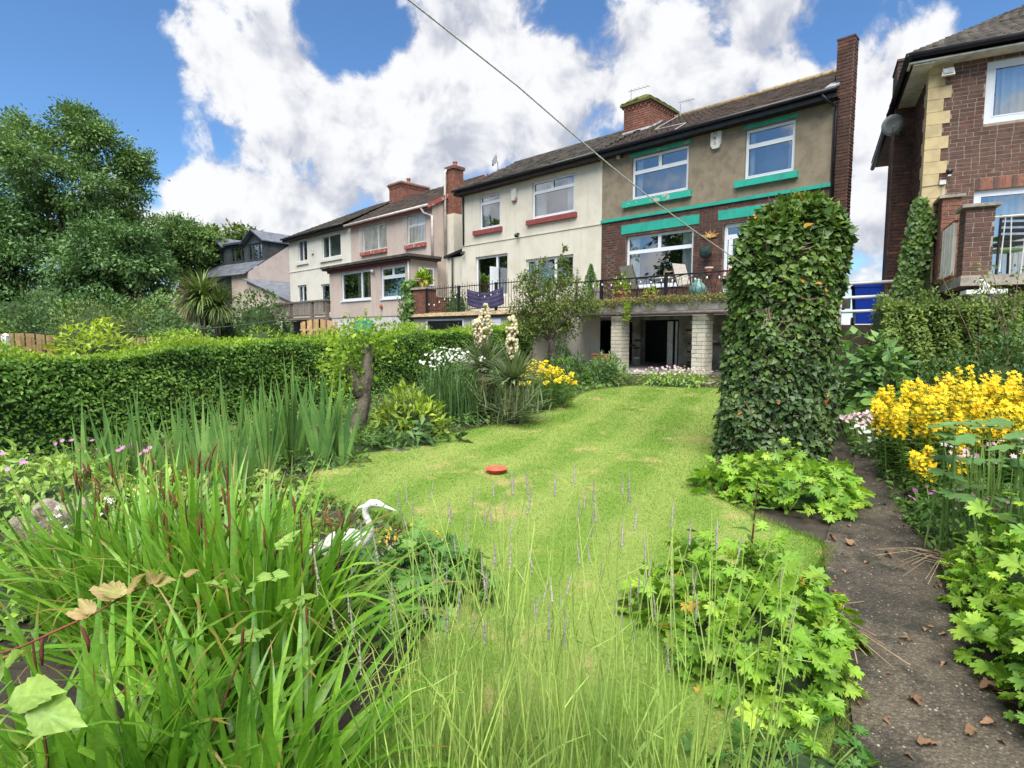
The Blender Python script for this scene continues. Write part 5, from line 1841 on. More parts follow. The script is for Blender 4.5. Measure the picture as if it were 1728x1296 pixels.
TL, TQ = T_leaf(.5), T_quad(.6)
bush_px('tree_belt', 'distant belt of dark trees closing the gardens on the left', 130, 455, 48, 620, TQ, 14000, .34, 'tree_dark', 300, amp=.2, corek=.85)
bush_px('shrub', 'dark undergrowth at the foot of the left edge trees', 30, 478, 25, 260, TQ, 9000, .17, 'tree_dark', 301)
bush_px('shrub', 'broad dark shrub below the ash tree', 165, 485, 26, 260, TQ, 9000, .17, 'tree_dark', 302)
bush_px('shrub', 'mid green shrub left of the palm', 265, 490, 24, 150, TQ, 6000, .15, 'tree_leaf', 303)
bush_px('shrub', 'grey green loose shrub in the neighbouring garden', 150, 502, 17, 170, T_leaf(.3), 6000, .1, 'apple_leaf', 304)
bush_px('shrub', 'small round dark shrub above the fence panel', 45, 514, 13, 80, TQ, 3500, .08, 'dark_leaf', 305)
bush_px('shrub', 'dark green shrub between the gold shrub and the palm', 290, 515, 16, 150, TL, 4500, .1, 'dark_leaf', 306)
bush_px('shrub', 'pale green shrub left of the palm trunk', 225, 508, 18, 130, TL, 3800, .1, 'tree_bright', 307)
bush_px('shrub', 'green shrub behind the left fence post', -20, 520, 14, 110, TQ, 3500, .09, 'mid_leaf', 308)
bush_px('shrub', 'ivy covered bank right of the palm', 435, 487, 27, 130, TQ, 4500, .16, 'dark_leaf', 309, amp=.12)
bush_px('shrub', 'low shrub at the foot of the palm', 375, 512, 21, 90, TQ, 1800, .14, 'mid_leaf', 310)
top = px(155, 531, 9.8)
bush('golden_shrub', 'bright yellow green shrub rising over the hedge', 'shrub', (top.x, 9.8, .45), (.82, .6, top.z - .45), T_leaf(.34, .05, .3), 2600, .15, 'shrub_gold', 311, cap=300, up=.1, lumps=22)
bush_px('shrub', 'leafy young growth on the hedge near the timber deck', 440, 545, 9.6, 70, TL, 700, .05, 'hedge_new', 312, base=1.2)
# cordyline
b = px(345, 560, 20)
t = thing('cordyline_palm', 'spiky cordyline palm behind the hedge', 'palm', (b.x, 20, .6))
MB().tube([(0, 0, 0), (.03, 0, 1.0), (.0, 0, 2.1)], [.16, .12, .13], 8).tube([(.45, .1, 0), (.42, .05, .9), (.35, 0, 1.8)], [.12, .1, .1], 8).build('trunk', 'bark_dark', t, True)
g = np.random.default_rng(7)
for c, n_, r_, mt in (((0, 0, 2.25), 420, 1.2, 'palm_blade'), ((.55, 0, 1.95), 280, 1.0, 'palm_blade'), ((-.45, .1, 2.1), 160, .9, 'yucca_dead')):
    d = rdir(g, n_, .15)
    A = axes(nrm(np.cross(np.array([0, 0, 1.]), d) + 1e-4), d, r_ * g.uniform(.8, 1.1, n_))
    A = np.stack([A[:, :, 1], A[:, :, 0], A[:, :, 2]], 2)
    spread(t, 'cord', [T_blade(5, .045, b_, .1) for b_ in (.5, .9, 1.3)], A, np.tile(np.array(c), (n_, 1)), mt, 'blade', 'blades', cap=0)

# ------------------------------------------------------------------ hedges
def hedge(name, label, a, b, th, z1a, z1b, z0, n, ls, mat, seed, ntop=0, matt='hedge_new', T=None, wob=.05, core='core'):
    """a-b: front line on the ground; th: thickness to the left of a->b"""
    g = np.random.default_rng(seed)
    a, b = np.array(a, float), np.array(b, float)
    L = np.linalg.norm(b - a)
    d = (b - a) / L
    o = np.array([-d[1], d[0]])
    t = thing(name, label, 'hedge', (a[0], a[1], 0))
    zt = lambda s: z1a + (z1b - z1a) * s + wob * np.sin(s * 23 + seed) * .5 + wob * .4 * np.sin(s * 61)
    zb = lambda y: gzv(y) + z0
    def put(s, w, z):
        x = d[0] * s * L + o[0] * w
        y = d[1] * s * L + o[1] * w
        return np.stack([x, y, z], 1)
    nf = int(n * .62)
    s = g.random(nf)
    hz = g.random(nf)
    y0 = a[1] + d[1] * s * L
    bul = wob * (np.sin(s * 31 + hz * 5) + np.sin(s * 67 + hz * 11 + 2) * .6)
    z = zb(y0) + (zt(s) - zb(y0)) * hz
    P1 = put(s, g.random(nf) ** 2 * .16 + bul * .5 + .06 * (1 - hz), z)
    N1 = np.tile(np.array([-o[0], -o[1], .25]), (nf, 1))
    nt = int(n * .24)
    s = g.random(nt)
    P2 = put(s, g.random(nt) * th, zt(s) - g.random(nt) ** 2 * .1)
    N2 = np.tile(np.array([0, 0, 1.]), (nt, 1))
    nb = int(n * .08)
    s = g.random(nb)
    hz = g.random(nb)
    P3 = put(s, th - g.random(nb) * .1, zb(a[1] + d[1] * s * L) + (zt(s) - zb(a[1] + d[1] * s * L)) * hz)
    N3 = np.tile(np.array([o[0], o[1], .25]), (nb, 1))
    ne = int(n * .03)
    P4 = []
    for e in (0., 1.):
        q = put(np.full(ne, e), g.random(ne) * th, zb(a[1] + d[1] * e * L) + (zt(np.full(ne, e)) - zb(a[1] + d[1] * e * L)) * g.random(ne))
        q[:, :2] += d * (g.random(ne)[:, None] - .8) * .1 * (1 if e else -1)
        P4.append(q)
    P4 = np.concatenate(P4)
    N4 = np.concatenate([np.tile(np.array([-d[0], -d[1], .25]), (ne, 1)), np.tile(np.array([d[0], d[1], .25]), (ne, 1))])
    P, N = np.concatenate([P1, P2, P3, P4]), np.concatenate([N1, N2, N3, N4])
    hint = nrm(N + g.normal(size=P.shape) * .55 + np.array([0, 0, .5]))
    dirs = nrm(g.normal(size=P.shape) + N * .35)
    dirs = nrm(dirs - hint * np.sum(dirs * hint, 1, keepdims=True) * .8)
    A = axes(dirs, hint, ls * g.uniform(.65, 1.35, len(P)))
    cloud(t, 'foliage', T or T_leaf(.55), A, P, mat, None)
    if ntop:
        s = g.random(ntop)
        k = np.clip(np.sin(s * 40) + np.sin(s * 97) * .7 + .6, .1, 2.)
        P = put(s, g.random(ntop) * th * .95, zt(s) - .02 + g.random(ntop) ** 1.6 * .11 * k)
        dirs = nrm(g.normal(size=P.shape) * .6 + np.array([0, 0, .8]))
        A = axes(dirs, nrm(g.normal(size=P.shape) + np.array([-o[0], -o[1], .6])), ls * g.uniform(.6, 1.2, ntop))
        cloud(t, 'new_growth', T or T_leaf(.5), A, P, matt, None)
        # stray shoots that have outgrown the last clipping
        ns = int(ntop / 300)
        s = g.random(ns)
        B = put(s, g.random(ns) * th * .8, zt(s))
        SH = []
        sm = MB()
        for q in B:
            e = q + np.array([g.normal() * .04, g.normal() * .04, g.uniform(.07, .2)])
            sm.tube([tuple(q), tuple(e)], .003, 3, False)
            for w in np.linspace(.2, 1, 9):
                SH.append(q + (e - q) * w + g.normal(size=3) * .012)
        setkind(sm.build('shoots', 'green_stem', t), 'stuff')
        SH = np.array(SH)
        cloud(t, 'shoot_leaves', T or T_leaf(.5), axes(rdir(g, len(SH), .5), rdir(g, len(SH), .5), ls * g.uniform(.6, 1.1, len(SH))), SH, matt)
    m = MB()
    K = 12
    for i in range(K):
        q0, q1 = i / K, (i + 1) / K
        def col(q):
            y = a[1] + d[1] * q * L
            za, zc = float(zb(y)), float(zt(np.array(q))) - .07
            f = put(np.array([q, q, q, q]), np.array([.13, .13, th - .12, th - .12]), np.array([za - .05, zc, zc, za - .05]))
            return [tuple(x) for x in f]
        A0, A1 = col(q0), col(q1)
        m.poly([A0[0], A1[0], A1[1], A0[1]])
        m.poly([A0[1], A1[1], A1[2], A0[2]])
        m.poly([A0[3], A0[2], A1[2], A1[3]])
        if i == 0:
            m.poly(A0)
        if i == K - 1:
            m.poly(A1[::-1])
    m.build('branches', core, t)
    return t


hedge('clipped_hedge', 'long clipped green hedge along the left side of the garden', (-6.6, 2.95), (.62, 16.0), .85, 1.22, 1.74, 0., 66000, .05, 'hedge_leaf', 5, 28000, wob=.07)
hedge('clipped_hedge', 'short clipped hedge in front of the right brick house', (5.12, 7.9), (6.75, 7.25), .75, 1.96, 1.93, .3, 14000, .05, 'hedge_r', 6, 5000, matt='tree_bright', wob=.09)
# ------------------------------------------------------------------ plants of the garden
# grass on the lawn (uncountable)
def grass():
    g = np.random.default_rng(77)
    n = 420000
    X = g.uniform(-2.2, 4.5, n)
    Y = .9 + 10.6 * g.random(n) ** 1.9
    k = inside(LP, X, Y)
    X, Y = X[k], Y[k]
    n = len(X)
    dist = np.hypot(X, Y)
    h = (.008 + .006 * g.random(n)) * (1 + .03 * dist)
    w = (.0017 + .0009 * dist * .5)
    a = g.uniform(0, 2 * np.pi, n)
    z = gzv(Y) + .022
    dx, dy = np.cos(a), np.sin(a)
    lx, ly = g.normal(0, .55, n) * h, g.normal(0, .55, n) * h
    V = np.empty((n, 3, 3))
    V[:, 0] = np.stack([X - dx * w, Y - dy * w, z], 1)
    V[:, 1] = np.stack([X + dx * w, Y + dy * w, z], 1)
    V[:, 2] = np.stack([X + lx, Y + ly, z + h], 1)
    # longer unmown blades along the lawn's edge
    k = g.integers(0, len(LP), 16000)
    f = g.random((16000, 1))
    E = LP[k] * f + LP[(k + 1) % len(LP)] * (1 - f) + g.normal(size=(16000, 2)) * .035
    ne = len(E)
    hh = g.uniform(.02, .065, ne)
    aa = g.uniform(0, 6.283, ne)
    ww = .0028 + .0004 * E[:, 1]
    V2 = np.empty((ne, 3, 3))
    ze = gzv(E[:, 1]) - .005
    V2[:, 0] = np.stack([E[:, 0] - np.cos(aa) * ww, E[:, 1] - np.sin(aa) * ww, ze], 1)
    V2[:, 1] = np.stack([E[:, 0] + np.cos(aa) * ww, E[:, 1] + np.sin(aa) * ww, ze], 1)
    V2[:, 2] = np.stack([E[:, 0] + g.normal(size=ne) * hh * .5, E[:, 1] + g.normal(size=ne) * hh * .5, ze + hh], 1)
    V = np.concatenate([V, V2])
    n = len(V)
    o = link('grass', mkmesh('grass', V.reshape(-1, 3), [np.arange(n * 3).reshape(-1, 3)], 'grass_blade'))
    setkind(o, 'stuff')
    o['label'] = 'short mown grass covering the lawn'
    o['category'] = 'grass'


grass()

# ---- ivy column
def ivy_column():
    base = Vector((2.74, 5.95, gz(5.9)))
    t = thing('ivy_column', 'tall column of dark ivy standing at the lawn edge', 'ivy', base)
    g = np.random.default_rng(21)
    H = 2.7

    def surf(th, h):
        """radius and axis offset at height fraction h"""
        rx = .535 + .02 * np.sin(h * 9) - .03 * h
        ry = .5
        dome = np.where(h > .7, np.sqrt(np.maximum(0, 1 - ((h - .7) / .3) ** 2)) * .95 + .05, 1.)
        dome = np.where(h > .7, dome ** .85, 1.)
        lump = 1 + .06 * np.sin(th * 5 + h * 13) + .05 * np.sin(th * 9 - h * 21 + 1) + .04 * np.sin(th * 4 + h * 34)
        ox = .02 + .08 * h + .1 * np.clip((h - .7) / .3, 0, 1)
        x = ox + np.cos(th) * rx * dome * lump
        y = np.sin(th) * ry * dome * lump
        return np.stack([x, y, h * H], -1)

    m = MB()
    K, J = 20, 16
    for j in range(J):
        for i in range(K):
            q = []
            for jj, ii in ((j, i), (j, i + 1), (j + 1, i + 1), (j + 1, i)):
                p = surf(np.array(2 * np.pi * ii / K), np.array(jj / J * .985))
                c = np.array([.03 + .1 * jj / J, 0, p[2]])
                q.append(tuple(c + (p - c) * np.array([.86, .86, 1.])))
            m.poly(q)
    m.build('tangle', 'core_brown', t, True)
    n = 29000
    th = g.uniform(0, 2 * np.pi, n)
    h = g.random(n)
    # thin places where the bare tangle shows, camera side
    bare = np.zeros(n)
    for th0, h0, ra, rh in ((-1.75, .8, .3, .05), (-1.6, .62, .45, .03), (-1.75, .54, .4, .025), (-1.35, .43, .4, .02), (-1.6, .06, .3, .07), (-1.9, .36, .2, .015)):
        dth = (th - th0 + np.pi) % (2 * np.pi) - np.pi
        bare = np.maximum(bare, np.exp(-(dth / ra) ** 2 - ((h - h0) / rh) ** 2))
    k = g.random(n) > bare * .7
    th, h = th[k], h[k]
    n = len(th)
    P = surf(th, h)
    e = .01
    tx, tz = surf(th + e, h) - P, surf(th, np.minimum(h + e, 1)) - surf(th, np.minimum(h + e, 1) - e)
    N = nrm(np.cross(tx, tz))
    inn = g.random(n) ** 1.5 * .11
    P = P - N * inn[:, None] + g.normal(size=P.shape) * .015
    up = np.clip((h - .55) / .4, 0, 1)[:, None]
    dirs = nrm(np.array([0, 0, -1.]) * (1 - .65 * up) + N * (.45 + .5 * up) + g.normal(size=P.shape) * (.55 + .25 * up))
    hint = nrm(N + np.array([0, 0, .55]) + g.normal(size=P.shape) * .5)
    A = axes(dirs, hint, (.043 + .024 * up[:, 0]) * g.choice([.5, .75, 1., 1.25, 1.5], n) * g.uniform(.85, 1.15, n))
    low = h < .38
    front = np.where((N[:, 1] < -.1), 0, 6.)
    j = g.random(n) < np.clip((h - .3) / .25, 0, 1)
    for sel, mt, cp in ((j, 'ivy_leaf', 200), (~j, 'ivy_old', 100)):
        spread(t, 'ivy' + mt, [T_ivy()], A[sel], P[sel], mt, cap=cp, extra=front[sel] + g.random(sel.sum()) * 4)
    # yellowed leaves
    q = g.choice(np.where((N[:, 1] < -.2))[0], 60)
    spread(t, 'ivyy', [T_ivy()], A[q], P[q] + N[q] * .03, 'ivy_yellow', part='leaf', cap=60)
    # bare twigs
    for i in range(70):
        th0 = g.uniform(-2.6, -.5)
        h0 = g.choice([.8, .62, .54, .42, .06, .1, .25, .7, .85]) + g.normal() * .03
        pts = []
        dt, dh = g.normal() * .16, g.normal() * .018
        for k2 in range(4):
            p = surf(np.array(th0 + dt * k2), np.array(np.clip(h0 + dh * k2 + g.normal() * .004, .01, .97)))
            c = np.array([.1, 0, p[2]])
            pts.append(tuple(c + (p - c) * (1.0 - .05 * g.random())))
        MB().tube(pts, [.007, .006, .005, .003], 4).build('twig', 'twig', t)
    for i in range(30):     # shoots sticking out of the crown
        th0, h0 = g.uniform(0, 6.28), g.uniform(.75, .99)
        p = surf(np.array(th0), np.array(h0))
        q = p + np.array([g.normal() * .05, g.normal() * .05, g.uniform(.03, .12)])
        MB().tube([tuple(p), tuple(q)], [.006, .003], 4).build('twig', 'twig', t)


ivy_column()

GER = [T_fan(lobed(5, .45), .12), T_fan(lobed(7, .5, True, 310), .05), T_fan(lobed(5, .5, True, 290), .2)]


def mound(name, label, loc, size, n, ls, mat, seed, Ts, key, cap=300, stems=True, mats2=None, cat='plant', flatness=.75, part='leaf', core='core', low=.0, group=None):
    """low leafy clump: leaves on stalks lie over a dome, facing up and outwards"""
    g = np.random.default_rng(seed)
    t = thing(name, label, cat, loc, 0, group)
    u = g.random(n)
    a = g.uniform(0, 2 * np.pi, n)
    r = np.sqrt(u)
    hh = np.sqrt(np.maximum(0, 1 - r ** 2.2)) * g.uniform(.72, 1.08, n)
    lay = g.random(n) ** .6
    lump = 1 + .18 * np.sin(a * 3 + seed) + .1 * np.sin(a * 7 + seed * 2)
    P = np.stack([r * np.cos(a) * size[0] * lump, r * np.sin(a) * size[1] * lump, np.maximum(low, hh * lay) * size[2] * (1 + .2 * np.sin(a * 5 + r * 6)) + .015], 1)
    out = np.stack([np.cos(a), np.sin(a), np.zeros(n)], 1)
    hint = nrm(np.array([0, 0, 1.]) * flatness + out * (r[:, None] * .9) + g.normal(size=P.shape) * .3)
    dirs = nrm(out * .9 + g.normal(size=P.shape) * .6 + np.array([0, 0, -.1]))
    A = axes(dirs, hint, ls * g.choice([.45, .65, .85, 1., 1.15, 1.35], n) * g.uniform(.9, 1.1, n))
    spread(t, key, Ts, A, P, mat, part=part, cap=cap)
    if stems:
        m = MB()
        for i in g.choice(n, min(n, 90), replace=False):
            p = P[i]
            m.tube([(p[0] * .35, p[1] * .35, 0), (p[0] * .75, p[1] * .75, p[2] * .7), tuple(p)], .0025 + .01 * ls, 4, False)
        setkind(m.build('stalks', 'green_stem', t), 'stuff')
    if core:
        m = MB()
        m.lathe([(max(.01, math.cos(R(q))), max(math.sin(R(q)), 0)) for q in range(0, 91, 18)], (0, 0, 0), 14)
        m.v = [(x * size[0] * .72, y * size[1] * .72, z * size[2] * .5) for x, y, z in m.v]
        m.build('undergrowth', core, t, True)
    if mats2:
        k, mt = mats2
        q = g.choice(n, k, replace=False)
        spread(t, key + mt, Ts, A[q] * 1.02, P[q] + np.array([0, 0, .012]), mt, part=part, cap=k)
    return t


def flower_heads(t, P, r, mat, seed, petals=8, part='flower', cap=300, up=(0, -.5, .8)):
    """small open flowers: a ring of petals each"""
    g = np.random.default_rng(seed)
    v, f = [(0, 0, 0)], []
    for k in range(petals):
        a0, a1, am = [2 * math.pi * (k + q) / petals for q in (.08, .92, .5)]
        b = len(v)
        v += [(.55 * math.cos(a0), .55 * math.sin(a0), .08), (math.cos(am), math.sin(am), .16), (.55 * math.cos(a1), .55 * math.sin(a1), .08)]
        f += [(0, b, b + 1), (0, b + 1, b + 2)]
    T = (np.array(v), np.array(f))
    N = nrm(np.array(up) + g.normal(size=(len(P), 3)) * .35)
    x = nrm(np.cross(N, rdir(g, len(P))))
    A = axes(np.cross(N, x), N, r * g.uniform(.75, 1.2, len(P)))
    spread(t, 'fl%d' % petals, [T], A, np.asarray(P), mat, part=part, rest='flowers', cap=cap)


# geraniums
mound('cranesbill', 'bright green cranesbill spreading round the foot of the ivy column', gpt(2.3, 4.75), (.66, .5, .36), 800, .105, 'geranium', 31, GER, 'ger', mats2=(8, 'yellow_leaf'))
mound('cranesbill', 'big lime green cranesbill clump beside the path in front', gpt(1.1, 2.6), (.44, .56, .46), 1000, .092, 'geranium', 32, GER, 'ger', mats2=(8, 'yellow_leaf'))
mound('cranesbill', 'cranesbill leaves growing round the white heron', gpt(-.5, 3.05), (.34, .42, .3), 420, .09, 'geranium_dark', 33, GER, 'gerd')
mound('cranesbill', 'cranesbill at the bottom right corner of the path', gpt(2.34, 2.0), (.42, .5, .55), 700, .1, 'geranium', 34, GER, 'ger', mats2=(6, 'yellow_leaf'))
mound('cranesbill', 'leafy cranesbill at the right edge beside the path', gpt(2.75, 2.75), (.45, .5, .6), 800, .09, 'geranium', 35, GER, 'ger', mats2=(6, 'yellow_leaf'))
mound('cranesbill', 'low weeds between lavender and path at the very front', gpt(.95, 1.75), (.35, .25, .16), 130, .06, 'geranium_dark', 36, GER, 'gerd')
# single tall seedling in front of the cranesbill
t = thing('seedling', 'single upright dark stemmed seedling behind the front cranesbill', 'plant', gpt(1.3, 3.02))
top = .66
MB().tube([(0, 0, 0), (.01, 0, .3), (.03, 0, top)], [.007, .006, .003], 5).build('stem', 'pod', t)
g = np.random.default_rng(4)
Ps, Ds = [], []
for k in range(9):
    z = .12 + k * .065
    for s in (-1, 1):
        an = k * 1.5 + (0 if s > 0 else math.pi)
        Ps.append((.012, 0, z))
        Ds.append((math.cos(an), math.sin(an), .35))
A = axes(np.array(Ds), np.tile((0, -.2, 1.), (len(Ds), 1)), np.linspace(.15, .07, len(Ds)))
spread(t, 'seed', [T_leaf(.3, .06, .2)], A, np.array(Ps), 'mid_leaf', cap=30)

# anemone with tall umbrella leaves, right edge
t = thing('japanese_anemone', 'tall blue green anemone leaves on stalks at the right edge', 'plant', gpt(2.95, 3.3))
g = np.random.default_rng(41)
Ps, Ds, m = [], [], MB()
for k in range(40):
    p = np.array([g.uniform(-.32, .5), g.uniform(-.4, .5), 0])
    h = g.uniform(.35, .88)
    tp = p + np.array([g.normal() * .06, g.normal() * .06, h])
    m.tube([tuple(p), tuple((p + tp) / 2 + g.normal(size=3) * .01), tuple(tp)], [.007, .006, .004], 5, False)
    for j in range(3):
        an = g.uniform(0, 6.28) if j == 0 else an + 2.1
        Ps.append(tp)
        Ds.append((math.cos(an), math.sin(an), g.uniform(-.25, .1)))
setkind(m.build('stalks', 'green_stem', t), 'stuff')
o3 = [(0, 0), (.22, .08), (.36, .3), (.3, .36), (.44, .55), (.22, .66), (.12, .82), (0, 1), (-.12, .82), (-.22, .66), (-.44, .55), (-.3, .36), (-.36, .3), (-.22, .08)]
spread(t, 'anem', [T_fan(o3, .1)], axes(np.array(Ds), np.tile((0, -.1, 1.), (len(Ds), 1)) + g.normal(size=(len(Ds), 3)) * .15, .135 * g.uniform(.7, 1.2, len(Ds))), np.array(Ps), 'anemone', cap=120)
mound('weeds', 'dark leafy weeds below the anemone at the right', gpt(3.1, 3.1), (.5, .45, .3), 420, .09, 'mid_leaf', 42, [T_leaf(.55)], 'weed', cap=150)
mound('ground_cover', 'pale leafy ground cover between yellow flowers and path', gpt(3.5, 4.1), (.45, .5, .26), 420, .07, 'mid_leaf', 43, GER, 'gerc', cap=200, mats2=(10, 'yellow_leaf'))


def scatter_dome(g, n, size, lo=.55):
    a, r = g.uniform(0, 6.283, n), np.sqrt(g.random(n))
    return np.stack([r * np.cos(a) * size[0], r * np.sin(a) * size[1], size[2] * (lo + (1 - lo) * np.sqrt(1 - r ** 2 * .8)) * g.uniform(.85, 1.1, n)], 1)


def flowers_on(label, loc, size, n, r, mat, seed, name='flowering_plant', leaf='mid_leaf', nl=250, ls=.06, petals=8, lo=.6, cap=300, stems=True, T=None, capl=0, core='core'):
    t = mound(name, label, loc, (size[0], size[1], size[2] * .8), nl, ls, leaf, seed, [T or T_leaf(.4)], 'fo' + leaf, cap=capl, stems=False, core=core)
    g = np.random.default_rng(seed + 1)
    P = scatter_dome(g, n, size, lo)
    flower_heads(t, P, r, mat, seed + 2, petals, cap=cap)
    if stems:
        m = MB()
        for p in P[:140]:
            m.tube([(p[0] * .7, p[1] * .7, 0), tuple(p)], .004, 3, False)
        setkind(m.build('stems', 'green_stem', t), 'stuff')
    return t


flowers_on('low pink and white daisies right of the ivy column', gpt(4.25, 6.55), (.42, .42, .36), 120, .03, 'pink_flower', 51)
flowers_on('white daisies at the foot of the ivy column', gpt(3.95, 6.1), (.3, .3, .3), 40, .03, 'white_flower', 52, petals=12)
flowers_on('small pink flowers beside the path below the yellow flowers', gpt(3.15, 3.95), (.3, .4, .3), 34, .02, 'magenta_flower', 53, leaf='geranium_dark', T=None)
flowers_on('pale pink flowers at the right edge above the anemone', gpt(3.55, 4.0), (.4, .35, .62), 45, .026, 'pink_flower', 54, leaf='mid_leaf', lo=.8)
flowers_on('pink flowers at the left edge behind the lilies', gpt(-3.5, 4.45), (.75, .55, .5), 22, .026, 'magenta_flower', 55, leaf='bramble', nl=700, ls=.09, capl=150)
flowers_on('flower bed edging of tiny pink flowers before the brown house', gpt(3.3, 11.75), (.85, .55, .36), 90, .03, 'pink_flower', 56, leaf='bramble', nl=700, ls=.09)
mound('flowering_plant', 'low red tinted plants at the right end of the house bed', gpt(4.35, 11.4), (.5, .5, .28), 300, .07, 'sedum', 57, [T_leaf(.5)], 'sed', cap=0)

# yellow loosestrife: leafy stems with whorled yellow spikes
def loosestrife(label, loc, rx, ry, h, n, seed, cap=300, fl=.02, spike=.32, name='yellow_loosestrife', lean=0.):
    g = np.random.default_rng(seed)
    t = thing(name, label, 'flowers', loc)
    FP, LPp, LD, m = [], [], [], MB()
    for i in range(n):
        a, r = g.uniform(0, 6.283), math.sqrt(g.random())
        b = np.array([r * math.cos(a) * rx, r * math.sin(a) * ry, 0])
        hh = h * g.uniform(.72, 1.04) * (1 - .25 * r * r)
        tp = b * 1.18 + np.array([g.normal() * .03 + lean, g.normal() * .03, hh])
        m.tube([tuple(b), tuple(b * .6 + tp * .4 + g.normal(size=3) * .01), tuple(tp)], [.004, .0035, .002], 3, False)
        for z in np.arange(.12, 1 - spike * .15, .05):
            p = b + (tp - b) * z
            an = g.uniform(0, 6.28)
            for q in range(2):
                LPp.append(p)
                LD.append((math.cos(an + q * 3.14), math.sin(an + q * 3.14), .25))
        for z in np.arange(1 - spike, 1.001, .04 / h * .8):
            p = b + (tp - b) * z
            an = g.uniform(0, 6.28)
            for q in range(4):
                FP.append(p + np.array([math.cos(an + q * 1.57), math.sin(an + q * 1.57), .1]) * .03 * (1.2 - .6 * (z - 1 + spike) / spike) * g.uniform(.5, 1.4) + g.normal(size=3) * .008)
    setkind(m.build('stems', 'green_stem', t), 'stuff')
    LD, LPp = np.array(LD), np.array(LPp)
    spread(t, 'loo', [T_leaf(.36)], axes(LD, np.tile((0, 0, 1.), (len(LD), 1)) + g.normal(size=LD.shape) * .2, .085 * g.uniform(.7, 1.2, len(LD))), LPp, 'mid_leaf', cap=80)
    flower_heads(t, np.array(FP), fl, 'yellow_flower', seed + 1, 5, cap=cap, up=(0, -.7, .5))
    return t


loosestrife('big drift of yellow loosestrife flowers at the right', gpt(4.1, 5.05), .68, .5, 1.04, 150, 61, spike=.34)
loosestrife('few low yellow loosestrife spikes leaning over the path', gpt(3.42, 4.55), .26, .2, .55, 9, 62, cap=120)
loosestrife('tall yellow spikes in front of the right dark shrub', gpt(4.65, 5.6), .3, .2, 1.12, 9, 63, cap=100)
loosestrife('yellow flowered clump beside the yuccas on the left border', gpt(.5, 9.05), .45, .45, .74, 46, 64, spike=.09, fl=.024)

# right shrubs
bush('hydrangea', 'broad leaved green hydrangea behind the ivy column', 'shrub', (4.72, 7.45, .6), (.5, .4, 1.1), T_leaf(.62, .1, .2), 900, .14, 'hydrangea', 71, cap=300, up=.0, key='hyd')
mound('bergenia', 'glossy round leaved plants below the hydrangea', gpt(4.6, 7.0) + Vector((0, 0, .1)), (.55, .35, .4), 150, .15, 'mid_leaf', 72, [T_fan([(0, 0), (.3, .1), (.45, .4), (.38, .75), (0, 1), (-.38, .75), (-.45, .4), (-.3, .1)], .2)], 'berg', cap=160)
bush('shrub', 'dark grey green shrub at the right edge', 'shrub', gpt(5.75, 6.4), (.75, .7, 1.5), T_leaf(.5), 6000, .07, 'dark_leaf', 73, cap=300, key='rsh', lumps=24)
bush('shrub', 'dark shrub below the clipped right hedge', 'shrub', gpt(5.6, 7.35), (.8, .35, 1.0), T_leaf(.5), 4000, .07, 'dark_leaf', 74)
t = thing('rose', 'thin twiggy rose rising before the right balcony', 'shrub', gpt(6.35, 7.1))
g = np.random.default_rng(75)
m, Ps, rr = MB(), [], random.Random(75)
for k in range(12):
    p = Vector((g.normal() * .1, g.normal() * .1, 0))
    e = p + Vector((g.normal() * .4, g.normal() * .3, g.uniform(1.5, 2.2)))
    mid = p.lerp(e, .6) + Vector((g.normal() * .1, g.normal() * .1, .1))
    m.tube([p, mid, e], [.008, .006, .003], 4, False)
    for q in np.linspace(.25, 1, 22):
        c = p.lerp(mid, q / .6) if q < .6 else mid.lerp(e, (q - .6) / .4)
        for z in range(4):
            Ps.append(np.array(c) + g.normal(size=3) * .06)
setkind(m.build('stems', 'twig', t), 'stuff')
Ps = np.array(Ps)
cloud(t, 'foliage', T_leaf(.55), axes(rdir(g, len(Ps)), rdir(g, len(Ps), .8), .05 * g.uniform(.7, 1.3, len(Ps))), Ps, 'apple_leaf', None)
# ivy on the corner of the right house
t = thing('wall_ivy', 'dark ivy climbing the corner of the right brick house', 'ivy', FB.p(0, 0, 0), FB.rz)
g = np.random.default_rng(76)
n = 4200
zz = g.random(n) ** .8
P = np.stack([-.24 + (.36 + .1 * np.sin(zz * 9) + .06 * np.sin(zz * 23)) * g.random(n) * np.where(zz > .9, .6, 1.) + .05, -.2 + g.random(n) * .3 - (1 - zz) * .3, 1.2 + zz * (2.75 + .25 * g.random(n))], 1)
P[:, 0] += (1 - zz) * -.5 * g.random(n)
A = axes(nrm(np.array([0, -.3, -1.]) + g.normal(size=P.shape) * .4), nrm(np.array([-.4, -1., .3]) + g.normal(size=P.shape) * .35), .085 * g.uniform(.6, 1.3, n))
cloud(t, 'foliage', T_ivy(), A, P, 'ivy_leaf', None)
MB().prism([(-.05, -.3, 1.0), (.2, -.3, 1.0), (.12, -.06, 3.7), (.02, -.06, 3.7)], (0, .25, 0)).build('stems', 'core', t)
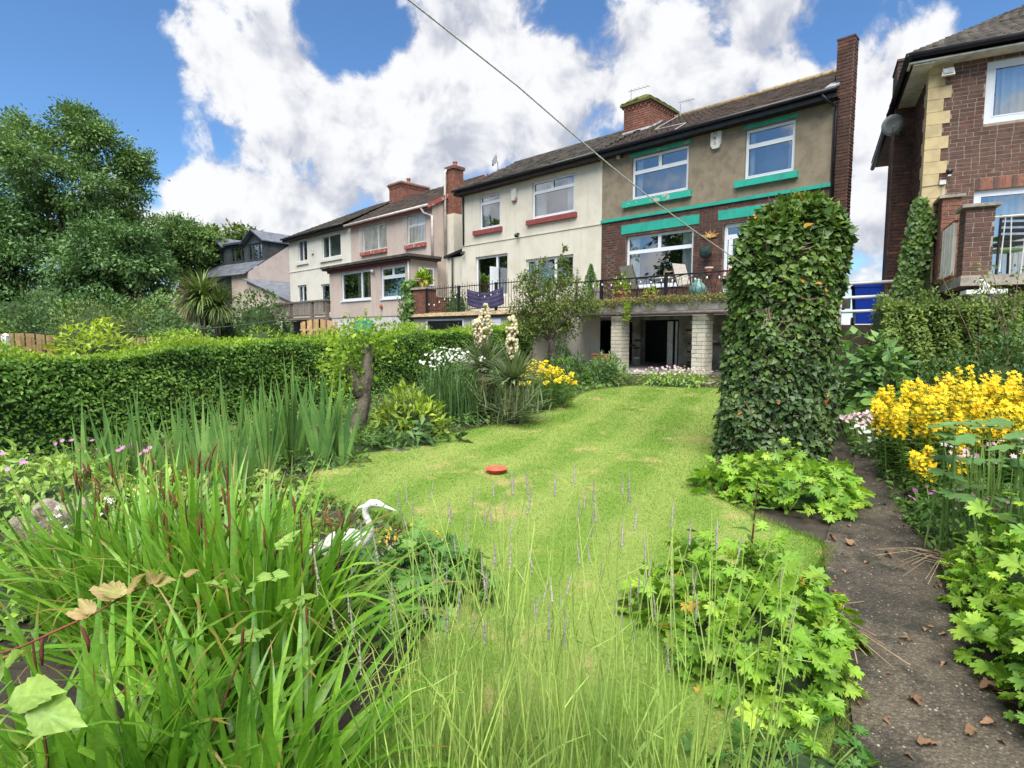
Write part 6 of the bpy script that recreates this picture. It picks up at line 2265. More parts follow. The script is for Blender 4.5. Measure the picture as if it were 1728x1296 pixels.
# ivy beside the pink extension
t = thing('wall_ivy', 'bright ivy covering the post beside the pink extension', 'ivy', FA.p(-7.75, -1.55, .5))
n = 2600
P = np.stack([g.normal(size=n) * .2, g.normal(size=n) * .2, g.random(n) * 3.1], 1)
P[:, :2] *= (1.15 - .3 * np.abs(P[:, 2:3] - 1.6) / 1.6)
A = axes(nrm(np.array([0, -.3, -1.]) + g.normal(size=P.shape) * .5), nrm(P * np.array([3, 3, 0]) + np.array([0, -.5, .3])), .14 * g.uniform(.6, 1.3, n))
cloud(t, 'foliage', T_ivy(), A, P, 'mid_leaf', None)
MB().tube([(0, 0, -.1), (0, 0, 3.0)], .15, 8).build('stems', 'core', t)
bush('rose', 'small white flowered climber on the cream house terrace', 'shrub', FA.p(-6.2, -.6, 2.34), (.55, .4, 1.0), TL, 900, .08, 'dark_leaf', 77)

# ---- left border
# stump with young shoots
t = thing('tree_stump', 'old bare tree stump with young leafy shoots in the left border', 'tree', gpt(-1.86, 6.72))
m = MB()
pts = [(0, 0, -.1), (.02, 0, .2), (.1, .02, .5), (.14, .02, .8), (.16, .0, 1.16)]
m.tube(pts, [.125, .092, .074, .07, .052], 12)
m.tube([(.08, 0, .55), (-.03, .05, .75), (-.12, .1, .95)], [.075, .065, .05], 9)
rr = random.Random(12)
m.v = [(x + rr.uniform(-.012, .012), y + rr.uniform(-.012, .012), z) for x, y, z in m.v]
m.build('trunk', 'bark', t, True)
g = np.random.default_rng(13)
c = np.array([[.12, 0, 1.22], [-.12, .08, 1.1], [.25, 0, 1.3], [0, 0, 1.35], [-.2, 0, .9], [.3, .1, 1.12]])
n = 1000
P = c[g.integers(0, len(c), n)] + g.normal(size=(n, 3)) * np.array([.11, .12, .09])
P[:350] = np.array([-.12, .06, .85]) + g.normal(size=(350, 3)) * np.array([.16, .1, .2])
spread(t, 'sho', [T_leaf(.5)], axes(rdir(g, n, .3), rdir(g, n, .8), .07 * g.uniform(.6, 1.3, n)), P, 'hedge_new', cap=200)
m = MB()
for k in range(26):
    q = c[k % 6] + g.normal(size=3) * .12
    m.tube([(.1, 0, .9), tuple((np.array([.1, 0, 1.]) + q) / 2), tuple(q)], .004, 4, False)
setkind(m.build('shoots', 'green_stem', t), 'stuff')

bush('skimmia', 'yellow green broad leaved shrub beside the stump', 'shrub', gpt(-1.25, 6.95), (.46, .4, .62), T_leaf(.34, .08, .1), 1700, .11, 'skimmia', 81, cap=300, up=.45, key='ski')
mound('hellebore', 'dark leafy plants at the foot of the yellow green shrub', gpt(-1.3, 6.55), (.6, .25, .3), 260, .13, 'dark_leaf', 82, [T_leaf(.35)], 'hel', cap=150)
mound('hellebore', 'dark fingered leaves below the stump on the border edge', gpt(-1.75, 6.3), (.5, .3, .26), 240, .11, 'mid_leaf', 83, [T_leaf(.3)], 'hel2', cap=150)
mound('border_plants', 'low green border edging beside the irises', gpt(-2.0, 5.75), (.5, .35, .25), 300, .09, 'mid_leaf', 84, [T_leaf(.35)], 'bor', cap=150)
# white flowers: grassy clump
t = thing('white_flower_clump', 'tall clump of small white flowers left of the yuccas', 'flowers', gpt(-.82, 8.05))
g = np.random.default_rng(85)
n = 420
a, r = g.uniform(0, 6.283, n), np.sqrt(g.random(n))
B = np.stack([r * np.cos(a) * .48, r * np.sin(a) * .4, np.zeros(n)], 1)
bl = [T_blade(5, .016, b_, .1) for b_ in (.35, .7, 1.1, .5)]
def blade_axes(g, az, lean, ln):
    """blades grow along local z, bend to local y: turn y to azimuth az and tip by lean"""
    n = len(az)
    y = np.stack([np.cos(az), np.sin(az), np.zeros(n)], 1)
    zz = np.array([0, 0, 1.])
    zax = nrm(zz + y * np.tan(lean)[:, None])
    yax = nrm(y - zax * np.sum(y * zax, 1, keepdims=True))
    xax = np.cross(yax, zax)
    return np.stack([xax, yax, zax], 2) * np.asarray(ln)[:, None, None]
spread(t, 'wf', bl, blade_axes(g, g.uniform(0, 6.28, n), np.abs(g.normal(size=n)) * .16, g.uniform(.5, .98, n)), B, 'dark_leaf', 'blade', 'blades', cap=150)
FPt = scatter_dome(g, 34, (.5, .42, .98), .72)
K = np.concatenate([p + g.normal(size=(5, 3)) * .022 for p in FPt])
flower_heads(t, K, .022, 'white_flower', 86, 6, cap=170)
# yuccas
def yucca(label, loc, hz, spike, seed, n=150, ln=.62):
    t = thing('yucca', label, 'yucca', loc)
    g = np.random.default_rng(seed)
    MB().tube([(0, 0, -.05), (.02, 0, hz * .5), (0, 0, hz)], [.09, .08, .07], 8).build('trunk', 'bark', t, True)
    bl = [T_blade(5, .05, b_, .35) for b_ in (.15, .35, .6)]
    el = g.random(n) ** .8 * 1.75
    spread(t, 'yuc', bl, blade_axes(g, g.uniform(0, 6.28, n), np.minimum(el, 1.5), ln * g.uniform(.75, 1.1, n)), np.tile((0, 0, hz), (n, 1)) + g.normal(size=(n, 3)) * .02, 'yucca_blade', 'blade', 'blades', cap=300)
    n2 = 110
    az = g.uniform(0, 6.28, n2)
    y = np.stack([np.cos(az), np.sin(az), np.zeros(n2)], 1)
    zax = nrm(y * .35 + np.array([0, 0, -1.]))
    yax = nrm(y - zax * np.sum(y * zax, 1, keepdims=True))
    A = np.stack([np.cross(yax, zax), yax, zax], 2) * (ln * .85 * g.uniform(.7, 1.1, n2))[:, None, None]
    spread(t, 'yucd', [T_blade(4, .035, -.2, .2)], A, np.tile((0, 0, hz * .95), (n2, 1)) + y * .05, 'yucca_dead', 'dead_blade', 'dead_blades', cap=110)
    # lower young rosette
    n3 = 260
    spread(t, 'yuc', bl, blade_axes(g, g.uniform(0, 6.28, n3), np.minimum(g.random(n3) * 1.6, 1.45), ln * .8 * g.uniform(.7, 1.1, n3)), np.tile((.06, -.1, .2), (n3, 1)) + g.normal(size=(n3, 3)) * np.array([.15, .12, .13]), 'yucca_blade', 'blade', 'blades', cap=0)
    for (sx, z0, z1, w) in spike:
        MB().tube([(sx * .2, 0, hz), (sx * .6, 0, z0), (sx, 0, z1)], [.016, .012, .004], 5).build('flower_stem', 'twig', t)
        v, f = T_fan([(0, 0), (.3, .25), (.42, .6), (.2, 1.), (-.2, 1.), (-.42, .6), (-.3, .25)], .3)
        mb = MB().lathe([(.05, 0), (.3, -.12), (.44, -.45), (.34, -.8), (.14, -1.)], (0, 0, 0), 7)
        Tb = (np.array(mb.v), np.array(mb.f))
        nb = 120
        q = g.random(nb)
        a = g.uniform(0, 6.28, nb)
        rr_ = .8 * w * np.sin(np.pi * (.12 + .8 * q)) * (.55 + .45 * g.random(nb))
        P = np.stack([sx * (.6 + .4 * q) + rr_ * np.cos(a), rr_ * np.sin(a), z0 + (z1 - z0) * q], 1)
        ax = np.zeros((nb, 3, 3))
        for i in range(nb):
            M = Matrix.Rotation(g.normal() * .35, 3, 'X') @ Matrix.Rotation(g.normal() * .35, 3, 'Y')
            ax[i] = np.array(M) * .05 * g.uniform(.7, 1.2)
        spread(t, 'yfl', [Tb], ax, P, 'yucca_flower', 'blossom', 'blossoms', cap=105)
    return t


yucca('taller yucca with a cream flower spike, left of the two', gpt(-.4, 8.1), .75, [(.02, 1.08, 1.66, .13), (-.1, 1.05, 1.45, .1)], 91, 240, .5)
yucca('shorter yucca with drooping dead leaves, right of the two', gpt(.02, 7.72), .62, [(-.02, .9, 1.5, .115)], 92, 240, .52)
bush('choisya', 'bushy dark green shrub at the end of the left border', 'shrub', gpt(1.15, 11.6), (.55, .5, .68), T_leaf(.3), 2200, .1, 'mid_leaf', 93, cap=200, key='cho')
bush('choisya', 'rounded green shrub next to the patio steps', 'shrub', gpt(1.95, 12.0), (.5, .5, .62), T_leaf(.3), 2000, .1, 'hydrangea', 94, cap=200, key='cho2')
mound('border_plants', 'feathery light green clump at the lawn end', gpt(2.25, 11.75), (.3, .3, .36), 260, .09, 'apple_leaf', 95, [T_leaf(.2)], 'fea', cap=0)
bush('shrub', 'dark shrub in the shade under the balcony', 'shrub', FA.p(.3, -2.4, .6), (.5, .4, 1.0), TL, 1500, .08, 'dark_leaf', 96, corek=.4)
p = FA.p(1.7, -2.3, .6)
t = thing('trough', 'terracotta window trough beside the left white pier', 'plant pot', (p[0], p[1], .85), FA.rz)
MB().prism([(-.2, -.09, 0), (.2, -.09, 0), (.25, -.12, .17), (-.25, -.12, .17)], (0, .2, 0)).build('body', 'terracotta', t)
box('rim', (-.27, -.13, .17), (.27, .12, .2), 'terracotta', t)
box('plinth', (-.15, -.08, -.28), (.15, .08, 0), 'concrete', t)
# trailing plants over the balcony edge
g = np.random.default_rng(97)
t = thing('trailing_plants', 'sedum and trailing plants along the brown house balcony edge', 'plants', FA.p(0, 0, 0), FA.rz)
n = 9000
u = g.uniform(-.9, 6.6, n)
hang = np.clip(np.sin(u * 5) + np.sin(u * 11 + 1) * .7, 0, 2) * .07
P = np.stack([u, -1.86 + g.normal(size=n) * .07, 2.43 + g.random(n) * .1 - g.random(n) ** 1.5 * (.14 + hang * 1.3)], 1)
cloud(t, 'foliage', T_leaf(.5), axes(rdir(g, n, .1), rdir(g, n, .5), .05 * g.uniform(.6, 1.4, n)), P, 'sedum', 'stuff')
n = 300
P = np.stack([2.25 + g.normal(size=n) * .06, -1.98 + g.normal(size=n) * .03, 2.4 - g.random(n) * .5], 1)
cloud(t, 'tendril', T_leaf(.5), axes(rdir(g, n, -.5), rdir(g, n, .3), .05 * g.uniform(.6, 1.4, n)), P, 'hedge_new', None)
# apple tree and conical conifer before the white house
b = Vector((1.02, 14.4, gz(14)))
rg = random.Random(98)
t = thing('apple_tree', 'small crooked apple tree in front of the cream house', 'tree', b)
m = MB()
f = px(928, 573, 14.4) - b
m.tube([(0, 0, -.1), (.0, 0, f.z * .6), f], [.085, .075, .07], 8)
for x, y in ((880, 545), (905, 520), (958, 535), (930, 500), (890, 490), (975, 500)):
    e = px(x, y, 14.4 + rg.uniform(-.5, .5)) - b
    mid = f.lerp(e, .5) + Vector((0, 0, .03))
    m.tube([f, mid, e], [.055, .04, .022], 6, False)
    for k in range(4):
        q = e + Vector((rg.uniform(-.5, .5), rg.uniform(-.5, .5), rg.uniform(.1, .7)))
        m.tube([mid.lerp(e, rg.uniform(.5, 1)), q], [.018, .006], 4, False)
m.build('trunk', 'bark', t, True)
g = np.random.default_rng(99)
cl = clump_px(b, 14.4, [(902, 492, 36), (948, 478, 36), (930, 525, 46), (882, 528, 28), (978, 512, 34), (955, 548, 34), (905, 458, 20), (950, 440, 12), (1000, 520, 20), (900, 555, 28), (918, 440, 8), (953, 420, 5), (885, 470, 12)], rg)
Ps = []
for c in cl:
    k = max(60, int(3400 * (c[3] ** 2) / .9))
    q, d = sph(g, k, .95)
    Ps.append(q * np.array(c[3:6]) + np.array(c[:3]))
P = np.concatenate(Ps)
n = len(P)
cloud(t, 'crown', T_leaf(.42), axes(rdir(g, n, -.1), rdir(g, n, .7), .085 * g.uniform(.6, 1.3, n)), P, 'apple_leaf', None)
b = FA.p(.35, -1.0, 2.42)
t = thing('dwarf_conifer', 'dark conical dwarf conifer at the left end of the balcony', 'conifer', b)
n = 1500
q = g.random(n)
a = g.uniform(0, 6.28, n)
r = .3 * (1 - q ** 1.6) * (.7 + .3 * g.random(n))
P = np.stack([r * np.cos(a), r * np.sin(a), q * 1.15], 1)
cloud(t, 'foliage', T_leaf(.3), axes(nrm(P * np.array([2, 2, 0]) + np.array([0, 0, .6]) + g.normal(size=P.shape) * .3), rdir(g, n), .08 * g.uniform(.6, 1.3, n)), P, 'tree_dark', None)
MB().tube([(0, 0, 0), (0, 0, 1.0)], [.12, .02], 6).build('stem', 'core', t)

# irises: flat fans of sword leaves
def iris(label, loc, n, ln, seed, w=.055, rx=.22, ry=.14):
    t = thing('iris_clump', label, 'iris', loc, 0, 'iris clumps along the hedge')
    g = np.random.default_rng(seed)
    fans = max(3, n // 8)
    c = np.stack([g.uniform(-rx, rx, fans), g.uniform(-ry, ry, fans)], 1)
    fa = g.normal(size=fans) * .5
    k = np.arange(n) % fans
    off = g.uniform(-1, 1, n)
    az = fa[k] + np.where(off > 0, 0, np.pi)
    lean = np.abs(off) * .42
    P = np.stack([c[k, 0] + off * .04, c[k, 1] + g.normal(size=n) * .01, np.zeros(n)], 1)
    A = blade_axes(g, az, lean, ln * (1 - .35 * np.abs(off)) * g.uniform(.78, 1.08, n))
    # the blades' broad side faces along the fan
    A = np.stack([A[:, :, 1], A[:, :, 0], A[:, :, 2]], 2)
    spread(t, 'iris%d' % int(w * 1000), [T_blade(6, w, b_, .06, tw, .55) for b_, tw in ((.12, .1), (-.15, -.2), (.25, .3), (-.08, .0))], A, P, 'iris_blade', 'blade', 'blades', cap=300)
    return t


iris('tallest iris fan nearest the stump', gpt(-2.0, 5.65), 74, 1.12, 111, .052, .32)
iris('broad iris fan second from the stump', gpt(-2.5, 5.35), 52, 1.02, 112, .052, .26)
iris('iris fan in the middle of the hedge border', gpt(-2.72, 4.95), 46, .94, 113, .056, .28)
iris('iris fan leaning left at the left end of the row', gpt(-3.35, 4.75), 46, .9, 114, .056, .36)
iris('slim iris fan just behind the daylilies', gpt(-2.3, 4.55), 34, .84, 115, .056, .22)
mound('border_plants', 'leafy tangle between the irises and the lilies', gpt(-2.5, 4.6), (.9, .5, .26), 600, .085, 'bramble', 116, [T_leaf(.45)], 'btg', cap=200)
mound('border_plants', 'pale leafy weeds at the left behind the log', gpt(-4.1, 4.6), (.8, .7, .42), 700, .1, 'bramble', 117, [T_leaf(.42)], 'btg', cap=250)
mound('border_plants', 'low pale ground cover with tiny white flowers behind the daylilies', gpt(-1.85, 3.5), (.75, .5, .25), 650, .065, 'bramble', 118, [T_leaf(.55)], 'btg2', cap=250)
mound('border_plants', 'leafy seedlings between the log and the lilies', gpt(-2.55, 3.1), (.55, .45, .33), 420, .085, 'geranium', 119, [T_leaf(.45)], 'btg3', cap=250)
flowers_on('tiny white flowers scattered left of the daylilies', gpt(-2.6, 3.75), (.5, .35, .32), 22, .02, 'white_flower', 120, leaf='geranium_dark', petals=5)

# hollow log
t = thing('hollow_log', 'weathered grey hollow log lying at the left edge', 'log', gpt(-3.2, 3.85) + Vector((0, 0, .13)), R(18))
t.rotation_euler = (R(6), R(-5), R(12))
m = MB()
K = 26
for j, (s, z) in enumerate(((1., .0), (1.05, .08), (.98, .15), (.8, .17), (.66, .14), (.62, .02))):
    pass
prof = [(1., -.12), (1.06, .02), (1.02, .12), (.9, .15), (.76, .13), (.68, .0), (.66, -.2), (.0, -.22)]
m.lathe([(r_, z_ * .5) for r_, z_ in prof], (0, 0, 0), K, .2, .19)
rr = random.Random(5)
f_ = [rr.uniform(.82, 1.18) for _ in range(K)]
m.v = [(x * f_[i % K], y * f_[i % K], z + (.03 * math.sin((i % K) * .9) + rr.uniform(-.015, .015) if z > 0 else 0)) for i, (x, y, z) in enumerate(m.v)]
m.build('shell', 'log', t, True)
MB().lathe([(0, -.055), (.125, -.05)], (0, 0, 0), 16).build('hollow', 'soil', t)

# ---- daylilies in front
def daylily(label, loc, n, ln, seed, rx=.25, ry=.2, lean=.35, pods=12, drift=0.):
    t = thing('daylily_clump', label, 'daylily', loc)
    g = np.random.default_rng(seed)
    a, r = g.uniform(0, 6.283, n), np.sqrt(g.random(n))
    P = np.stack([r * np.cos(a) * rx, r * np.sin(a) * ry, np.zeros(n)], 1)
    az = a + g.normal(size=n) * .9
    le = np.clip(np.abs(g.normal(size=n)) * lean * (.4 + r), 0, .9)
    bl = [T_blade(8, .039, b_, .22, tw, .5) for b_, tw in ((.35, .2), (.7, -.4), (1.2, .5), (1.7, -.3), (2.2, .3), (.2, .1), (.5, -.1))]
    A = blade_axes(g, az, le, ln * g.uniform(.7, 1.12, n))
    if drift:
        P[:, 0] += 0
    spread(t, 'lily', bl, A, P, 'lily_blade', 'blade', 'blades', cap=300)
    for k in range(pods):
        p = Vector((g.uniform(-rx, rx) * 1.2, g.uniform(-ry, ry) * 1.2, 0))
        e = p + Vector((g.normal() * .08 + .03, g.normal() * .08, ln * g.uniform(.72, 1.02)))
        st = MB().tube([p, p.lerp(e, .5) + Vector((g.normal() * .015, 0, 0)), e], [.0045, .004, .003], 5).build('seed_stem', 'pod' if k % 3 else 'green_stem', t)
        for q in range(g.integers(1, 4)):
            d = Vector((g.normal() * .035, g.normal() * .02, g.uniform(-.06, .04)))
            c = e + d
            MB().tube([c - Vector((0, 0, .03)), c, c + Vector((d.x * .3, 0, .035)), c + Vector((d.x * .5, 0, .05))], [.002, .0055, .0045, .001], 6).build('seed_pod', 'pod', st, True)
    return t


daylily('daylily clump right in front of the white heron', gpt(-1.06, 2.3), 230, .9, 121, .22, .25, .36, 8)
daylily('daylily clump in the middle of the front left', gpt(-1.45, 2.5), 240, .92, 122, .3, .25, .36, 10)
daylily('daylily clump at the left edge of the lilies', gpt(-1.95, 2.75), 200, .82, 123, .3, .25, .36, 7)
daylily('arching daylily leaves at the bottom left front', gpt(-.82, 1.62), 165, .72, 124, .3, .16, .75, 2)
daylily('drooping daylily leaves along the lower left front edge', gpt(-1.3, 1.65), 165, .74, 125, .28, .18, .7, 3)

# ---- lavender
def lavender(label, loc, n, ln, seed, rx, ry, leanx=0., nl=95):
    t = thing('lavender', label, 'lavender', loc, 0, 'lavender along the front edge')
    g = np.random.default_rng(seed)
    # flower spike: whorls
    mb = MB()
    prof_ = [(.01, -.02)]
    for k in range(9):
        z = .06 + k * .1 + g.uniform(-.015, .015)
        r = .085 * (1.12 - .08 * k) * g.uniform(.75, 1.15)
        prof_.extend([(.05 + .01 * g.random(), z - .05), (r, z - .02), (r * .9, z + .02)])
    mb.lathe(prof_ + [(.005, 1.)], (0, 0, 0), 7)
    mb.v = [tuple(np.array(q_) * g.uniform(.8, 1.2) * np.array([1, 1, 0]) + np.array([0, 0, q_[2] + g.normal() * .012])) for q_ in mb.v]
    mb.lathe([(.03, -.17), (.07, -.14), (.03, -.1)], (0, 0, 0), 5)
    sp = mkmesh('flower_spike', np.array(mb.v), [np.array(mb.f)], 'lavender_flower', True)
    stems = []
    for v_ in range(6):
        b_ = g.normal(size=3) * .04
        q = [(0, 0, 0), (b_[0] * .5, b_[1], .3), (b_[0], b_[2], .65), (b_[1], b_[0], 1.)]
        s = MB().tube(q, [.0029, .0024, .0019, .0015], 5, False)
        me = bpy.data.meshes.new('stem')
        me.from_pydata(s.v, [], s.f)
        me.materials.append(MATS['lavender'])
        stems.append((me, q[-1]))
    for i in range(n):
        a, r = g.uniform(0, 6.283), math.sqrt(g.random())
        p = Vector((r * math.cos(a) * rx, r * math.sin(a) * ry, .05))
        L = ln * g.uniform(.62, 1.08)
        d = Vector((g.normal() * .09 + math.cos(a) * r * .16 + leanx, g.normal() * .07 + .22 + math.sin(a) * r * .12, 1)).normalized()
        q = d.to_track_quat('Z', 'Y').to_matrix().to_4x4()
        me, tip = stems[i % 6]
        th = g.uniform(.75, 1.25)
        S_ = Matrix.Diagonal((th, th, L, 1))
        M = Matrix.Translation(p) @ q @ S_
        o = link('stem', me, t, M)
        if g.random() < .6:
            e = M @ Vector(tip)
            k = g.uniform(.055, .095)
            so = link('flower_spike', sp, o)
            so.matrix_basis = M.inverted() @ (Matrix.Translation(e - d * .02) @ q @ Matrix.Diagonal((k * .58, k * .58, k, 1)))
        if g.random() < .4:
            c = M @ Vector((tip[0] * .6, tip[1] * .6, .62))
            dd = (d + Vector((g.normal() * .5, g.normal() * .5, 0))).normalized()
            so = link('side_shoot', me, o)
            so.matrix_basis = M.inverted() @ (Matrix.Translation(c) @ dd.to_track_quat('Z', 'Y').to_matrix().to_4x4() @ Matrix.Diagonal((.8, .8, L * .22, 1)))
    a, r = g.uniform(0, 6.283, nl), np.sqrt(g.random(nl))
    P = np.stack([r * np.cos(a) * rx * 1.15, r * np.sin(a) * ry * 1.15, g.random(nl) * .16 + .02], 1)
    A = blade_axes(g, a + g.normal(size=nl), np.abs(g.normal(size=nl)) * .4, g.uniform(.1, .34, nl))
    spread(t, 'lavl', [T_blade(4, .035, .4, .2), T_blade(4, .028, .7, .2)], A, P, 'lavender_leaf', 'leaf', 'foliage', cap=200)
    return t


lavender('lavender at the front centre left, next to the daylilies', gpt(-.22, 1.62), 58, .9, 131, .22, .2, .03)
lavender('lavender at the front centre with the tallest grey spikes', gpt(.1, 1.7), 66, .92, 132, .27, .22, .0)
lavender('lavender at the front right, before the cranesbill', gpt(.5, 1.66), 52, .84, 133, .27, .2, .08)

# ---- bramble in the left foreground, moss-like conifer in the corner
t = thing('bramble', 'pale green bramble leaves at the bottom left edge', 'bramble', (-1.16, 1.05, .05))
base = Vector(t.location)
PL, DL, SL = [], [], []
ole = [(0, 0), (.12, .06), (.2, .16), (.25, .2), (.27, .3), (.3, .36), (.27, .46), (.27, .52), (.2, .62), (.19, .68), (.11, .8), (.08, .86), (0, 1)]
ole = ole + [(-x, y) for x, y in ole[-2:0:-1]]
for x, y, Y, dx, dz, s in ((20, 1150, 1.22, -.4, .9, .115), (40, 1175, 1.2, .95, .25, .135), (70, 1195, 1.18, .9, -.35, .14), (10, 1200, 1.15, -.6, -.5, .12), (0, 1110, 1.2, -.2, .9, .11), (30, 1120, 1.3, .5, .6, .07)):
    q = px(x - 20, y, Y) - base
    PL.append(tuple(q))
    DL.append((dx, -.1, dz * .6))
    SL.append(s)
A = axes(np.array(DL), np.tile((.1, -.75, .8), (len(DL), 1)), np.array(SL))
spread(t, 'bram', [T_fan(ole, .25)], A, np.array(PL), 'bramble', cap=20)
q = [px(*k) - base for k in ((-40, 1230, 1.1), (0, 1170, 1.18), (20, 1150, 1.22))]
MB().tube([(-.2, 0, 0)] + q, .003, 5).build('stem', 'green_stem', t)
t = thing('bramble_shoot', 'arching reddish bramble shoot with tan leaves over the lilies', 'bramble', (-1.75, 1.4, .06))
base = Vector(t.location)
st = [px(*k) - base for k in ((40, 1090, 1.32), (100, 1062, 1.36), (160, 1035, 1.4), (215, 1002, 1.42), (260, 985, 1.44), (310, 972, 1.46))]
MB().tube([(0, 0, 0), Vector((-.25, 0, .5))] + st, [.0035, .0035, .003, .003, .0028, .0025, .002, .001], 6).build('stem', 'pod', t, True)
PL = [st[3], st[3], st[3], st[4], st[4], st[2], st[2], st[5], st[4]]
DL = [(.5, 0, .55), (-.9, 0, .08), (-.75, -.3, .25), (.95, 0, .15), (.6, .1, .6), (-.95, -.1, .0), (-.6, .1, .45), (.9, .1, .3), (-.3, 0, .7)]
SL = [.085, .12, .085, .07, .05, .085, .07, .05, .05]
spread(t, 'bram2', [T_fan(ole, .3)], axes(np.array(DL), np.tile((0, -.5, .9), (9, 1)), np.array(SL) * .85), np.array([tuple(p) for p in PL]), 'bramble_tan', cap=20)
b = px(0, 1290, 1.02)
bush('dwarf_conifer', 'feathery yellow green conifer in the bottom left corner', 'conifer', (b.x - .06, 1.0, .05), (.2, .2, b.z + .1), T_leaf(.22, .05, .1), 2200, .035, 'conifer_leaf', 141, cap=100, key='dco', lumps=26)
# rose sucker and pale seedlings in the lilies
t = thing('rose_sucker', 'pale rose sucker with small oval leaflets among the daylilies', 'plant', gpt(-.95, 2.05))
g = np.random.default_rng(142)
MB().tube([(0, 0, 0), (.03, -.05, .4), (.08, -.08, .75)], [.005, .004, .002], 5).build('stem', 'green_stem', t)
PL, DL = [], []
for k in range(7):
    z = .3 + k * .07
    an = k * 2.3
    d = np.array([math.cos(an), math.sin(an) * .6 - .4, .25])
    c = np.array([.05 + .005 * k, -.06, z])
    for q in range(3):
        p = c + d * (.05 + .045 * q)
        side = np.cross(d, (0, 0, 1.))
        for s in (-1, 1):
            PL.append(p)
            DL.append(d * .4 + side * s)
    PL.append(c + d * .16)
    DL.append(d)
spread(t, 'rosl', [T_leaf(.55, .05, .08)], axes(np.array(DL), np.tile((0, -.4, 1.), (len(DL), 1)), .055), np.array(PL), 'bramble', cap=60)

# ---- heron statue, saucer, stones, dead leaves
t = thing('heron_statue', 'white heron statue standing among the daylilies', 'statue', gpt(-.92, 3.32) + Vector((0, 0, -.04)), R(-8))
t.scale = (.84, .84, .84)
prof = [((-.42, 0, .16), .012, .02), ((-.34, 0, .19), .03, .035), ((-.26, 0, .235), .06, .06), ((-.16, 0, .27), .085, .085), ((-.06, 0, .275), .09, .09), ((.02, 0, .29), .07, .075),
        ((.065, 0, .335), .05, .05), ((.085, 0, .38), .034, .034), ((.085, 0, .42), .026, .026), ((.07, 0, .455), .023, .023), ((.052, 0, .49), .023, .024), ((.052, 0, .525), .025, .025), ((.07, 0, .555), .028, .029),
        ((.1, 0, .575), .031, .032), ((.135, 0, .577), .031, .03), ((.165, 0, .566), .025, .024), ((.185, 0, .558), .017, .017), ((.23, 0, .543), .011, .011), ((.285, 0, .525), .003, .003)]
m = MB()
pts = [Vector(p) for p, _, _ in prof]
N = 14
for i, (p, ry, rz) in enumerate(prof):
    d = (pts[min(i + 1, len(pts) - 1)] - pts[max(i - 1, 0)]).normalized()
    side = Vector((0, 1, 0))
    up = d.cross(side) * -1
    for k in range(N):
        an = 2 * math.pi * k / N
        m.v.append(tuple(pts[i] + side * math.cos(an) * ry + up * math.sin(an) * rz))
for i in range(len(prof) - 1):
    for k in range(N):
        m.f.append((i * N + k, i * N + (k + 1) % N, (i + 1) * N + (k + 1) % N, (i + 1) * N + k))
m.f += [tuple(range(N)), tuple((len(prof) - 1) * N + k for k in reversed(range(N)))]
bd = m.build('body', 'statue_white', t, True)
bd.modifiers.new('s', 'SUBSURF').render_levels = 1
for s in (-1, 1):
    w = MB().lathe([(.004, .0), (.05, .01), (.085, .02), (.06, .03), (.0, .034)], (0, 0, 0), 12, 1.9, .9)
    wo = w.build('wing', 'statue_white', t, True)
    wo.matrix_basis = Matrix.Translation((-.14, s * .07, .27)) @ Matrix.Rotation(R(-12 if s else 0), 4, 'Y') @ Matrix.Rotation(R(-80 * s), 4, 'X')
    MB().lathe([(0, -.006), (.006, 0), (0, .006)], (.15, s * .027, .58), 8).build('eye', 'grey_metal', t, True)
    MB().tube([(-.04, s * .03, -.03), (-.05, s * .03, .12), (-.04, s * .03, .22)], .009, 6).build('leg', 'statue_white', t, True)
MB().tube([(.06, .0, .56), (.0, .0, .535), (-.045, 0, .475)], [.012, .009, .002], 6).build('crest', 'statue_white', t, True)
t = thing('plant_saucer', 'shallow orange red plastic saucer lying on the lawn', 'saucer', gpt(-.15, 5.36) + Vector((0, 0, .028)))
MB().lathe([(0, .004), (.07, .004), (.078, 0), (.1, .035), (.108, .037), (.108, .043), (.098, .042), (.074, .01), (0, .01)], (0, 0, 0), 28).build('dish', 'red_plastic', t, True)
g = np.random.default_rng(151)
spots = [((-.75, 3.62), .1, 'flat grey stone beside the heron head'), ((-.5, 3.72), .085, 'lichen spotted stone right of the heron'), ((-1.1, 3.7), .09, 'grey stone behind the heron neck'), ((-1.25, 6.28), .1, 'brown mossy stone below the yellow green shrub')]
for (x, y), s, lb in spots:
    m = MB().lathe([(.02, 1.), (.6, .85), (.95, .45), (1., .1), (.9, -.2)], (0, 0, 0), 9)
    m.v = [tuple(np.array(p) * np.array([1, .8, .55]) * s * g.uniform(.8, 1.2)) for p in m.v]
    o = m.build('stone', 'stone')
    o.location = gpt(x, y)
    tag(o, lb, 'stone')
mound('yellow_sedum', 'small yellow orange sedum patch behind the heron', gpt(-.72, 3.85), (.26, .14, .07), 160, .03, 'yellow_leaf', 152, [T_leaf(.5)], 'ysd', cap=0, core=None, stems=False)
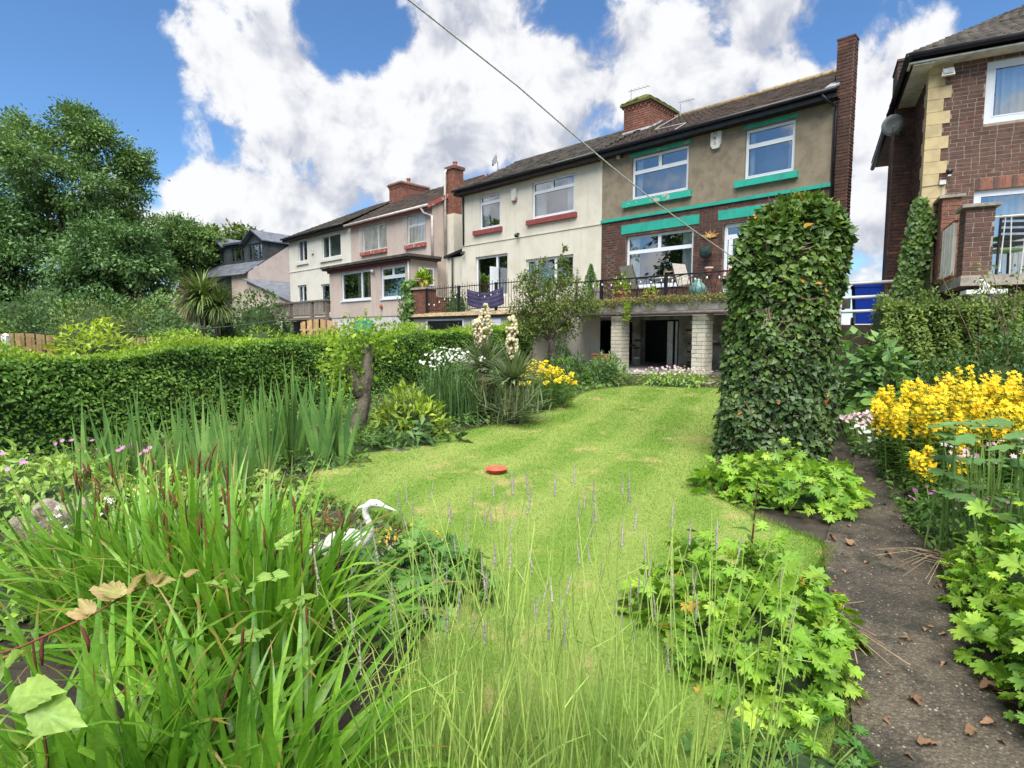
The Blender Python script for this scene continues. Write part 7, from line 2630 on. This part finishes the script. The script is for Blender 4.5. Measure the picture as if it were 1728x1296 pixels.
# dead leaves on the path (the photograph shows these lying singly)
PTH = smooth_loop(pl + pr)
g = np.random.default_rng(153)
places = [(2.3, 3.75, .13), (2.2, 3.82, .1), (1.5, 2.35, .1), (1.62, 2.2, .09), (1.95, 2.25, .12), (1.75, 2.02, .1), (1.55, 2.6, .08), (2.4, 3.55, .09), (1.85, 2.05, .09), (1.48, 1.95, .1), (1.9, 2.6, .06), (2.0, 3.3, .06)]
words = ['orange dead leaf at the top of the path by the cranesbill', 'curled brown dead leaf at the top of the path', 'orange curled dead leaf beside the front cranesbill', 'brown dead leaf near the front cranesbill edge', 'large brown dead leaf at the right side of the path', 'rusty dead leaf low in the middle of the path', 'small dead leaf by the dry stems', 'dead leaf under the pink flowers', 'brown dead leaf below the big one on the path', 'dead leaf near the bottom of the path', 'small pale dead leaf in the middle of the path', 'tiny dead leaf near the upper path edge']
for (x, y, s), lb in zip(places, words):
    v, f = T_fan(ole, .5)
    v = v * g.uniform(.85, 1.1, v.shape)
    v[:, 2] = .1 + (v[:, 0] * g.uniform(1., 2.)) ** 2 * 2.2 + .35 * (v[:, 1] - .5) ** 2 + g.normal(size=len(v)) * .06
    o = link('dead_leaf', mkmesh('dead_leaf', v, [f], 'dead_leaf'))
    o.matrix_basis = Matrix.Translation((x, y, gz(y) + .016)) @ Matrix.Rotation(g.uniform(0, 6.28), 4, 'Z') @ Matrix.Diagonal((s * .75, s * .75, s * .55, 1))
    tag(o, lb, 'leaf', 'dead leaves on the path')
# fine gravel and litter on the path
n = 16000
X, Y = g.uniform(.8, 5.2, n), .6 + 7 * g.random(n) ** 1.7
k = inside(PTH, X, Y)
X, Y = X[k], Y[k]
n = len(X)
P = np.stack([X, Y, gzv(Y) + .012], 1)
mb = MB().lathe([(.0, .5), (.8, .3), (1., 0), (.7, -.2)], (0, 0, 0), 5)
o = link('gravel', mkmesh('gravel', (np.einsum('nij,kj->nki', axes(rdir(g, n, .0) * np.array([1, 1, .1]), np.tile((0, 0, 1.), (n, 1)), .0042 * g.uniform(.4, 1.8, n)), np.array(mb.v)) + P[:, None]).reshape(-1, 3), [(np.array(mb.f)[None] + (np.arange(n) * len(mb.v))[:, None, None]).reshape(-1, 4)], 'grit'))
setkind(o, 'stuff')
o['label'] = 'fine pale grit scattered on the dark path'
o['category'] = 'gravel'
# brown leaf litter along the path and under the plants (uncountable)
n = 2600
X, Y = g.uniform(.8, 5.2, n), .8 + 6 * g.random(n) ** 1.5
k = inside(PTH, X, Y)
edge = np.array([np.min(np.hypot(PTH[:, 0] - x, PTH[:, 1] - y)) for x, y in zip(X, Y)])
k &= g.random(n) < np.exp(-edge / .12) + .06
X, Y = X[k], Y[k]
n = len(X)
lit = cloud(None, 'leaf_litter', T_leaf(.5, .25, .2), axes(rdir(g, n) * np.array([1, 1, .15]), nrm(np.array([0, 0, 1.]) + g.normal(size=(n, 3)) * .35), .035 * g.uniform(.4, 1.5, n)), np.stack([X, Y, gzv(Y) + .018], 1), 'dead_leaf')
lit['label'] = 'brown leaf litter along the edges of the path'
lit['category'] = 'leaf litter'
# dry stems trailing over the path edge
t = thing('dry_stems', 'trailing dry stalks on the path beside the front cranesbill', 'stems', gpt(1.5, 2.65))
for k in range(16):
    a = g.uniform(-.9, .9)
    e = Vector((g.uniform(.1, .42), g.uniform(-.3, .35), .03))
    MB().tube([(0, g.uniform(-.3, .3), .05), e * .5 + Vector((0, 0, .08)), e], [.003, .0025, .002], 4).build('stalk', 'dry_thatch', t)
t = thing('dry_stems', 'red brown dry stalks at the path edge below the anemone', 'stems', gpt(2.62, 3.32))
for k in range(26):
    e = Vector((g.uniform(-.35, .2), g.uniform(-.25, .3), .04))
    MB().tube([(.15, g.uniform(-.3, .3), .06), e * .5 + Vector((0, 0, .09)), e], [.003, .0025, .002], 4).build('stalk', 'dry_thatch', t)

# low weeds and ground cover on the bare soil of both borders (uncountable)
def ground_cover():
    g = np.random.default_rng(171)
    n = 110000
    X, Y = g.uniform(-6, 7.5, n), g.uniform(1.0, 14.5, n) 
    # left border: between hedge and lawn; right border: right of the path
    hx = -6.6 + (Y - 2.95) * (7.22 / 13.05)
    left = (X > hx + .1) & (X < .25 + .045 * Y ** 1.5) & ~inside(LP * np.array([1, 1]), X, Y) & (Y > 2.4)
    right = (X > .5 + .55 * Y) & (Y < 9.5) & (Y > 1.2)
    k = (left | right) & ~inside(LP, X, Y) & ~inside(PTH + (PTH.mean(0) - PTH) * np.array([.2, 0]), X, Y)
    X, Y = X[k], Y[k]
    n = len(X)
    hh = g.random(n) ** 1.5 * (.1 + .08 * np.sin(X * 3) * np.sin(Y * 2.3))
    P = np.stack([X, Y, gzv(Y) + .01 + np.maximum(hh, 0)], 1)
    A = axes(rdir(g, n, .1), nrm(np.array([0, -.2, 1.]) + g.normal(size=(n, 3)) * .4), .055 * g.uniform(.5, 1.4, n))
    o = cloud(None, 'ground_cover', T_leaf(.55), A, P, 'mid_leaf')
    o['label'] = 'low green weeds covering the soil of the borders'
    o['category'] = 'weeds'


ground_cover()
